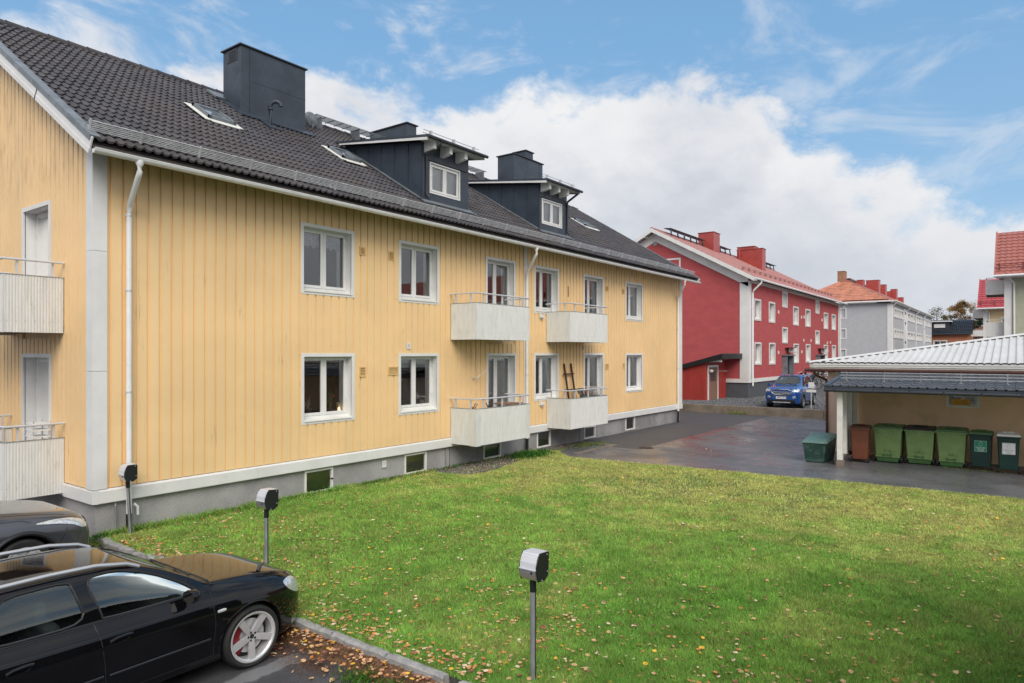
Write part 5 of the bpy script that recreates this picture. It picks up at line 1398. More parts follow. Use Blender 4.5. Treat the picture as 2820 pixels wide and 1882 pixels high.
def make_car(name, label, loc, rotz, keys, paint, R, rimr, spokes, axles, doors, dlo, screen, xs, cabin, rear=True, wheel_w=.225, track=.78, caliper=False, rails='alu_rail', arch_trim=None, rim='rim', group=None, arch_r=None):
    car = root(name, label, 'car', (0, 0, 0))
    sh = Shell(keys)
    body = sh.grid(xs).build('body', paint, car, smooth=False)
    # cavity only for the passenger cell
    cx0, cx1 = cabin
    cav = sh.grid([cx0] + [x for x in xs if cx0 < x < cx1] + [cx1], off=-.04)
    cav.v = [(x, y, max(z, .28)) for x, y, z in cav.v]
    cavo = cav.build('cavity', None)
    cutters = [cavo]
    ar = arch_r or R + .045
    for ax_ in axles:
        for s in (-1, 1):
            m = MB(); m.lathe([(0, -.20), (ar, -.20), (ar, .22), (0, .22)], (ax_, s * (track), R + .005), 48, 'y'); cutters.append(m.build('arch', None))
    for poly in dlo:
        cutters.append(MB().prism(smooth_poly(poly, 2), -1.2, 1.2, 'y').build('win', None))
    cutters.append(MB().prism(smooth_poly([(a, b) for a, b in screen['plan']], 2), screen['z0'], 2.2, 'z').build('screen', None))
    cut(body, cutters)
    body.data.materials.clear(); body.data.materials.append(MT[paint])
    body.data.shade_smooth(); body.data.set_sharp_from_angle(angle=math.radians(32))
    # glass
    j = 28
    allx = sorted(set(list(np.arange(cx0 + .02, cx1 - .02, .06)) + [cx1 - .02]))
    for s in (-1, 1):
        for poly in dlo:
            a0, a1 = min(p[0] for p in poly) - .03, max(p[0] for p in poly) + .03
            xx = list(np.linspace(a0, a1, 14)); g = MB(); rows = []
            for x in xx:
                Rr = sh.section(x, -.012)[j - 3:42]; rows.append([(x, s * y, z) for y, z in Rr])
            n = len(rows[0]); g.add([p for r in rows for p in r], [(i * n + k, i * n + k + 1, (i + 1) * n + k + 1, (i + 1) * n + k) for i in range(len(rows) - 1) for k in range(n - 1)])
            g.build('side_window', 'car_glass', car, smooth=True, angle=80, fix=False)
            # rubber seal round the opening
            P = smooth_poly(poly, 2); P.append(P[0])
            sl = MB().tube([(x, s * (sh.side_y(x, z) - .004), z) for x, z in P], .011, 6); sl.build('window_seal', 'black_plastic', car, smooth=True)
    p = screen['plan']; a0, a1 = min(q[0] for q in p) - .05, max(q[0] for q in p) + .05
    g = MB(); rows = []
    for x in np.linspace(a0, a1, 20):
        Rr = sh.section(x, -.010)[38:]; rows.append([(x, y, z) for y, z in Rr] + [(x, -y, z) for y, z in Rr[::-1][1:]])
    n = len(rows[0]); g.add([q for r in rows for q in r], [(i * n + k, i * n + k + 1, (i + 1) * n + k + 1, (i + 1) * n + k) for i in range(len(rows) - 1) for k in range(n - 1)])
    g.build('windscreen', 'car_glass', car, smooth=True, angle=80, fix=False)
    P = smooth_poly(p, 2); P.append(P[0])
    MB().tube([(x, y, sh.top_z(x, abs(y)) - .004) for x, y in P], .010, 6).build('screen_seal', 'black_plastic', car, smooth=True)
    # shut lines
    for s in (-1, 1):
        for d in doors: strip_on_side(sh, d, .006, s, lift=-.003).build('door_gap', 'black_plastic', car, fix=True)
    # arches: liner and lip
    for ax_ in axles:
        for s in (-1, 1):
            l = MB(); o = []
            for k in range(25):
                a = PI * k / 24 - .12 + (.24 * k / 24); o += [(ax_ + (ar - .004) * math.cos(a), s * (track - .17), R + .005 + (ar - .004) * math.sin(a)), (ax_ + (ar - .004) * math.cos(a), s * (sh.side_y(ax_ + .3 * math.cos(a), .6) - .01), R + .005 + (ar - .004) * math.sin(a))]
            l.add(o, [(2 * k, 2 * k + 1, 2 * k + 3, 2 * k + 2) for k in range(24)] + [tuple(2 * k for k in range(25))])
            l.build('wheel_arch_liner', 'black_plastic', car, fix=False)
            P = [];
            for k in range(29):
                a = -.10 + (PI + .20) * k / 28; x, z = ax_ + (ar + .004) * math.cos(a), R + .005 + (ar + .004) * math.sin(a)
                P.append((x, s * (sh.side_y(x, max(z, .28)) - (.0 if arch_trim else .004)), z))
            lip = MB().tube(P, .012 if not arch_trim else .032, 8); lip.build('arch_lip', arch_trim or paint, car, smooth=True)
            make_wheel(car, (ax_, s * track, R), s, R, rimr, wheel_w, spokes, rim, caliper)
    # interior
    f = MB().box(cx0 + .05, cx1 - .05, -.68, .68, .26, .30).build('cabin_floor', 'dash', car)
    zt_ = sh.par((cx0 + cx1) / 2)[4]
    return car, sh


def seat(parent, x, y, z=.30, m='seat'):
    q = MB(); q.prism([(-.02, 0), (.48, 0), (.52, .13), (.48, .21), (.04, .17)], y - .23, y + .23, 'y'); q.v = [(a + x, b, c + z) for a, b, c in q.v]
    so = q.build('seat', m, parent, bevel=.04)
    q = MB(); q.prism([(.02, .12), (.14, .16), (-.06, .70), (-.20, .68)], y - .22, y + .22, 'y'); q.v = [(a + x, b, c + z) for a, b, c in q.v]; q.build('seat_back', m, so, bevel=.05)
    q = MB(); q.box(x - .22, x - .12, y - .12, y + .12, z + .72, z + .89); q.build('headrest', m, so, bevel=.03)


# ---- the black estate car; nose towards +x, front axle at x = AX
AX, CY_ = -.655, -4.815
wag_keys = [  # x, w, zsill, zbelt, ybelt, ztop, ytop
    (.885, .30, .28, .52, .28, .57, .18), (.87, .46, .24, .60, .42, .655, .30), (.82, .57, .21, .69, .53, .745, .40), (.72, .675, .20, .765, .62, .825, .50), (.60, .755, .19, .815, .69, .875, .56), (.45, .825, .19, .855, .735, .92, .60),
    (.20, .875, .19, .905, .77, .965, .64), (-.15, .888, .19, .940, .785, 1.005, .65), (-.42, .888, .19, .950, .785, 1.030, .66), (-.62, .888, .19, .955, .785, 1.145, .655),
    (-.90, .888, .19, .957, .785, 1.295, .62), (-1.15, .888, .19, .960, .785, 1.385, .60), (-1.45, .888, .19, .962, .785, 1.428, .60), (-1.9, .888, .19, .965, .785, 1.442, .60), (-2.4, .888, .19, .972, .785, 1.432, .595),
    (-2.9, .885, .19, .980, .78, 1.402, .585), (-3.25, .875, .20, .985, .765, 1.355, .57), (-3.45, .86, .22, .985, .745, 1.25, .57), (-3.6, .82, .26, .95, .70, 1.04, .60), (-3.70, .70, .35, .80, .62, .84, .56)]
wxs = [.885, .88, .87, .85, .82, .77, .72, .66, .60, .52, .45, .35, .25, .15, .05, -.05, -.15, -.25, -.35, -.42, -.48, -.55, -.62, -.70, -.80, -.90, -1.0, -1.08, -1.15, -1.25, -1.35, -1.45, -1.6, -1.75, -1.9, -2.1, -2.4, -2.65, -2.9, -3.1, -3.25, -3.35, -3.45, -3.53, -3.6, -3.66, -3.70][::-1]
dlo = [[(-1.35, 1.378), (-1.02, 1.275), (-.74, 1.12), (-.57, .985), (-.75, .978), (-1.52, .985), (-1.52, 1.02), (-1.63, 1.365)],
       [(-1.75, 1.378), (-1.72, 1.28), (-1.65, .995), (-2.30, 1.0), (-2.38, 1.02), (-2.36, 1.36)],
       [(-2.46, 1.355), (-2.49, 1.01), (-3.20, 1.02), (-3.10, 1.26), (-3.0, 1.33)]]
scr = dict(plan=[(-.47, -.60), (-.47, .60), (-1.12, .545), (-1.12, -.545)], z0=.975)
front_door = [(-.46, .95), (-.47, .83), (-.445, .62), (-.46, .40), (-.46, .29)]
bcut = [(-1.60, .97), (-1.57, .83), (-1.535, .55), (-1.52, .29)]
rocker = [(-.46, .29), (-1.52, .285), (-2.25, .285)]
wag, wsh = make_car('estate_car', 'black estate car with silver roof rails parked nose to the lawn', (0, 0, 0), 0, wag_keys, 'black_paint', .340, .270, 5, (0, -2.645),
                    [front_door, bcut, rocker, [(-2.40, .97), (-2.42, .78), (-2.36, .66)], [(-.40, .945), (.02, .885), (.30, .83), (.50, .78)]], dlo, scr, wxs, (-3.45, -.40), caliper=True, track=.765)
def on_side(poly, s, off=.004, sh=wsh): return [(x, s * (sh.side_y(x, z) + off), z) for x, z in poly]
def patch_on_side(sh, poly, s, off, th=.0, n=6):
    """flat polygon pressed onto the body side"""
    c = (sum(p[0] for p in poly) / len(poly), sum(p[1] for p in poly) / len(poly)); mb = MB(); rings = []
    for k in range(n + 1):
        t = 1 - k / n; rings.append([(c[0] + (x - c[0]) * t, c[1] + (z - c[1]) * t) for x, z in poly])
    m = len(poly); o = []
    for k, r in enumerate(rings):
        lift = off + th * (1 - (1 - k / n) ** 4)
        o += [(x, s * (sh.side_y(x, z) + lift), z) for x, z in r]
    o += [(x, s * (sh.side_y(x, z) - .02), z) for x, z in poly]
    f = [(k * m + i, k * m + (i + 1) % m, (k + 1) * m + (i + 1) % m, (k + 1) * m + i) for k in range(n) for i in range(m)] + [((n + 1) * m + i, (n + 1) * m + (i + 1) % m, (i + 1) % m, i) for i in range(m)]
    return mb.add(o, f)
for s in (-1, 1):
    for a, b in ((-.50, -1.50), (-1.55, -2.25)):
        strip_on_side(wsh, [(a, .478), (b, .470)], .013, s, 6, .0).build('side_moulding', 'black_paint', wag, smooth=True)
        strip_on_side(wsh, [(a, .492), (b, .484)], .0035, s, 5, .010).build('moulding_highlight', 'chrome', wag, smooth=True)
    for hx in (-1.40, -2.22):
        q = patch_on_side(wsh, smooth_poly([(hx - .11, .785), (hx - .09, .815), (hx + .09, .825), (hx + .10, .805), (hx + .06, .765), (hx - .08, .76)]), s, .001, -.01); q.build('handle_cup', 'black_plastic', wag, smooth=True)
        strip_on_side(wsh, [(hx - .105, .795), (hx - .05, .812), (hx + .05, .818), (hx + .10, .815)], .014, s, 8, .022).build('door_handle', 'black_paint', wag, smooth=True)
    patch_on_side(wsh, smooth_poly([(-.43, .765), (-.33, .768), (-.33, .738), (-.43, .735)]), s, .004, .006).build('side_indicator', 'lamp_glass', wag, smooth=True)
    # mirror
    q = MB(); q.lathe([(0, -.075), (.05, -.07), (.085, -.03), (.095, .02), (.088, .045), (.0, .045)], (0, 0, 0), 18, 'x'); q.v = [(-x, y * 1.0, z * .72) for x, y, z in q.v]
    M_ = Matrix.Translation((-.74, s * .945, 1.02)) @ Matrix.Rotation(s * -.15, 4, 'Z'); q.transform(M_).build('mirror', 'black_paint', wag, smooth=True, angle=60)
    MB().tube([(-.70, s * .80, .965), (-.72, s * .88, .985)], .022, 8).build('mirror_arm', 'black_plastic', wag, smooth=True)
    # headlight: wraps round the corner
    hp = [(.44, .815), (.56, .835), (.68, .80), (.79, .72), (.81, .62), (.74, .60), (.62, .65), (.50, .73)]
    patch_on_side(wsh, smooth_poly(hp), s, .004, .006, n=8).build('headlight', 'lamp_glass', wag, smooth=True)
    # roof rail
    yr = .575
    P = [(-1.10, s * yr, wsh.top_z(-1.10, yr) + .0), (-1.22, s * yr, wsh.top_z(-1.22, yr) + .03)] + [(x, s * yr, wsh.top_z(x, yr) + .048) for x in (-1.5, -1.9, -2.3, -2.7)] + [(-3.0, s * yr, wsh.top_z(-3.0, yr) + .04), (-3.2, s * yr, wsh.top_z(-3.2, yr))]
    MB().tube(P, .022, 10).build('roof_rail', 'alu_rail', wag, smooth=True)
    strip_on_side(wsh, [(-.52, .968), (-1.42, .972), (-2.35, .985), (-3.2, 1.0)], .008, s, 6, .0).build('belt_trim', 'black_plastic', wag, smooth=True)
# bonnet gap and cowl, wipers
for s in (-1, 1):
    MB().tube([(x, s * .70, wsh.top_z(x, .70) - .001) for x in np.linspace(-.40, .42, 14)], .004, 5).build('bonnet_gap', 'black_plastic', wag)
MB().tube([(-.405 + .0, y, wsh.top_z(-.405, abs(y)) + .0) for y in np.linspace(-.72, .72, 16)], .016, 6).build('cowl', 'black_plastic', wag)
c = MB(); o = []
for y in np.linspace(-.70, .70, 15): o += [(-.40, y, wsh.top_z(-.40, abs(y)) + .002), (-.51 - .02 * (1 - abs(y) / .7), y, wsh.top_z(-.50, abs(y)) + .012)]
c.add(o, [(2 * i, 2 * i + 2, 2 * i + 3, 2 * i + 1) for i in range(14)]); c.build('scuttle', 'black_plastic', wag, fix=False)
for y0, y1, x1 in ((.55, -.05, -.60), (0.0, -.58, -.60)):
    MB().tube([(-.44, y0, wsh.top_z(-.44, abs(y0)) + .02), (-.50, (y0 * .7 + y1 * .3), wsh.top_z(-.50, abs(y0 * .7 + y1 * .3)) + .028), (x1 + .03, y1, wsh.top_z(x1 + .03, abs(y1)) + .022)], .010, 6).build('wiper', 'black_plastic', wag, smooth=True)
# grille, bumper intake, plate
MB().prism([(.84, .30), (.895, .34), (.895, .56), (.86, .62), (.82, .60)], -.24, .24, 'y').build('grille', 'black_plastic', wag, bevel=.01)
MB().prism([(.76, .20), (.84, .22), (.86, .29), (.76, .29)], -.40, .40, 'y').build('air_intake', 'black_plastic', wag)
for s in (-1, 1):
    patch_on_side(wsh, smooth_poly([(.58, .26), (.72, .27), (.74, .37), (.60, .36)]), s, .003, .0).build('fog_grille', 'chrome_dim', wag, smooth=True)
# interior
d = MB(); d.prism([(-.42, .86), (-.55, .93), (-.80, .93), (-.90, .88), (-.92, .70), (-.80, .5), (-.42, .5)], -.66, .66, 'y'); d.build('dashboard', 'dash', wag, bevel=.03)
sw = MB(); n = 28
for k in range(n):
    a, b_ = 2 * PI * k / n, 2 * PI * (k + 1) / n
    sw.tube([(.0, .185 * math.cos(a), .185 * math.sin(a)), (.0, .185 * math.cos(b_), .185 * math.sin(b_))], .013, 6, cap=False)
sw.box(-.01, .02, -.18, .18, -.02, .02); sw.box(-.01, .02, -.015, .015, -.18, 0); sw.lathe([(0, -.03), (.06, -.02), (.06, .02)], (0, 0, 0), 14, 'x')
sw.transform(Matrix.Translation((-1.05, .36, .90)) @ Matrix.Rotation(math.radians(-25), 4, 'Y')).build('steering_wheel', 'seat', wag, smooth=True)
for y in (-.36, .36): seat(wag, -1.75, y)
for y in (-.36, .36): seat(wag, -2.62, y)
wag.location = (AX, CY_, PZ(-5.5)); wag.rotation_euler = (0, 0, 0)

# ---- the dark grey crossover behind it
suv_keys = [
    (0.93, 0.5, 0.3, 0.585, 0.44, 0.645, 0.3), (0.9, 0.68, 0.26, 0.685, 0.58, 0.745, 0.42), (0.83, 0.79, 0.23, 0.78, 0.67, 0.84, 0.5), (0.7, 0.86, 0.22, 0.85, 0.73, 0.91, 0.56), (0.45, 0.9, 0.22, 0.9, 0.77, 0.96, 0.62),
    (0.15, 0.915, 0.22, 0.935, 0.79, 1, 0.64), (-0.2, 0.915, 0.22, 0.96, 0.8, 1.04, 0.65), (-0.5, 0.915, 0.22, 0.97, 0.8, 1.06, 0.66), (-0.72, 0.915, 0.22, 1, 0.8, 1.21, 0.66),
    (-1.05, 0.915, 0.22, 1.02, 0.8, 1.44, 0.63), (-1.35, 0.915, 0.22, 1.03, 0.8, 1.57, 0.61), (-1.8, 0.915, 0.22, 1.04, 0.8, 1.64, 0.61), (-2.4, 0.915, 0.22, 1.06, 0.8, 1.63, 0.6), (-3, 0.91, 0.24, 1.08, 0.79, 1.57, 0.58), (-3.4, 0.89, 0.28, 1.09, 0.75, 1.39, 0.58), (-3.6, 0.82, 0.34, 1.02, 0.7, 1.13, 0.6)]
sxs = [.93, .915, .90, .87, .83, .77, .70, .62, .54, .45, .35, .25, .15, .05, -.08, -.20, -.35, -.50, -.60, -.72, -.88, -1.05, -1.2, -1.35, -1.55, -1.8, -2.1, -2.4, -2.7, -3.0, -3.2, -3.4, -3.5, -3.6][::-1]
sdlo = [[(-1.45, 1.52), (-1.05, 1.33), (-.74, 1.12), (-.72, 1.07), (-1.5, 1.08), (-1.6, 1.53)], [(-1.72, 1.58), (-1.66, 1.10), (-2.5, 1.12), (-2.5, 1.57)]]
sscr = dict(plan=[(-.56, -.60), (-.56, .60), (-1.32, .55), (-1.32, -.55)], z0=1.07)
suv, ssh = make_car('crossover_car', 'dark grey crossover car parked beside the wall, cut off by the left edge', (0, 0, 0), 0, suv_keys, 'grey_paint', .345, .235, 5, (0, -2.65),
                    [[(-.42, 1.04), (-.40, .80), (-.45, .38)], [(-1.55, 1.06), (-1.5, .38)], [(-.40, .955), (.0, .93), (.10, .89)], [(.52, .78), (.50, .66), (.44, .56)]], sdlo, sscr, sxs, (-3.2, -.5), track=.80, arch_trim='black_plastic', arch_r=.415)
for s in (-1, 1):
    hp = [(.10, .865), (.36, .880), (.60, .862), (.76, .815), (.83, .775), (.82, .70), (.74, .70), (.64, .765), (.40, .825)]
    patch_on_side(ssh, smooth_poly(hp), s, .004, .008, n=8).build('headlight', 'lamp_glass', suv, smooth=True)
    MB().tube([(x, s * .71, ssh.top_z(x, .71)) for x in np.linspace(-.46, .55, 12)], .004, 5).build('bonnet_gap', 'black_plastic', suv)
    patch_on_side(ssh, [(.72, .30), (.86, .36), (.87, .62), (.74, .66), (.66, .45)], s, .004, .006).build('bumper_vent', 'alu_dark', suv, smooth=True)
    strip_on_side(ssh, [(-.38, .36), (-1.5, .35), (-2.25, .36)], .05, s, 8).build('sill_cladding', 'black_plastic', suv, smooth=True)
    q = MB(); q.lathe([(0, -.08), (.06, -.07), (.10, -.02), (.10, .04), (0, .045)], (0, 0, 0), 16, 'x'); q.transform(Matrix.Translation((-.85, s * .99, 1.12))).build('mirror', 'grey_paint', suv, smooth=True)
c = MB(); o = []
for y in np.linspace(-.70, .70, 15): o += [(-.47, y, ssh.top_z(-.47, abs(y)) + .003), (-.60, y, ssh.top_z(-.59, abs(y)) + .014)]
c.add(o, [(2 * i, 2 * i + 2, 2 * i + 3, 2 * i + 1) for i in range(14)]); c.build('scuttle', 'black_plastic', suv, fix=False)
for y0, y1 in ((.5, -.1), (-.05, -.6)): MB().tube([(-.50, y0, 1.085), (-.62, (y0 + y1) / 2, 1.15), (-.68, y1, 1.19)], .011, 6).build('wiper', 'black_plastic', suv, smooth=True)
MB().prism([(.90, .40), (.945, .45), (.95, .70), (.91, .78), (.88, .7)], -.45, .45, 'y').build('grille', 'black_plastic', suv, bevel=.01)
d = MB(); d.box(-1.0, -.5, -.66, .66, .6, 1.03); d.build('dashboard', 'dash', suv, bevel=.03)
for y in (-.36, .36): seat(suv, -1.9, y, .5)
suv.location = (-1.56, -.80, -.09); suv.rotation_euler = (0, 0, math.radians(0))
MT['blue_badge'] = mat('dark_blue_badge', (.01, .04, .22), .3, coat=1)
MT['red_dark'] = mat('dark_red_steel', (.16, .03, .03), .5)
MT['tan_chimney'] = mat('tan_chimney_render', (.34, .18, .11), .8)
MT['salmon_roof'] = mat('salmon_red_roof_tiles', (.38, .13, .10), .42, var=.10, vs=3)
MT['bright_roof'] = mat('bright_red_roof_tiles', (.42, .06, .065), .30, var=.10, vs=3)
MT['black_roof'] = mat('black_glazed_roof_tiles', (.035, .042, .055), .28, var=.15)
# ---- the blue crossover on the gravel, nose towards the camera (-x)
blue_keys = [
    (.83, .52, .32, .80, .46, .86, .30), (.80, .68, .27, .90, .58, .96, .42), (.74, .79, .24, .965, .66, 1.025, .50), (.60, .855, .23, 1.01, .72, 1.075, .56), (.35, .88, .23, 1.03, .745, 1.10, .60),
    (.05, .885, .23, 1.045, .76, 1.125, .63), (-.22, .885, .23, 1.05, .77, 1.15, .64), (-.40, .885, .23, 1.055, .77, 1.24, .635), (-.70, .885, .23, 1.06, .77, 1.45, .60), (-1.0, .885, .23, 1.065, .77, 1.60, .57),
    (-1.5, .885, .23, 1.08, .77, 1.665, .57), (-2.2, .885, .23, 1.10, .77, 1.66, .57), (-2.9, .87, .26, 1.12, .75, 1.60, .55), (-3.2, .82, .32, 1.10, .72, 1.30, .58), (-3.3, .74, .40, 1.0, .66, 1.1, .56)]
bxs = [.83, .82, .80, .77, .74, .68, .60, .50, .42, .35, .22, .10, 0, -.12, -.22, -.32, -.40, -.50, -.60, -.70, -.85, -1.0, -1.2, -1.5, -1.8, -2.2, -2.55, -2.9, -3.05, -3.2, -3.3][::-1]
bdlo = [[(-1.1, 1.55), (-.75, 1.36), (-.42, 1.12), (-.40, 1.085), (-1.38, 1.11), (-1.42, 1.57)], [(-1.52, 1.575), (-1.50, 1.115), (-2.35, 1.14), (-2.35, 1.57)], [(-2.45, 1.56), (-2.45, 1.15), (-2.95, 1.20), (-2.80, 1.53)]]
bscr = dict(plan=[(-.27, -.62), (-.27, .62), (-1.0, .52), (-1.0, -.52)], z0=1.06)
blue, bsh = make_car('small_suv', 'bright blue compact SUV parked on the dark gravel in front of the red building', (0, 0, 0), 0, blue_keys, 'blue_paint', .33, .215, 8, (0, -2.52),
                     [[(-.30, 1.05), (-.28, .8), (-.38, .35)], [(-1.45, 1.08), (-1.42, .35)], [(-2.38, 1.1), (-2.3, .6)]], bdlo, bscr, bxs, (-2.95, -.22), track=.765, arch_trim='black_plastic', rim='galv_pole')
gr = [(.05, -.50), (.11, -.43), (.165, -.30), (.165, .30), (.11, .43), (.05, .50), (-.04, .42), (-.10, .30), (-.10, -.30), (-.04, -.42)]
def front_x(y, z):   # where the nose surface lies
    best = .74
    for x in np.linspace(.83, .2, 64):
        R_ = bsh.section(x)
        zz = R_[:, 1]; ok = [R_[j][0] for j in range(4, len(R_) - 1) if (zz[j] - z) * (zz[j + 1] - z) <= 0]
        if ok and max(ok) >= abs(y): best = x; break
    return best
def nose(poly, name, m, off=.004, th=.0, parent=blue, zc=0, n=5):
    c = (sum(p[0] for p in poly) / len(poly), sum(p[1] for p in poly) / len(poly)); mb = MB(); o = []
    for k in range(n + 1):
        t = 1 - k / n
        for z, y in poly:
            z_, y_ = c[0] + (z - c[0]) * t, c[1] + (y - c[1]) * t
            o.append((front_x(y_, z_ + zc) + off, y_, z_ + zc))
    m_ = len(poly); mb.add(o, [(k * m_ + i, k * m_ + (i + 1) % m_, (k + 1) * m_ + (i + 1) % m_, (k + 1) * m_ + i) for k in range(n) for i in range(m_)])
    return mb.build(name, m, parent, smooth=True, angle=60)
P = [(front_x(y, z + .79) + .012, y, z + .79) for z, y in gr]; P.append(P[0])
nose(gr, 'grille', 'black_plastic', zc=.79)
MB().tube(P, .026, 8).build('grille_surround', 'chrome', blue, smooth=True)
for zz in (.755, .825): MB().tube([(front_x(y, zz) + .02, y, zz) for y in np.linspace(-.40, .40, 9)], .017, 6).build('grille_bar', 'chrome', blue, smooth=True)
em = MB(); em.lathe([(.0, .03), (.07, .028), (.075, .01)], (0, 0, 0), 20, 'x'); em.v = [(x + front_x(0, .80) + .01, y, z * .42 + .80) for x, y, z in em.v]; em.build('oval_badge', 'blue_badge', blue, smooth=True)
for s in (-1, 1):
    patch_on_side(bsh, smooth_poly([(.45, 1.00), (.60, 1.015), (.70, .965), (.77, .90), (.775, .84), (.70, .85), (.58, .91)]), s, .004, .012).build('headlight', 'lamp_glass', blue, smooth=True)
    nose([(.06, s * .50), (.115, s * .60), (.075, s * .68), (-.02, s * .66), (-.01, s * .56)], 'headlight_inner', 'lamp_glass', .006, zc=.87)
    nose([(.045, s * .52), (.075, s * .66), (-.045, s * .69), (-.06, s * .55)], 'fog_lamp', 'lamp_glass', .006, zc=.585)
    q = MB(); q.lathe([(0, -.07), (.06, -.06), (.09, -.02), (.09, .04), (0, .045)], (0, 0, 0), 14, 'x'); q.transform(Matrix.Translation((-.58, s * .965, 1.13))).build('mirror', 'blue_paint', blue, smooth=True)
    MB().tube([(x, s * .55, bsh.top_z(x, .55) + (.035 if -2.7 < x < -1.2 else 0)) for x in (-1.05, -1.25, -1.8, -2.4, -2.75)], .018, 8).build('roof_rail', 'blue_paint', blue, smooth=True)
    MB().tube([(x, s * .66, bsh.top_z(x, .66) + .002) for x in np.linspace(-.2, .5, 8)], .004, 5).build('bonnet_gap', 'black_plastic', blue)
    MB().tube([(-.26, .5 if s > 0 else -.05, 1.17), (-.33, .2 if s > 0 else -.3, 1.205), (-.36, -.02 if s > 0 else -.58, 1.215)], .009, 6).build('wiper', 'black_plastic', blue)
lw = MB(); lw.prism([(.70, .24), (.80, .27), (.835, .33), (.835, .44), (.80, .47), (.70, .46)], -.66, .66, 'y'); lw.build('lower_bumper', 'black_plastic', blue, bevel=.02)
MB().prism([(.80, .27), (.845, .30), (.845, .335), (.80, .33)], -.42, .42, 'y').build('skid_plate', 'galv', blue, bevel=.008)
pl = MB().box(.845, .858, -.26, .26, .485, .60).build('number_plate', 'sign_white', blue)
MB().box(.8575, .859, .215, .258, .488, .597).build('plate_band', 'blue_badge', blue)
text_obj('SFM 525', .115, 'ink', pl, Matrix.Translation((.860, -.02, .541)) @ Matrix.Rotation(PI / 2, 4, 'Z') @ Matrix.Rotation(PI / 2, 4, 'X'), lx=.95, name='plate_number')
strip_on_side(bsh, [(-.40, .33), (-1.4, .32), (-2.1, .33)], .05, 1, 8).build('sill_cladding', 'black_plastic', blue); strip_on_side(bsh, [(-.40, .33), (-1.4, .32), (-2.1, .33)], .05, -1, 8).build('sill_cladding', 'black_plastic', blue)
MB().box(-.85, -.3, -.66, .66, .65, 1.06).build('dashboard', 'dash', blue)
for y in (-.36, .36): seat(blue, -1.6, y, .48)
blue.location = (31.62, -2.86, .34); blue.rotation_euler = (0, 0, PI + math.radians(1))
# white meter post by the blue car
r = root('meter_post', 'small white box on a galvanised pole beside the blue car', 'post', (31.45, -4.14, .34))
MB().tube([(31.45, -4.14, .3), (31.45, -4.14, 1.42)], .032, 10).build('pole', 'galv', r, smooth=True)
MB().box(31.37, 31.53, -4.26, -4.02, 1.38, 1.66).build('meter_box', 'white', r, bevel=.01)
MB().box(31.40, 31.42, -4.38, -3.92, 1.17, 1.30).build('sign_plate', 'white_worn', r)


# ================================================================ background buildings
def tiled_roof(mb_name, parent, m, p00, p10, p01, nu, nv, wavy=.05, step=.03, curve=True, kind=None):
    """roof plane: p00 eave start, p10 eave end, p01 ridge start; nu waves along the eave, nv courses up"""
    a, b, c = Vector(p00), Vector(p10), Vector(p01); U, V = (b - a), (c - a); N = U.cross(V).normalized()
    if N.z < 0: N = -N
    mb = MB(); ku = 4 if nu < 200 else 2; n = nu * ku + 1
    for r in range(nv):
        o = []
        for e, hh in ((0, step), (1, 0)):
            for i in range(n):
                w_ = wavy * .5 * math.cos(2 * PI * i / ku)
                o.append(tuple(a + U * (i / (n - 1)) + V * ((r + e) / nv) + N * (hh + w_)))
        o += [tuple(Vector(o[i]) - N * step) for i in range(n)]
        mb.add(o, [(i, i + 1, n + i + 1, n + i) for i in range(n - 1)] + [(2 * n + i, 2 * n + i + 1, i + 1, i) for i in range(n - 1)])
    ro = mb.build(mb_name, m, parent, smooth=True, angle=40, fix=False)
    if kind: ro['kind'] = kind
    return ro


red = root('apartment_building', 'red rendered apartment building with white corner trim, red tile roof and dark grey plinth', 'building', (50, 4, .34))
RXg, RYf, GZ2 = 37.5, .9, .34
RW = [(38.64, 40.0, 5.21, 6.59), (41.76, 43.15, 5.19, 6.59), (44.98, 46.25, 6.39, 7.50), (47.86, 49.35, 5.21, 6.62), (51.45, 53.0, 5.22, 6.61), (54.78, 56.0, 6.41, 7.50), (57.71, 59.25, 5.22, 6.63), (60.78, 62.4, 5.22, 6.63),
      (38.69, 40.05, 2.39, 3.83), (41.82, 43.2, 2.37, 3.84), (44.98, 46.3, 3.84, 4.98), (47.97, 49.4, 2.39, 3.85), (51.6, 53.0, 2.38, 3.86), (54.69, 56.1, 3.86, 5.01), (57.71, 59.2, 2.46, 3.86), (60.88, 62.4, 2.43, 3.86)]
wall_grid(MB(), 'y', RYf, RXg, 63.93, 1.50, 7.7, [(a + .05, b - .05, c + .05, d - .05) for a, b, c, d in RW]).build('facade_wall', 'brick_red', red, fix=False)
mb = wall_grid(MB(), 'x', RXg, RYf, 13.3, 1.5, 7.7, [(5.35, 6.85, 8.0, 9.35)]); mb.quad((RXg, RYf, 7.7), (RXg, 13.3, 7.7), (RXg, 7.1, 11.1)); mb.build('gable_wall', 'brick_red', red, fix=False)
mb = MB(); mb.quad((63.93, RYf, .3), (63.93, 13.3, .3), (63.93, 13.3, 7.7), (63.93, RYf, 7.7)); mb.quad((63.93, RYf, 7.7), (63.93, 13.3, 7.7), (63.93, 7.1, 11.1)); mb.quad((RXg, 13.3, .3), (63.93, 13.3, .3), (63.93, 13.3, 7.7), (RXg, 13.3, 7.7)); mb.build('rear_wall', 'brick_red', red, fix=False)
MB().box(RXg + .04, 63.9, RYf + .04, 13.2, .2, 1.30).build('plinth', 'grey_dark', red)
MB().box(RXg - .03, 63.95, RYf - .03, 13.3, 1.302, 1.54).build('base_band', 'white', red)
for a, b in ((RXg - .03, RXg + .5), (63.5, 63.98)): MB().box(a, b, RYf - .035, RYf - .0, 1.542, 7.62).build('corner_band', 'white', red)
MB().box(RXg - .035, RXg, RYf - .0, RYf + .52, 1.542, 7.55).build('corner_band', 'white', red)
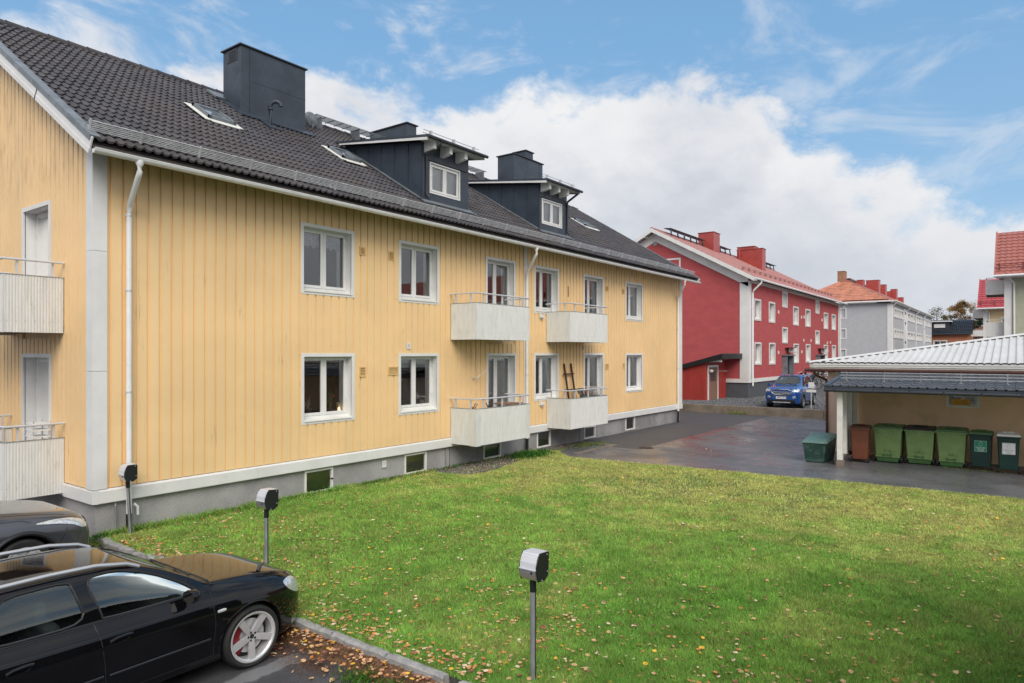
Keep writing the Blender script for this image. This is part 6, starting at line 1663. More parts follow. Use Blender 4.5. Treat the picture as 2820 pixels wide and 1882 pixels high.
MB().box(RXg + .5, 63.5, RYf - .03, RYf, 7.52, 7.75).build('frieze', 'white_worn', red)
RM2 = (11.4 - 7.75) / 6.7
for sg2 in (0, 1):     # frieze boards along the rake
    f = MB(); y0, y1 = (RYf, 7.1); zl = lambda y: 7.72 + (y - .4) * RM2 - .12
    pl_ = [(y0, zl(y0)), (y1, zl(y1)), (y1, zl(y1) - .62), (y0, zl(y0) - .62)]
    if sg2: pl_ = [(14.2 - y, z) for y, z in pl_]
    f.prism(pl_, RXg - .035, RXg, 'x'); f.build('rake_frieze', 'white', red)
    b_ = [(.35, zl(.35) + .20), (7.1, zl(7.1) + .20), (7.1, zl(7.1) - .06), (.35, zl(.35) - .06)]
    if sg2: b_ = [(14.2 - y, z) for y, z in b_]
    MB().prism(b_, RXg - .62, RXg - .59, 'x').build('barge_board', 'white', red)
    s_ = [(.40, zl(.4) + .10), (7.1, zl(7.1) + .10), (7.1, zl(7.1) + .07), (.40, zl(.4) + .07)]
    if sg2: s_ = [(14.2 - y, z) for y, z in s_]
    MB().prism(s_, RXg - .58, RXg, 'x').build('soffit', 'white', red)
    for k in range(6):
        y = 1.3 + k * 1.05; y = 14.2 - y if sg2 else y; yy = 14.2 - y if sg2 else y
        MB().box(RXg - .61, RXg, y - .06, y + .06, zl(yy) - .08, zl(yy) + .06).build('purlin_end', 'white_worn', red)
tiled_roof('roof', red, 'red_roof', (RXg - .62, .40, 7.76), (64.4, .40, 7.76), (RXg - .62, 7.1, 7.76 + 6.7 * RM2), 134, 19, .045, .03)
mb = MB(); mb.quad((RXg - .62, 13.8, 7.76), (64.4, 13.8, 7.76), (64.4, 7.1, 11.41), (RXg - .62, 7.1, 11.41)); mb.build('rear_roof', 'red_roof', red, fix=False)
MB().tube([(RXg - .6, 7.1, 11.44), (64.4, 7.1, 11.44)], .09, 8).build('ridge_cap', 'red_roof', red, smooth=True)
MB().tube([(RXg - .5, .34, 7.70), (64.4, .34, 7.70)], .07, 8).build('gutter', 'gutter', red, smooth=True)
MB().tube([(38.3, .34, 7.64), (38.3, .36, 7.52), (38.05, .75, 7.05), (38.05, .80, 6.9), (38.05, .80, 1.1)], .06, 10).build('downpipe', 'gutter', red, smooth=True)
MB().tube([(64.1, .4, 7.6), (64.0, .8, 7.1), (64.0, .8, 1.1)], .05, 8).build('downpipe', 'gutter', red, smooth=True)
for (a, b, c, d) in RW: window(red, lambda u, dd, z: (u, RYf + dd, z), a, b, c, d, cas=.10, rev=.22, split=.5, room='dark_room', simple=True, proud=.04, curtain=[(0, 1, 0, 1, 'curtain', 0)])
window(red, lambda u, dd, z: (RXg + dd, u, z), 5.30, 6.90, 7.95, 9.40, cas=.11, rev=.15, simple=True, curtain=[(0, 1, 0, 1, 'curtain', 0)])
MB().box(RXg - .05, RXg - .036, 6.95, 7.2, 10.35, 10.6).build('vent_grille', 'galv_pole', red)
for (x, z) in ((44.0, 6.0), (50.2, 5.9), (51.0, 5.95), (57.0, 5.95), (44.0, 3.2), (50.3, 3.25), (50.9, 4.15), (53.2, 4.15), (60.2, 4.1), (59.0, 4.05)): MB().box(x - .08, x + .08, RYf - .05, RYf, z - .12, z + .1).build('vent_grille', 'white_worn', red)
for dx in (44.95, 54.85):
    d = MB(); d.box(dx, dx + .12, RYf - .35, RYf, .5, 2.95); d.box(dx + 1.65, dx + 1.77, RYf - .35, RYf, .5, 2.95); d.box(dx - .08, dx + 1.85, RYf - .45, RYf, 2.952, 3.04)
    po = d.build('entrance_portal', 'sheet_light', red); MB().box(dx + .13, dx + 1.64, RYf - .06, RYf - .02, .5, 2.93).build('entrance_door', 'sheet', red)
    for k in range(7): MB().box(dx + .2 + k * .2, dx + .22 + k * .2, RYf - .08, RYf - .06, .6, 2.9).build('door_slat', 'sheet_dark', po)
    s_ = MB().box(dx + 1.3, dx + 2.0, RYf - .55, RYf - .10, 3.18, 3.48).build('lamp_sign', 'white', red, bevel=.02)
    MB().box(dx + .7, dx + 1.9, RYf - .5, RYf - .02, 3.50, 3.54).build('sign_hood', 'brown_metal', red)
    text_obj('10' if dx < 50 else '8', .24, 'ink', s_, Matrix.Translation((dx + 1.298, RYf - .32, 3.33)) @ Matrix.Rotation(-PI / 2, 4, 'Z') @ Matrix.Rotation(PI / 2, 4, 'X'), name='house_number')
sheet_chimney(45.4, 46.75, 6.0, 7.2, 12.30, z0=10.2, mt='red_sheet', par=red)
sheet_chimney(51.3, 52.25, 4.15, 6.2, 11.62, z0=9.4, mt='red_sheet', par=red)
sheet_chimney(52.6, 53.6, 5.2, 6.6, 12.05, z0=9.8, mt='red_sheet', par=red)
MB().tube([(51.0, 5.9, 10.6), (51.0, 5.9, 11.75)], .08, 8).build('vent_pipe', 'red_sheet', red)
for a, b in ((38.8, 45.2), (47.2, 51.0), (55.0, 64.0)):
    w_ = MB()
    for k in range(5): w_.box(a, b, 6.55 + .11 * k, 6.63 + .11 * k, 11.66 + .01 * k, 11.69 + .01 * k)
    wk = w_.build('roof_walkway', 'sheet', red); wk['kind'] = 'stuff'
    x = a + .1
    while x < b:
        MB().prism([(6.60, 11.16), (6.66, 11.65), (6.60, 11.65), (6.50, 11.12)], x, x + .08, 'x').build('walkway_bracket', 'sheet', red); x += 1.15
for h in (.13, .22): MB().tube([(38.4, 1.55, 8.42 + h), (64.2, 1.55, 8.42 + h)], .022, 5).build('guard_rail', 'red_roof', red)
x = 38.6
while x < 64: MB().box(x - .015, x + .015, 1.5, 1.66, 8.42, 8.64).build('guard_post', 'red_roof', red); x += 1.2
# board shed leaning on the red gable
sh_ = root('tool_shed', 'small red board shed with black lean-to roof and brown door against the red gable', 'shed', (35.5, 4, .34))
X0, X1, Y0, Y1 = 34.0, RXg - .05, 2.27, 6.2
def shz(y): return 2.72 - (y - 2.0) * .305
k = 0; y = Y0
while y < Y1 - .05:
    w_ = .135; MB().add([(X0, y, .30), (X0 + .0, y + w_ - .012, .30), (X0, y + w_ - .012, shz(y + w_)), (X0, y, shz(y)), (X0 + .03, y + w_, .30), (X0 + .03, y + w_, shz(y + w_))], [(0, 1, 2, 3), (1, 4, 5, 2)]).build('wall_board', 'red_board', sh_, fix=False); y += w_
MB().prism([(Y0 + .01, .25), (Y1, .25), (Y1, shz(Y1)), (Y0 + .01, shz(Y0))], X0 + .03, X1, 'x').build('shed_frame', 'red_board', sh_)
MB().prism([(1.25, 3.10), (1.25, 2.80), (6.5, 1.52 - .0), (6.5, 1.70)], X0 - .18, X0 - .155, 'x').build('roof_fascia', 'black_plastic', sh_)
MB().prism([(1.25, 3.12), (1.25, 3.05), (6.5, 1.62), (6.5, 1.70)], X0 - .15, X1, 'x').build('shed_roof', 'sheet_dark', sh_)
MB().box(X0 - .1, X1, 1.26, 1.30, 2.80, 3.04).build('roof_fascia', 'black_plastic', sh_)
MB().prism([(1.35, 2.76), (1.35, 2.62), (2.26, 2.60), (2.26, 2.70)], X0 + .05, X0 + .12, 'x').build('rafter_tail', 'white', sh_)
d = MB(); rect_frame(d, X0 + .25, X0 + 1.95, .34, 2.42, .13, 0, .05, wb=0); df = mapped(d, lambda u, dd, z: (u, Y0 - .05 + dd, z)).build('door_frame', 'white', sh_)
MB().box(X0 + .38, X0 + 1.82, Y0 - .03, Y0 - .005, .36, 2.29).build('door', 'brown_door', sh_)
MB().box(X0 + .62, X0 + 1.55, Y0 - .036, Y0 - .03, 1.45, 2.05).build('door_window', 'room_red', sh_)
MB().lathe([(0, -.10), (.10, -.07), (.13, 0), (.10, .07), (0, .10)], (X0 + .35, Y0 - .20, 2.08), 14).build('shed_lamp', 'white', sh_, smooth=True)
MB().tube([(X0 + 1.9, Y0 - .05, 2.05), (X0 + 1.9, Y0 - .6, 2.05)], .025, 6).build('door_stay', 'galv', sh_)

# ---- grey building, hipped orange roof
gry = root('apartment_building', 'pale grey three-storey apartment building with orange hipped roof beyond the red one', 'building', (115, 7, 0))
GX0, GY0, GX1, GY1, EZ2 = 93.0, .49, 142.5, 13.3, 9.7
GW_ = [(x0, x1, z0, z1) for z0, z1 in ((7.80, 9.07), (5.10, 6.33), (2.4, 3.62)) for x0, x1 in ((95.2, 97.2), (97.45, 99.3), (99.55, 101.4), (101.65, 103.8), (108.5, 111.5), (111.75, 114.5), (114.8, 117.0), (118.7, 121.4), (121.65, 124.5), (124.7, 126.9), (131.9, 133.8), (134.1, 136.2), (136.5, 138.6), (138.9, 141.0))]
wall_grid(MB(), 'y', GY0, GX0, GX1, -.1, EZ2, [(a + .05, b - .05, c + .05, d - .05) for a, b, c, d in GW_]).build('facade_wall', 'grey_wall', gry, fix=False)
GG = [(5.67, 6.45, 7.67, 9.09), (5.67, 6.45, 5.0, 6.40), (5.67, 6.45, 2.35, 3.72)]
mb = wall_grid(MB(), 'x', GX0, GY0, GY1, -.1, EZ2, [(a + .05, b - .05, c + .05, d - .05) for a, b, c, d in GG]); mb.build('gable_wall', 'grey_wall', gry, fix=False)
MB().box(GX0 + .1, GX1, GY0 + 1.5, GY1, -.1, EZ2).build('rear_wall', 'grey_wall', gry)
for (a, b, c, d) in GW_: window(gry, lambda u, dd, z: (u, GY0 + dd, z), a, b, c, d, cas=.22, rev=.18, room='curtain', simple=True, proud=.07, sill=False, roomd=.3, stile=.06)
for (a, b, c, d) in GG: window(gry, lambda u, dd, z: (GX0 + dd, u, z), a, b, c, d, cas=.14, rev=.12, simple=True, sill=False, roomd=.5)
MB().box(GX0 - .05, GX0 + 1.2, GY0 - .05, GY0, 0, EZ2 - .3).build('corner_band', 'white', gry); MB().box(GX0 - .05, GX0, GY0, GY0 + .45, 0, EZ2 - .3).build('corner_band', 'white', gry)
for a, b in ((104.6, 107.1), (129.3, 131.2)):
    MB().box(a, b, GY0 - .06, GY0, 0, EZ2 - .3).build('stair_band', 'white', gry)
    for z in (1.8, 4.5, 7.2, 8.6): MB().box(a + .7, b - .7, GY0 - .08, GY0 - .06, z, z + .35).build('stair_pane', 'sheet', gry)
MB().box(GX0 - .5, GX1 + .5, GY0 - .5, GY0 + 1.6, EZ2 - .12, EZ2).build('eave_soffit', 'white_worn', gry); MB().box(GX0 - .5, GX0 + .1, GY0, GY1 + .5, EZ2 - .12, EZ2).build('eave_soffit', 'white_worn', gry)
MB().tube([(GX0 - .55, GY1 + .5, EZ2 + .05), (GX0 - .55, GY0 - .55, EZ2 + .05), (GX1 + .6, GY0 - .55, EZ2 + .05)], .10, 6).build('gutter', 'gutter', gry)
for x in (93.6, 107.3, 118.0, 128.9): MB().tube([(x, GY0 - .55, EZ2 - .05), (x - .3, GY0 - .1, EZ2 - .6), (x - .3, GY0 - .1, 0)], .07, 6).build('downpipe', 'gutter', gry)
ax_, ay_, az_ = GX0 + 5.9, 6.9, 13.3
hip = MB(); a = Vector((GX0 - .5, GY1 + .5, EZ2 + .02)); b = Vector((GX0 - .5, GY0 - .5, EZ2 + .02)); c = Vector((ax_, ay_, az_))
nrow = 14
for r in range(nrow):
    t0, t1 = r / nrow, (r + 1) / nrow; L0, L1 = a.lerp(c, t0), a.lerp(c, t1); R0, R1 = b.lerp(c, t0), b.lerp(c, t1); n = max(4, int((L0 - R0).length / .30) * 2)
    up = Vector((-.4, 0, .9)).normalized()
    o = [tuple(L0.lerp(R0, i / n) + up * (.05 + .035 * (i % 2))) for i in range(n + 1)] + [tuple(L1.lerp(R1, i / n) + up * .035 * (i % 2)) for i in range(n + 1)] + [tuple(L0.lerp(R0, i / n)) for i in range(n + 1)]
    hip.add(o, [(i, i + 1, n + 1 + i + 1, n + 1 + i) for i in range(n)] + [(2 * n + 2 + i, 2 * n + 3 + i, i + 1, i) for i in range(n)])
ho = hip.build('hip_roof', 'orange_roof', gry, fix=False)
MB().add([tuple(b), (GX1 + .5, GY0 - .5, EZ2 + .02), (GX1 - 5.9, ay_, az_), tuple(c)], [(0, 1, 2, 3)]).build('roof_slope', 'orange_roof', gry, fix=False)
MB().add([tuple(a), (GX1 + .5, GY1 + .5, EZ2), (GX1 - 5.9, ay_, az_), tuple(c)], [(0, 1, 2, 3)]).build('roof_slope', 'orange_roof', gry, fix=False)
MB().tube([tuple(a), tuple(c + Vector((0, 0, .05))), tuple(b)], .15, 6).build('hip_ridge', 'red_roof', gry)
MB().tube([tuple(c), (GX1 - 5.9, ay_, az_)], .15, 6).build('ridge_cap', 'red_roof', gry)
MB().box(ax_ + 1.5, ax_ + 20, ay_ - .35, ay_ + .2, az_ + .1, az_ + .4).build('roof_walkway', 'brown_metal', gry)
MB().box(GX0 - .3, GX0 + .2, GY0 + .3, GY1, EZ2 + .25, EZ2 + .35).build('snow_guard', 'red_dark', gry)
for i, (x, y0, y1, zt) in enumerate(((98.2, 6.9, 7.8, 14.5), (103.0, 5.4, 6.2, 13.6), (108.5, 4.2, 5.9, 14.0), (116.2, 4.4, 5.9, 13.95), (125.8, 5.0, 6.1, 13.6), (126.6, 4.2, 5.1, 14.0), (146 - 9, 4.5, 6.5, 13.3))):
    sheet_chimney(x, x + 1.6, y0, y1, zt, z0=10, mt='red_sheet' if i else 'tan_chimney', par=gry)

# ---- green and cream buildings on the right
def side_building(label, x, y, eave, ridge_x, ridge_z, wall_m, roof_m, nu, zs, yend, wins, tile_step):
    b = root('apartment_building', label, 'building', (x + 5, (y + yend) / 2, 0))
    holes = [(y - a - w_, y - a, z, z + h) for (a, w_, z, h) in wins]
    wall_grid(MB(), 'x', x, yend, y, -.1, eave, [(q[0] + .04, q[1] - .04, q[2] + .04, q[3] - .04) for q in holes]).build('facade_wall', wall_m, b, fix=False)
    mb = MB(); mb.quad((x, y, -.1), (x + 12, y, -.1), (x + 12, y, eave), (x, y, eave)); mb.quad((x - .6, y, eave - .1), (x + 12, y, eave - .1), (ridge_x, y, ridge_z - .2)); mb.quad((x + 12, yend, -.1), (x + 12, y, -.1), (x + 12, y, eave), (x + 12, yend, eave)); mb.build('gable_wall', wall_m, b, fix=False)
    MB().box(x - .05, x + .02, y - .38, y + .04, 0, eave - .05).build('corner_band', 'white', b)
    MB().tube([(x - .5, y - .2, eave - .1), (x - .15, y - .52, eave - .55), (x - .12, y - .52, 0)], .06, 8).build('downpipe', 'gutter', b, smooth=True)
    tiled_roof('roof', b, roof_m, (x - 1.0, y + .55, eave), (x - 1.0, yend, eave), (ridge_x, y + .55, ridge_z), nu, zs, .06, .05)
    mb = MB(); mb.quad((ridge_x, y + .55, ridge_z), (ridge_x, yend, ridge_z), (x + 13, yend, eave), (x + 13, y + .55, eave)); mb.build('rear_roof', roof_m, b, fix=False)
    MB().prism([(x - 1.02, eave - .12), (x - 1.02, eave + .08), (ridge_x, ridge_z + .12), (ridge_x, ridge_z - .12)], y + .50, y + .60, 'y').build('verge_board', roof_m, b)
    MB().tube([(x - 1.08, y + .6, eave - .06), (x - 1.08, yend, eave - .06)], .08, 8).build('gutter', 'gutter', b, smooth=True)
    MB().box(x - .95, x, yend, y + .5, eave - .16, eave - .10).build('soffit', 'white', b)
    for h in (.25, .38): MB().tube([(x - .45, y + .5, eave + .42 + h), (x - .45, yend, eave + .42 + h)], .025, 5).build('guard_rail', 'red_dark', b)
    yy = y + .3
    while yy > yend + 1: MB().box(x - .52, x - .35, yy - .04, yy + .04, eave + .35, eave + .85).build('guard_post', 'red_dark', b); yy -= 1.3
    for q in holes: window(b, lambda u, dd, z: (x + dd, u, z), q[0], q[1], q[2], q[3], cas=.10, rev=.10, simple=True, sill=False, roomd=.4)
    return b
yl = (4.95, 2.0)
sage = side_building('sage green apartment building with matt red tile roof at the right edge', 52.9, -11.73, 8.45, 57.5, 12.1, 'sage', 'salmon_roof', 150, 13, -62, [(a, 1.3, z, 1.4) for z in (2.0, 5.0) for a in (6, 10, 14, 22, 26, 34, 38, 42)], .05)
crm = side_building('cream apartment building with bright red tile roof, partly hidden behind the green one', 89.75, -9.25, 8.25, 94.8, 12.0, 'cream', 'bright_roof', 70, 13, -40, [(1.60, 1.3, 5.72, 1.45), (1.60, 1.3, 2.9, 1.45), (5.5, 1.3, 5.72, 1.45)], .05)
def end_balcony(b, x, y, z0, h, out, wd, m):
    q = MB(); q.box(x, x + wd, y, y + out, z0, z0 + .12); bo = q.build('balcony', 'concrete', b)
    MB().box(x - .03, x, y, y + out, z0 - .02, z0 + h).build('side_panel', m, bo); MB().box(x - .03, x + wd, y + out, y + out + .03, z0 - .02, z0 + h).build('front_panel', m, bo); MB().tube([(x, y, z0 + h + .15), (x, y + out, z0 + h + .15), (x + wd, y + out, z0 + h + .15)], .03, 6).build('handrail', 'alu', bo)
end_balcony(sage, 53.4, -11.70, 7.25, 1.0, 1.05, 3.2, 'balcony')
end_balcony(sage, 53.4, -11.70, 4.3, 1.0, 1.05, 3.2, 'balcony')
end_balcony(crm, 90.2, -9.2, 7.2, .95, 1.0, 3.2, 'balcony')
# ---- brick house, and the pink roofed house beyond
bk = root('brick_house', 'orange brick house with black tile roof and a wide dormer, far end of the yard', 'house', (150, -2, 0))
bx, by0, by1 = 147.5, -5.2, 9.0
wall_grid(MB(), 'x', bx, by0, by1, 0, 6.9, [(-1.6, .7, 3.6, 5.6), (-4.2, -3.0, 3.6, 5.4)]).build('facade_wall', 'brickwork', bk, fix=False)
MB().prism([(bx, 0), (bx + 9, 0), (bx + 9, 6.9), (bx + 4.5, 9.5), (bx, 6.9)], by0 - .01, by0 + .0, 'y').build('gable_wall', 'brickwork', bk)
for a, b_, c, d in ((-1.6, .7, 3.6, 5.6), (-4.2, -3.0, 3.6, 5.4)): window(bk, lambda u, dd, z: (bx + dd, u, z), a, b_, c, d, cas=.18, rev=.1, simple=True, sill=False, roomd=.5)
tiled_roof('roof', bk, 'black_roof', (bx - .6, by0 - .4, 6.75), (bx - .6, by1, 6.75), (bx + 4.5, by0 - .4, 9.6), 46, 10, .10, .10)
mb = MB(); mb.quad((bx + 4.5, by0 - .4, 9.6), (bx + 4.5, by1, 9.6), (bx + 9.6, by1, 6.75), (bx + 9.6, by0 - .4, 6.75)); mb.build('rear_roof', 'black_roof', bk, fix=False)
MB().box(bx + .6, bx + 4.0, -1.8, 6, 7.2, 9.1).build('dormer', 'sheet_dark', bk); MB().box(bx + .1, bx + 4.4, -2.2, 6.3, 9.1, 9.3).build('dormer_roof', 'white', bk)
MB().box(bx + .5, bx + .6, -1.2, .6, 8.0, 8.7).build('dormer_window', 'white', bk)
MB().tube([(bx - .6, by0 - .4, 6.7), (bx - .6, by1, 6.7)], .1, 6).build('gutter', 'sheet_dark', bk)
end_balcony(bk, bx + 1.2, by0 - 2.2, 6.3, 1.1, 2.1, 2.5, 'balcony')
pk = root('pink_roofed_house', 'distant house showing only its pinkish red roof behind the brick house', 'house', (202, -5, 0))
MB().box(198, 206, -14, -2.2, 0, 6.8).build('wall', 'cream', pk)
tiled_roof('roof', pk, 'salmon_roof', (197.5, -14, 6.7), (197.5, -1.8, 6.7), (202, -14, 10.0), 40, 12, .08, .06)


# ---------------------------------------------------------------- trees
def tree(label, x, y, h, crown_r, crown_z, n, cols, seed, kind='round', gaps=.5):
    rg = random.Random(seed); ng = np.random.default_rng(seed)
    t = root('birch_tree' if kind != 'conifer' else 'pine_tree', label, 'tree', (x, y, 0))
    tk = MB(); tk.tube([(x, y, 0), (x + .1, y, h * .45), (x - .05, y + .1, h * .78), (x, y, h * .96)], .28, 8, r2=.04)
    for k in range(26):
        z0 = h * rg.uniform(.30, .85); a = rg.uniform(0, 2 * PI); L_ = crown_r * rg.uniform(.5, 1.0) * (1.15 - z0 / h)
        up = L_ * (rg.uniform(.5, 1.1) if kind != 'conifer' else -.1)
        tk.tube([(x, y, z0), (x + math.cos(a) * L_ * .5, y + math.sin(a) * L_ * .5, z0 + up * .6), (x + math.cos(a) * L_, y + math.sin(a) * L_, z0 + up)], .07, 5, r2=.015)
    tk.build('trunk', 'bark', t, smooth=True)
    cl = []
    for k in range(60 if kind != 'conifer' else 90):
        f = rg.random(); zc = crown_z + (h - crown_z) * f
        rr = crown_r * (math.sqrt(max(0, 1 - ((f - .40) / .62) ** 2)) if kind != 'conifer' else (1 - f) * .95 + .08)
        a = rg.uniform(0, 2 * PI); q = rr * math.sqrt(rg.random()); cl.append((x + math.cos(a) * q, y + math.sin(a) * q, zc, rg.uniform(.35, .8)))
    P = []; Cc = []
    per = n // len(cl)
    for (cx_, cy_, cz_, cr) in cl:
        tone = rg.uniform(.65, 1.3); base = np.array(rg.choice(cols))
        c = np.array([cx_, cy_, cz_]) + ng.normal(0, cr * .62, (per, 3)) * np.array([1, 1, .8 if kind != 'conifer' else .3])
        d1 = ng.normal(0, 1, (per, 3)); d1 /= np.linalg.norm(d1, axis=1, keepdims=True); d2 = np.cross(d1, ng.normal(0, 1, (per, 3))); d2 /= np.linalg.norm(d2, axis=1, keepdims=True)
        s = ng.uniform(.10, .24, (per, 1))
        P.append(np.stack([c - d1 * s, c + d2 * s * .6, c + d1 * s], 1)); Cc.append(np.repeat((base * tone)[None], per * 3, 0))
    P = np.concatenate(P).reshape(-1, 3); Cc = np.concatenate(Cc)
    tri_mesh('crown', P, Cc, 'foliage', t)
    return t


def tri_mesh(name, P, C, m, parent=None):
    n = len(P) // 3
    me = bpy.data.meshes.new(name)
    me.vertices.add(len(P)); me.vertices.foreach_set('co', P.astype(np.float32).ravel())
    me.loops.add(n * 3); me.loops.foreach_set('vertex_index', np.arange(n * 3, dtype=np.int32))
    me.polygons.add(n); me.polygons.foreach_set('loop_start', np.arange(0, n * 3, 3, dtype=np.int32)); me.polygons.foreach_set('loop_total', np.full(n, 3, dtype=np.int32))
    me.update(calc_edges=True)
    a = me.color_attributes.new('tint', 'FLOAT_COLOR', 'POINT'); a.data.foreach_set('color', np.concatenate([np.clip(C, 0, 1), np.ones((len(C), 1))], 1).astype(np.float32).ravel())
    me.materials.append(MT[m])
    o = bpy.data.objects.new(name, me); COL.objects.link(o)
    if parent is not None: adopt(o, parent)
    return o
AUT = [(.33, .17, .045), (.26, .15, .05), (.18, .14, .04), (.36, .20, .06)]
tree('tall autumn birch with tan leaves behind the brick house', 174.0, -2.2, 14.4, 3.6, 6.5, 11000, AUT, 3)
tree('thin half bare tree left of the tall birch', 171.2, 2.0, 12.9, 2.4, 7.5, 1500, [(.16, .14, .05), (.12, .12, .04)], 5)
tree('dark conifer between the birch and the cream building', 176.2, -5.6, 11.8, 2.6, 4.0, 5200, [(.025, .05, .02), (.035, .06, .025)], 8, 'conifer')
# far wood closing the horizon
ng = np.random.default_rng(5); n = 26000
ang = ng.uniform(-.5, 2.2, n); R_ = ng.uniform(330, 360, n); hh = ng.uniform(0, 1, n) ** .8 * (6.5 + 2.2 * np.sin(ang * 37) + 1.6 * np.sin(ang * 91))
c = np.stack([R_ * np.cos(ang), R_ * np.sin(ang), hh], 1); d1 = ng.normal(0, 1, (n, 3)); d2 = ng.normal(0, 1, (n, 3))
P = np.stack([c - d1, c + d2, c + d1], 1).reshape(-1, 3); Cc = np.repeat(np.array([(.05, .075, .035)]) * ng.uniform(.6, 1.4, (n, 1)), 3, 0)
fw = tri_mesh('distant_wood', P, Cc, 'foliage'); fw['kind'] = 'stuff'
# ---------------------------------------------------------------- things in windows and on balconies
lt = root('candle_lantern', 'white lantern with a lit tealight on the sill of the lower window nearest the corner', 'lantern', (5.38, .28, 1.76))
MB().lathe([(.0, 0), (.055, 0), (.055, .22), (.050, .22), (.050, .01)], (5.38, .28, 1.76), 20).build('lantern_body', 'lamp_warm', lt, smooth=True)

m, t_, b_, p_, o_ = newmat('candle_flame'); b_.inputs['Emission Color'].default_value = (1, .62, .28, 1); b_.inputs['Emission Strength'].default_value = 9; MT['flame'] = m
MB().lathe([(0, -.022), (.014, -.008), (.010, .012), (0, .03)], (5.34, .215, 1.83), 10).build('flame', 'flame', lt, smooth=True)
def potted(label, x, y, z, h, r, m, seed, flower=None, potm='pot_grey', cat='plant', name='potted_plant', pr=.06, n=60):
    rg = random.Random(seed); p = root(name, label, cat, (x, y, z))
    MB().lathe([(0, 0), (pr * .7, 0), (pr, pr * 1.5), (pr * .9, pr * 1.5), (0, pr * 1.3)], (x, y, z), 16).build('pot', potm, p, smooth=True, angle=50)
    f = MB()
    for k in range(n):
        a, e = rg.uniform(0, 2 * PI), rg.uniform(.3, 1.0); L_ = h * rg.uniform(.5, 1)
        tip = Vector((x + math.cos(a) * r * (1.2 - e * .9) * rg.random(), y + math.sin(a) * r * .6 * rg.random(), z + pr * 1.4 + L_))
        q = Vector((x + rg.uniform(-.3, .3) * pr, y, z + pr * 1.3)); s_ = Vector((rg.uniform(-1, 1), rg.uniform(-.3, .3), 0)).normalized() * .008
        mid = q.lerp(tip, .55) + Vector((rg.uniform(-.02, .02), 0, .02)); f.add([tuple(q - s_), tuple(q + s_), tuple(mid + s_ * 1.5), tuple(tip), tuple(mid - s_ * 1.5)], [(0, 1, 2, 3, 4)])
        for j in range(2):
            c = q.lerp(tip, rg.uniform(.4, 1)); d = Vector((rg.uniform(-1, 1), rg.uniform(-1, 1), rg.uniform(-.5, 1))) * .028; e_ = Vector((d.z, -d.x, d.y)) * .45
            f.add([tuple(c - d), tuple(c + e_), tuple(c + d), tuple(c - e_)], [(0, 1, 2, 3)])
    f.build('foliage', m, p, fix=False)
    if flower: MB().lathe([(0, -.035), (.03, -.02), (.036, .005), (.02, .03), (0, .033)], flower, 12).build('blossom', 'flower', p, smooth=True)
    return p
potted('leafy potted plant with one orange blossom inside the lower window nearest the corner', 5.13, .27, 1.76, .42, .15, 'plant', 2, flower=(5.20, .235, 2.15))
potted('pale arching orchid stems in a blue-grey pot in the left pane of that lower window', 4.52, .28, 1.76, .28, .16, 'pale_flower', 4, n=14, pr=.085)
potted('low spiky plant at the left end of the lower window sill nearest the corner', 4.36, .28, 1.76, .16, .10, 'plant', 6, n=34)
tl = root('table_lamp', 'small white table lamp inside the second lower window', 'lamp', (7.97, .31, 1.76))
MB().lathe([(0, 0), (.045, 0), (.045, .012), (.01, .02), (.01, .20)], (7.97, .31, 1.76), 14).build('lamp_base', 'white', tl, smooth=True)
MB().lathe([(.10, .17), (.055, .33), (.0, .33)], (7.97, .31, 1.76), 18).build('lamp_shade', 'lamp_warm', tl, smooth=True)
wp = MB().lathe([(0, 0), (.055, 0), (.065, .09), (.055, .09), (.05, .02)], (8.18, .30, 1.77), 18).build('white_bowl', 'white', smooth=True); tag(wp, 'plain white bowl beside the small lamp in the second lower window', 'bowl')
# ladder shelf leaning on the wall, planters
ls = root('ladder_shelf', 'dark brown ladder shelf leaning on the yellow wall above the lower right balcony', 'shelf', (15.0, -.3, .82))
for x in (14.72, 15.16): MB().box(x - .022, x + .022, -.035, .015, 0, 1.98, M=Matrix.Translation((x * 0, -.36, .82)) @ Matrix.Rotation(math.radians(-9), 4, 'X')).build('upright', 'dark_iron', ls)
for z, d in ((1.05, .30), (1.48, .26), (1.88, .22), (2.42, .16)):
    yy = -.36 + (z - .82) * math.tan(math.radians(9)); MB().box(14.62, 15.26, yy - .02, yy + .02, z - .02, z + .02).build('rung', 'dark_iron', ls)
    for x in (14.70, 15.18): MB().box(x - .02, x + .02, yy - d * .5, yy + .04, z - .015, z + .015).build('shelf_arm', 'dark_iron', ls)
def planter(label, x, y, z, r, h, seed, m='pot_grey', top='pale_flower', n=70):
    p = root('planter', label, 'planter', (x, y, z)); rg = random.Random(seed)
    MB().lathe([(0, 0), (r * .78, 0), (r, h), (r * .93, h), (r * .9, h - .03), (0, h - .04)], (x, y, z), 20).build('pot', m, p, smooth=True, angle=50)
    if n:
        f = MB()
        for k in range(n):
            a = rg.uniform(0, 2 * PI); q = r * math.sqrt(rg.random()) * 1.1; bx_, by_ = x + math.cos(a) * q * .7, y + math.sin(a) * q * .7
            tip = (x + math.cos(a) * q * 1.25, y + math.sin(a) * q * 1.25, z + h + rg.uniform(.05, .17)); f.tube([(bx_, by_, z + h - .05), tip], .005, 4)
            d = .018; f.add([(tip[0] - d, tip[1], tip[2]), (tip[0], tip[1], tip[2] - d), (tip[0] + d, tip[1], tip[2]), (tip[0], tip[1], tip[2] + d)], [(0, 1, 2, 3)])
        f.build('heather', top, p, fix=False)
    return p
planter('small grey pot hanging on the ladder shelf', 15.17, -.45, 1.74, .115, .19, 1, n=0)
planter('round grey planter of dry brown heather next to the ladder shelf', 15.30, -.58, 1.42, .22, .28, 2, top='dry_twig')
planter('round grey planter of pale heather, the right one on the balcony', 15.78, -.55, 1.42, .22, .26, 3)
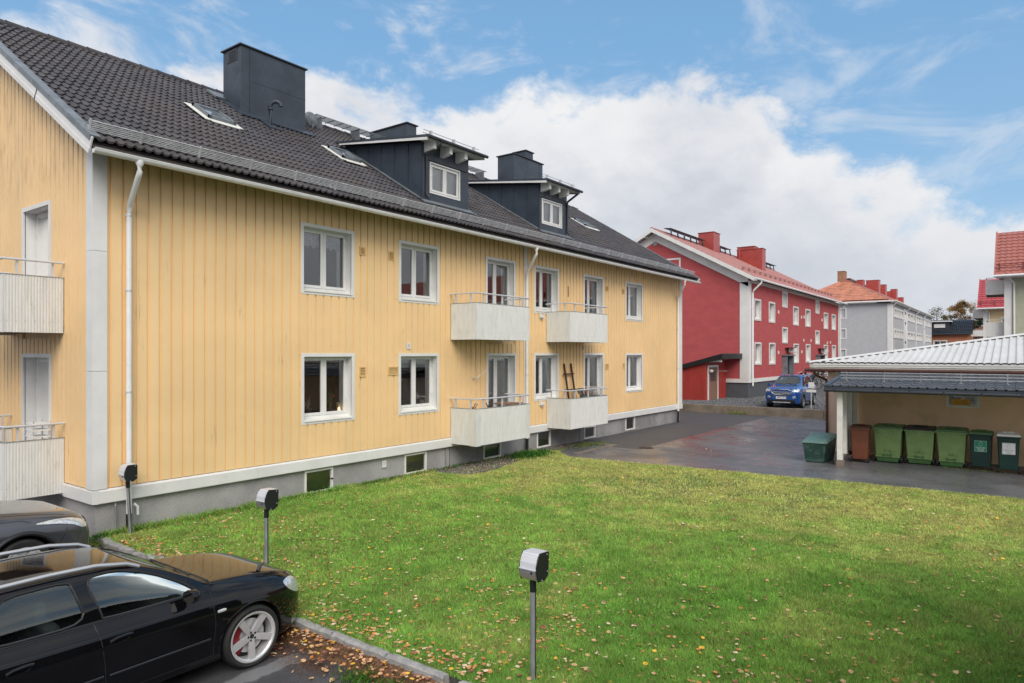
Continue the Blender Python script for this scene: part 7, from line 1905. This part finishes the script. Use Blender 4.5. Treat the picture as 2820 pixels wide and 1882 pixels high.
pt = MB(); pt.box(14.98, 16.05, -.8, -.3, 1.38, 1.41)
for x in (15.02, 16.0):
    for y in (-.77, -.33): pt.box(x - .02, x + .02, y - .02, y + .02, .81, 1.38)
tag(pt.build('plant_table', 'dark_iron'), 'low dark table carrying the grey planters on the lower right balcony', 'table')
for (x, z, lb) in ((9.35, 1.60, 'dark bare branch sculpture on the lower left balcony, the smaller left one'), (10.0, 1.62, 'dark crossed branches standing on the lower left balcony beside the corner post')):
    q = MB(); q.tube([(x - .12, -.55, z - .75), (x - .05, -.55, z), (x - .2, -.6, z + .12)], .014, 6); q.tube([(x - .05, -.55, z), (x + .12, -.5, z + .16)], .012, 6); q.tube([(x - .14, -.58, z + .05), (x + .12, -.5, z + .02)], .009, 6); q.tube([(x + .1, -.5, z - .02), (x + .18, -.48, z + .10), (x + .24, -.48, z + .12)], .010, 6)
    tag(q.build('dry_branches', 'dark_iron', smooth=True), lb, 'branches')
tb = root('balcony_table', 'wood topped folding table at the right end of the lower left balcony', 'table', (11.0, -.4, .78))
MB().box(10.75, 11.35, -.75, -.12, 1.645, 1.675).build('table_top', 'brown_door', tb)
for x in (10.8, 11.3):
    for y in (-.7, -.17): MB().box(x - .018, x + .018, y - .018, y + .018, .78, 1.645).build('leg', 'alu', tb)

mbx = root('letter_tray', 'white wire tray stack behind the lower gable balcony rail, by the glass door', 'tray', (-.2, 2.0, .8))
for z in (1.60, 1.72, 1.84): MB().box(-.32, -.04, 1.72, 2.10, z, z + .02).build('tray', 'white', mbx)
for (x, y) in ((-.31, 1.73), (-.05, 1.73), (-.31, 2.09), (-.05, 2.09)): MB().box(x - .008, x + .008, y - .008, y + .008, .78, 1.9).build('tray_leg', 'galv', mbx)

# ---------------------------------------------------------------- bicycles by the red facade
def bicycle(label, x, y, z, rz_, m, seed):
    rg = random.Random(seed); b = root('bicycle', label, 'bicycle', (x, y, z), 0, 'bicycles parked by the red facade')
    M = Matrix.Translation((x, y, z)) @ Matrix.Rotation(rz_, 4, 'Z') @ Matrix.Rotation(rg.uniform(-.15, .15), 4, 'X')
    for wx in (-.52, .52):
        w_ = MB(); n = 24
        w_.tube([(wx + .33 * math.cos(2 * PI * k / n), 0, .35 + .33 * math.sin(2 * PI * k / n)) for k in range(n + 1)], .019, 6, cap=False)
        wo = w_.transform(M).build('wheel', 'rubber', b, smooth=True)
        s_ = MB()
        for k in range(10): a = 2 * PI * k / 10; s_.tube([(wx, 0, .35), (wx + .32 * math.cos(a), 0, .35 + .32 * math.sin(a))], .004, 3)
        s_.tube([(wx + .305 * math.cos(2 * PI * k / n), 0, .35 + .305 * math.sin(2 * PI * k / n)) for k in range(n + 1)], .010, 4, cap=False)
        s_.transform(M).build('spokes', 'galv', wo)
    f = MB()
    for a, c in (((-.52, .35), (-.05, .32)), ((-.05, .32), (-.20, .85)), ((-.52, .35), (-.17, .75)), ((-.05, .32), (.36, .72)), ((-.18, .78), (.34, .85)), ((.52, .35), (.33, .95))): f.tube([(a[0], 0, a[1]), (c[0], 0, c[1])], .018, 6)
    f.transform(M).build('frame', m, b, smooth=True)
    MB().tube([(.25, -.28, 1.02), (.36, -.1, 1.0), (.36, .1, 1.0), (.25, .28, 1.02)], .013, 6).transform(M).build('handlebar', 'galv', b, smooth=True)
    MB().prism([(-.33, .90), (-.06, .89), (-.10, .86), (-.30, .84)], -.06, .06, 'y').transform(M).build('saddle', 'black_plastic', b)
    MB().tube([(-.78, 0, .62), (-.60, 0, .70), (-.30, 0, .70)], .01, 5).transform(M).build('rack', 'galv', b)
    if seed % 3 == 0:
        q = MB(); rect_frame(q, .40, .72, .70, .92, .012, -.14, .14); q.transform(M).build('basket', 'black_plastic', b)
    return b
labs = ['dark bicycle with a front basket, leftmost by the red wall', 'silver bicycle second from the left in the row by the red wall', 'black bicycle in the middle of the row with its wheel turned out', 'blue bicycle half hidden by the brown downpipe of the garage', 'pale bicycle behind the brown downpipe of the garage', 'black bicycle nearest the garage roof corner', 'red bicycle deep in the bicycle rack beside the garage corner', 'silver bicycle last in the rack seen under the garage eave', 'white bicycle among the pile under the garage eave', 'dark bicycle at the back of the pile by the red wall']
bm = ['black_plastic', 'galv', 'black_plastic', 'blue_paint', 'white', 'black_plastic', 'red_sheet', 'galv', 'white', 'sheet']
for i in range(10):
    x = (46.4, 47.6, 48.8, 49.8, 50.6, 51.4, 52.2, 53.0, 53.8, 54.6)[i]
    bicycle(labs[i], x, -.35 + (.45 if i % 2 else -.35), .42 + .36 * min(1, max(0, (x - 41) / 8)), math.radians((70, 65, 95, 75, 110, 80, 100, 72, 85, 105)[i]), bm[i], i)
ramp = MB(); ramp.add([(40, -6, .335), (66, -6, .335), (66, -1.5, .74), (49, -1.5, .74), (40, -1.5, .335), (66, .95, .74), (49, .95, .74), (40, .95, .335)], [(0, 1, 2, 3, 4), (3, 2, 5, 6), (4, 3, 6, 7)])
rp = ramp.build('gravel_slope', 'gravel', fix=False); rp['kind'] = 'structure'
wb = MB(); wb.lathe([(0, 0), (.22, 0), (.25, .9), (.26, .95), (0, .97)], (47.9, .3, .62), 12); tag(wb.build('litter_bin', 'bin_dark', smooth=True, angle=50), 'black litter bin by the dark door of the red building', 'bin')
rl = root('stair_railing', 'grey steel railing in front of the far door of the red building', 'railing', (58, -.4, .7))
for h in (.5, .75, 1.0, 1.25): MB().tube([(55.5, -.5, .7 + h + .7), (63, -.5, .7 + h + .7)], .02, 5).build('rail', 'galv_pole', rl)
for x in (55.5, 57.4, 59.3, 61.2, 63): MB().tube([(x, -.5, .7), (x, -.5, 2.7)], .025, 6).build('rail_post', 'galv_pole', rl)

# ---------------------------------------------------------------- grass, weeds, leaves
ng = np.random.default_rng(21)
def inside(px_, py_, poly=None):
    poly = LAWN if poly is None else poly; lx = np.array([p[0] for p in poly]); ly = np.array([p[1] for p in poly])
    c = np.zeros(len(px_), bool); n = len(lx); j = n - 1
    for i in range(n):
        cond = ((ly[i] > py_) != (ly[j] > py_)) & (px_ < (lx[j] - lx[i]) * (py_ - ly[i]) / (ly[j] - ly[i] + 1e-12) + lx[i]); c ^= cond; j = i
    return c
def in_view(x, y, m=.84):
    X = (x - CAM[0]) * RGT[0] + (y - CAM[1]) * RGT[1]; Y = (x - CAM[0]) * FWD[0] + (y - CAM[1]) * FWD[1]
    return (np.abs(X) < m * Y + .3), Y
def vnoise(x, y, s, seed):
    r = np.random.default_rng(seed); g = r.random((64, 64)); u, v = (x / s) % 63, (y / s) % 63
    i, j = u.astype(int), v.astype(int); fu, fv = u - i, v - j; fu = fu * fu * (3 - 2 * fu); fv = fv * fv * (3 - 2 * fv)
    return (g[i, j] * (1 - fu) + g[(i + 1) % 64, j] * fu) * (1 - fv) + (g[i, (j + 1) % 64] * (1 - fu) + g[(i + 1) % 64, (j + 1) % 64] * fu) * fv
N = 5200000
x = ng.uniform(-.06, 13.3, N); y = ng.uniform(-16, .0, N)
VS = lambda t: np.clip(t, 0, 1) ** 2 * (3 - 2 * np.clip(t, 0, 1))
VK = lambda y: .05 + .10 * VS((-y - .6) / 4)
VL = lambda x, y: -.17 * VS((-y - .6) / 4) * VS((5.2 - x) / 4.6)
ok, Y = in_view(x, y); ok &= (inside(x, y) | ((x > VK(y) + .035 + ng.uniform(-.02, .03, N)) & (x < 5.2)))
for bd_ in (BED1, BED2): ok &= ~inside(x, y, bd_) | (ng.random(N) < .06)
nb_ = vnoise(x, y + 40, .55, 4) * .6 + vnoise(x, y + 40, .22, 9) * .4
bare = np.clip(1 - np.hypot((x - 10.3) / 2.2, (y + 6.9) / 3.0), 0, 1) * (nb_ > .48)
dens = np.clip(34.0 / Y ** 2, .0, 1.0) * (1 - .75 * (bare > .1))
ok &= (ng.random(N) < dens)
edgew = (y > -.25)
x, y, Y = x[ok], y[ok], Y[ok]; n = len(x)
wd = .0016 + .00050 * Y; hgt = ng.uniform(.022, .055, n) * (1 + .9 * vnoise(x, y + 40, .35, 2) * (x < 6)) * (1 + 1.4 * (y > -.22) * ng.random(n))
hgt *= .60 + .6 * vnoise(x, y + 40, .10, 47)
an = ng.uniform(0, 2 * PI, n); lean = ng.uniform(.2, 1.1, n)
dx, dy = np.cos(an), np.sin(an); a2 = ng.uniform(0, 2 * PI, n)
zl = VL(x, y)
tip = np.stack([x + dx * hgt * lean, y + dy * hgt * lean, zl + hgt], 1)
A = np.stack([x - np.cos(a2) * wd, y - np.sin(a2) * wd, zl], 1); B_ = np.stack([x + np.cos(a2) * wd, y + np.sin(a2) * wd, zl], 1)
P = np.stack([A, B_, tip], 1).reshape(-1, 3)
far = np.clip((x - 5.0) / 5.5, 0, 1); big = vnoise(x, y + 40, 1.7, 12); mid = vnoise(x, y + 40, .45, 15)
g1, g2, g3 = np.array([.18, .36, .065]), np.array([.34, .46, .11]), np.array([.50, .45, .18])
w2 = np.clip(.28 + .60 * far + .55 * (big - .5) + .5 * (mid - .5), 0, 1)[:, None]; w3 = (np.clip(far * 1.1 + 1.2 * (mid - .62), 0, 1) * .6)[:, None]
col = g1 * (1 - w2) + g2 * w2; col = col * (1 - w3) + g3 * w3; col *= (ng.uniform(.55, 1.45, n) * (.98 + .42 * vnoise(x, y + 40, .12, 41)) * (.98 + .25 * vnoise(x, y + 40, .5, 43)))[:, None]
dry = ng.random(n) < .09; col[dry] = np.array([.42, .34, .14]) * ng.uniform(.6, 1.1, (dry.sum(), 1))
C3 = np.repeat(col, 3, 0)
gr_ = tri_mesh('grass', P, C3, 'blades'); gr_['kind'] = 'stuff'
print('grass blades', n)
# leaves
def leaf_mesh(seed, m):
    rg = random.Random(seed); mb = MB(); k = 7
    top = [(rg.uniform(.85, 1.15) * .5 * math.cos(2 * PI * i / k), rg.uniform(.8, 1.15) * .38 * math.sin(2 * PI * i / k), rg.uniform(.0, .16)) for i in range(k)]
    mb.add([(0, 0, .02)] + top + [(.62, 0, .05)], [(0, i + 1, (i + 1) % k + 1) for i in range(k)])
    return mb.mesh('leaf', MT[m], fix=False)
kinds = [('leaf_tan', 'tan', .40), ('leaf_pale', 'pale', .10), ('leaf_orange', 'orange', .22), ('leaf_yellow', 'yellow', .07), ('leaf_brown', 'brown', .24)]
def scatter(n_, fn):
    out = []
    while len(out) < n_:
        q = fn(); 
        if q is not None: out.append(q)
    return out
rg = random.Random(77)
def lawn_leaf():
    x_ = rg.uniform(0, 12.9) if rg.random() < .42 else abs(rg.gauss(0, 2.4)) + .02
    y_ = rg.uniform(-15, -.1)
    if x_ > 12.6 or x_ < KC(y_) + .06: return None
    X = (x_ - CAM[0]) * RGT[0] + (y_ - CAM[1]) * RGT[1]; Yd = (x_ - CAM[0]) * FWD[0] + (y_ - CAM[1]) * FWD[1]
    if Yd < 3 or abs(X) > .80 * Yd: return None
    cl_ = vnoise(np.array([x_]), np.array([y_ + 40]), .9, 31)[0]
    if rg.random() > .25 + cl_ * 1.1: return None
    return (x_, y_, LZ(x_, y_) + .034 + rg.uniform(0, .02), Yd)
def kerb_leaf():
    y_ = rg.uniform(-8.2, -5.0) if rg.random() < .85 else rg.uniform(-2.6, -.15); d = abs(rg.gauss(0, .20)); x_ = KC(y_) - .07 - d
    f = min(1, d / .42); return (x_, y_, (LZ(KC(y_), y_) - .05) * (1 - S01(f)) + PZ(y_) * S01(f) + .014 + rg.uniform(0, .01), math.hypot(x_ - CAM[0], y_ - CAM[1]))
def edge_leaf():
    y_ = rg.uniform(-8.3, -.6); x_ = KC(y_) + .04 + abs(rg.gauss(0, .34)); return (x_, y_, LZ(x_, y_) + .042, math.hypot(x_ - CAM[0], y_ - CAM[1]))
spots = scatter(4600, lawn_leaf) + scatter(460, kerb_leaf) + scatter(800, edge_leaf)
spots += [(rg.uniform(13, 17), rg.uniform(-9, -1), .0, 20) for _ in range(30)] + [(30.0 - rg.random() * .3, rg.uniform(-3.8, 1.8), .02, 36) for _ in range(46)] + [(rg.uniform(9, 15.8), rg.uniform(-1.3, -.2), .015, 16) for _ in range(70)]
sz = [rg.uniform(.030, .072) * (1 - .25 * rg.random()) for _ in spots]
order = sorted(range(len(spots)), key=lambda i: -(sz[i] / spots[i][3]))
meshes = {k: [leaf_mesh(i + 13 * j, k) for i in range(3)] for j, (k, _, _) in enumerate(kinds)}
names = [k for k, _, _ in kinds]; wts = [w for _, _, w in kinds]; word = {k: w for k, w, _ in kinds}
rest_v, rest_c = [], []
cbase = dict(leaf_tan=(.62, .37, .19), leaf_yellow=(.78, .46, .045), leaf_orange=(.58, .23, .07), leaf_brown=(.27, .11, .07), leaf_pale=(.70, .55, .38))
for rank, i in enumerate(order):
    x_, y_, z_, d_ = spots[i]; k = rg.choices(names, wts)[0]; s_ = sz[i]; me_ = meshes[k][rg.randrange(3)]
    M = Matrix.Translation((x_, y_, z_)) @ Matrix.Rotation(rg.uniform(0, 2 * PI), 4, 'Z') @ Matrix.Rotation(rg.gauss(0, .28), 4, 'X') @ Matrix.Diagonal((s_, s_, s_, 1))
    if rank < 280:
        o = bpy.data.objects.new('fallen_leaf', me_); COL.objects.link(o); o.matrix_world = M
        l, q, sc_ = M.decompose(); o.location = l; o.rotation_euler = q.to_euler(); o.scale = sc_
        on = 'in the litter beside the granite kerb' if x_ < KC(y_) - .05 else 'lying on the green lawn'
        tag(o, f'small {word[k]} fallen leaf {on}', 'leaf', f'{word[k]} fallen leaves {on}')
    else:
        vs = [M @ v.co for v in me_.vertices]
        for p in me_.polygons:
            rest_v += [tuple(vs[v]) for v in p.vertices]; c_ = np.array(cbase[k]) * rg.uniform(.75, 1.2); rest_c += [tuple(c_)] * 3
lv = tri_mesh('leaf_litter', np.array(rest_v), np.array(rest_c), 'leaves'); lv['kind'] = 'stuff'
# needles and crumbs of litter on the asphalt beside the kerb
n = 9000; cx_ = np.array([-.25, -.65, -.15, -.75, -.2, -.25]); cy_ = np.array([-6.15, -7.1, -7.5, -6.7, -5.5, -1.2]); k = ng.integers(0, 6, n)
x = cx_[k] + ng.normal(0, .11, n); y = cy_[k] + ng.normal(0, .19, n) - .0; ok = x < .02; x, y = x[ok], y[ok]; n = len(x)
a = ng.uniform(0, PI, n); L_ = ng.uniform(.012, .035, n); z = -.06 - .31 * VS(-y / 5.4) + .004 + ng.uniform(0, .012, n)
P = np.stack([np.stack([x - np.cos(a) * L_, y - np.sin(a) * L_, z], 1), np.stack([x + np.sin(a) * .0018, y - np.cos(a) * .0018, z], 1), np.stack([x + np.cos(a) * L_, y + np.sin(a) * L_, z + .004], 1)], 1).reshape(-1, 3)
nd = tri_mesh('needle_litter', P, np.repeat(np.array([(.24, .11, .055)]) * ng.uniform(.6, 1.3, (n, 1)), 3, 0), 'leaves'); nd['kind'] = 'stuff'
# weed tufts
def weeds(label, cx0, cy0, z0, rx, ry, n, seed, h=.09, c=(.07, .17, .02)):
    w = np.random.default_rng(seed); x = cx0 + w.normal(0, rx, n); y = cy0 + w.normal(0, ry, n); z = np.full(n, z0)
    a, b = w.uniform(0, 2 * PI, n), w.uniform(0, 2 * PI, n); H = w.uniform(.3, 1, n) * h; ww = w.uniform(.006, .014, n)
    tip = np.stack([x + np.cos(a) * H, y + np.sin(a) * H, z + H], 1); s = np.stack([np.cos(b) * ww, np.sin(b) * ww, ww * 0], 1); c0 = np.stack([x, y, z], 1); md = c0 * .4 + tip * .6
    P = np.stack([c0, md - s, tip, c0, tip, md + s], 1).reshape(-1, 3)
    o = tri_mesh('weeds', P, np.repeat(np.array([c]) * w.uniform(.6, 1.5, (n, 1)), 6, 0), 'blades'); o['kind'] = 'stuff'; return o
weeds('', -.22, -6.95, PZ(-7) + .03, .10, .14, 260, 1); weeds('', -.10, -7.6, PZ(-7) + .06, .06, .3, 130, 2); weeds('', 12.0, -.55, 0, .45, .22, 1500, 3, .16, (.05, .16, .02)); weeds('', 15.2, -.75, 0, .5, .25, 500, 4, .08, (.13, .19, .03))
weeds('', 30.0, -.9, 0, .06, .35, 160, 5, .18, (.2, .28, .03)); weeds('', .5, -.12, 0, .4, .06, 500, 6, .13, (.05, .15, .02)); weeds('', 17.0, -11.4, 0, .15, .5, 200, 7, .04, (.2, .25, .05)); weeds('', -.10, -.2, -.06, .05, .15, 120, 8, .12, (.14, .2, .04))
weeds('', 4.5, -.08, 0, 2.6, .05, 2600, 9, .10, (.045, .14, .018))
# gravel chips in the beds and the lot edge
def chips(x0, x1, y0, y1, z, n, seed, smin, smax, cols):
    w = np.random.default_rng(seed); x = w.uniform(x0, x1, n); y = w.uniform(y0, y1, n); s = w.uniform(smin, smax, n)[:, None]
    c = np.stack([x, y, np.full(n, z)], 1); T_ = []
    a = w.uniform(0, 2 * PI, n)
    p = [c + s * np.stack([np.cos(a + k * 2 * PI / 3), np.sin(a + k * 2 * PI / 3), np.zeros(n) - .2], 1) * w.uniform(.6, 1.1, (n, 1)) for k in range(3)]; t = c + s * np.stack([w.uniform(-.3, .3, n), w.uniform(-.3, .3, n), w.uniform(.4, .9, n)], 1)
    P = np.stack([p[0], p[1], t, p[1], p[2], t, p[2], p[0], t], 1).reshape(-1, 3)
    col = np.array(cols)[w.integers(0, len(cols), n)] * w.uniform(.6, 1.4, (n, 1))
    o = tri_mesh('gravel_chips', P, np.repeat(col, 9, 0), 'leaves'); o['kind'] = 'stuff'; return o
chips(8.25, 11.6, -1.1, .0, .006, 5200, 3, .008, .022, [(.16, .15, .14), (.08, .075, .07), (.30, .28, .26), (.12, .09, .07)])
chips(13.0, 15.6, -.5, 0, .006, 2500, 4, .008, .02, [(.16, .15, .14), (.08, .075, .07), (.12, .09, .07)])
chips(30.4, 46, -6, 3.5, .345, 60000, 5, .010, .035, [(.12, .125, .135), (.06, .065, .07), (.24, .245, .26)])
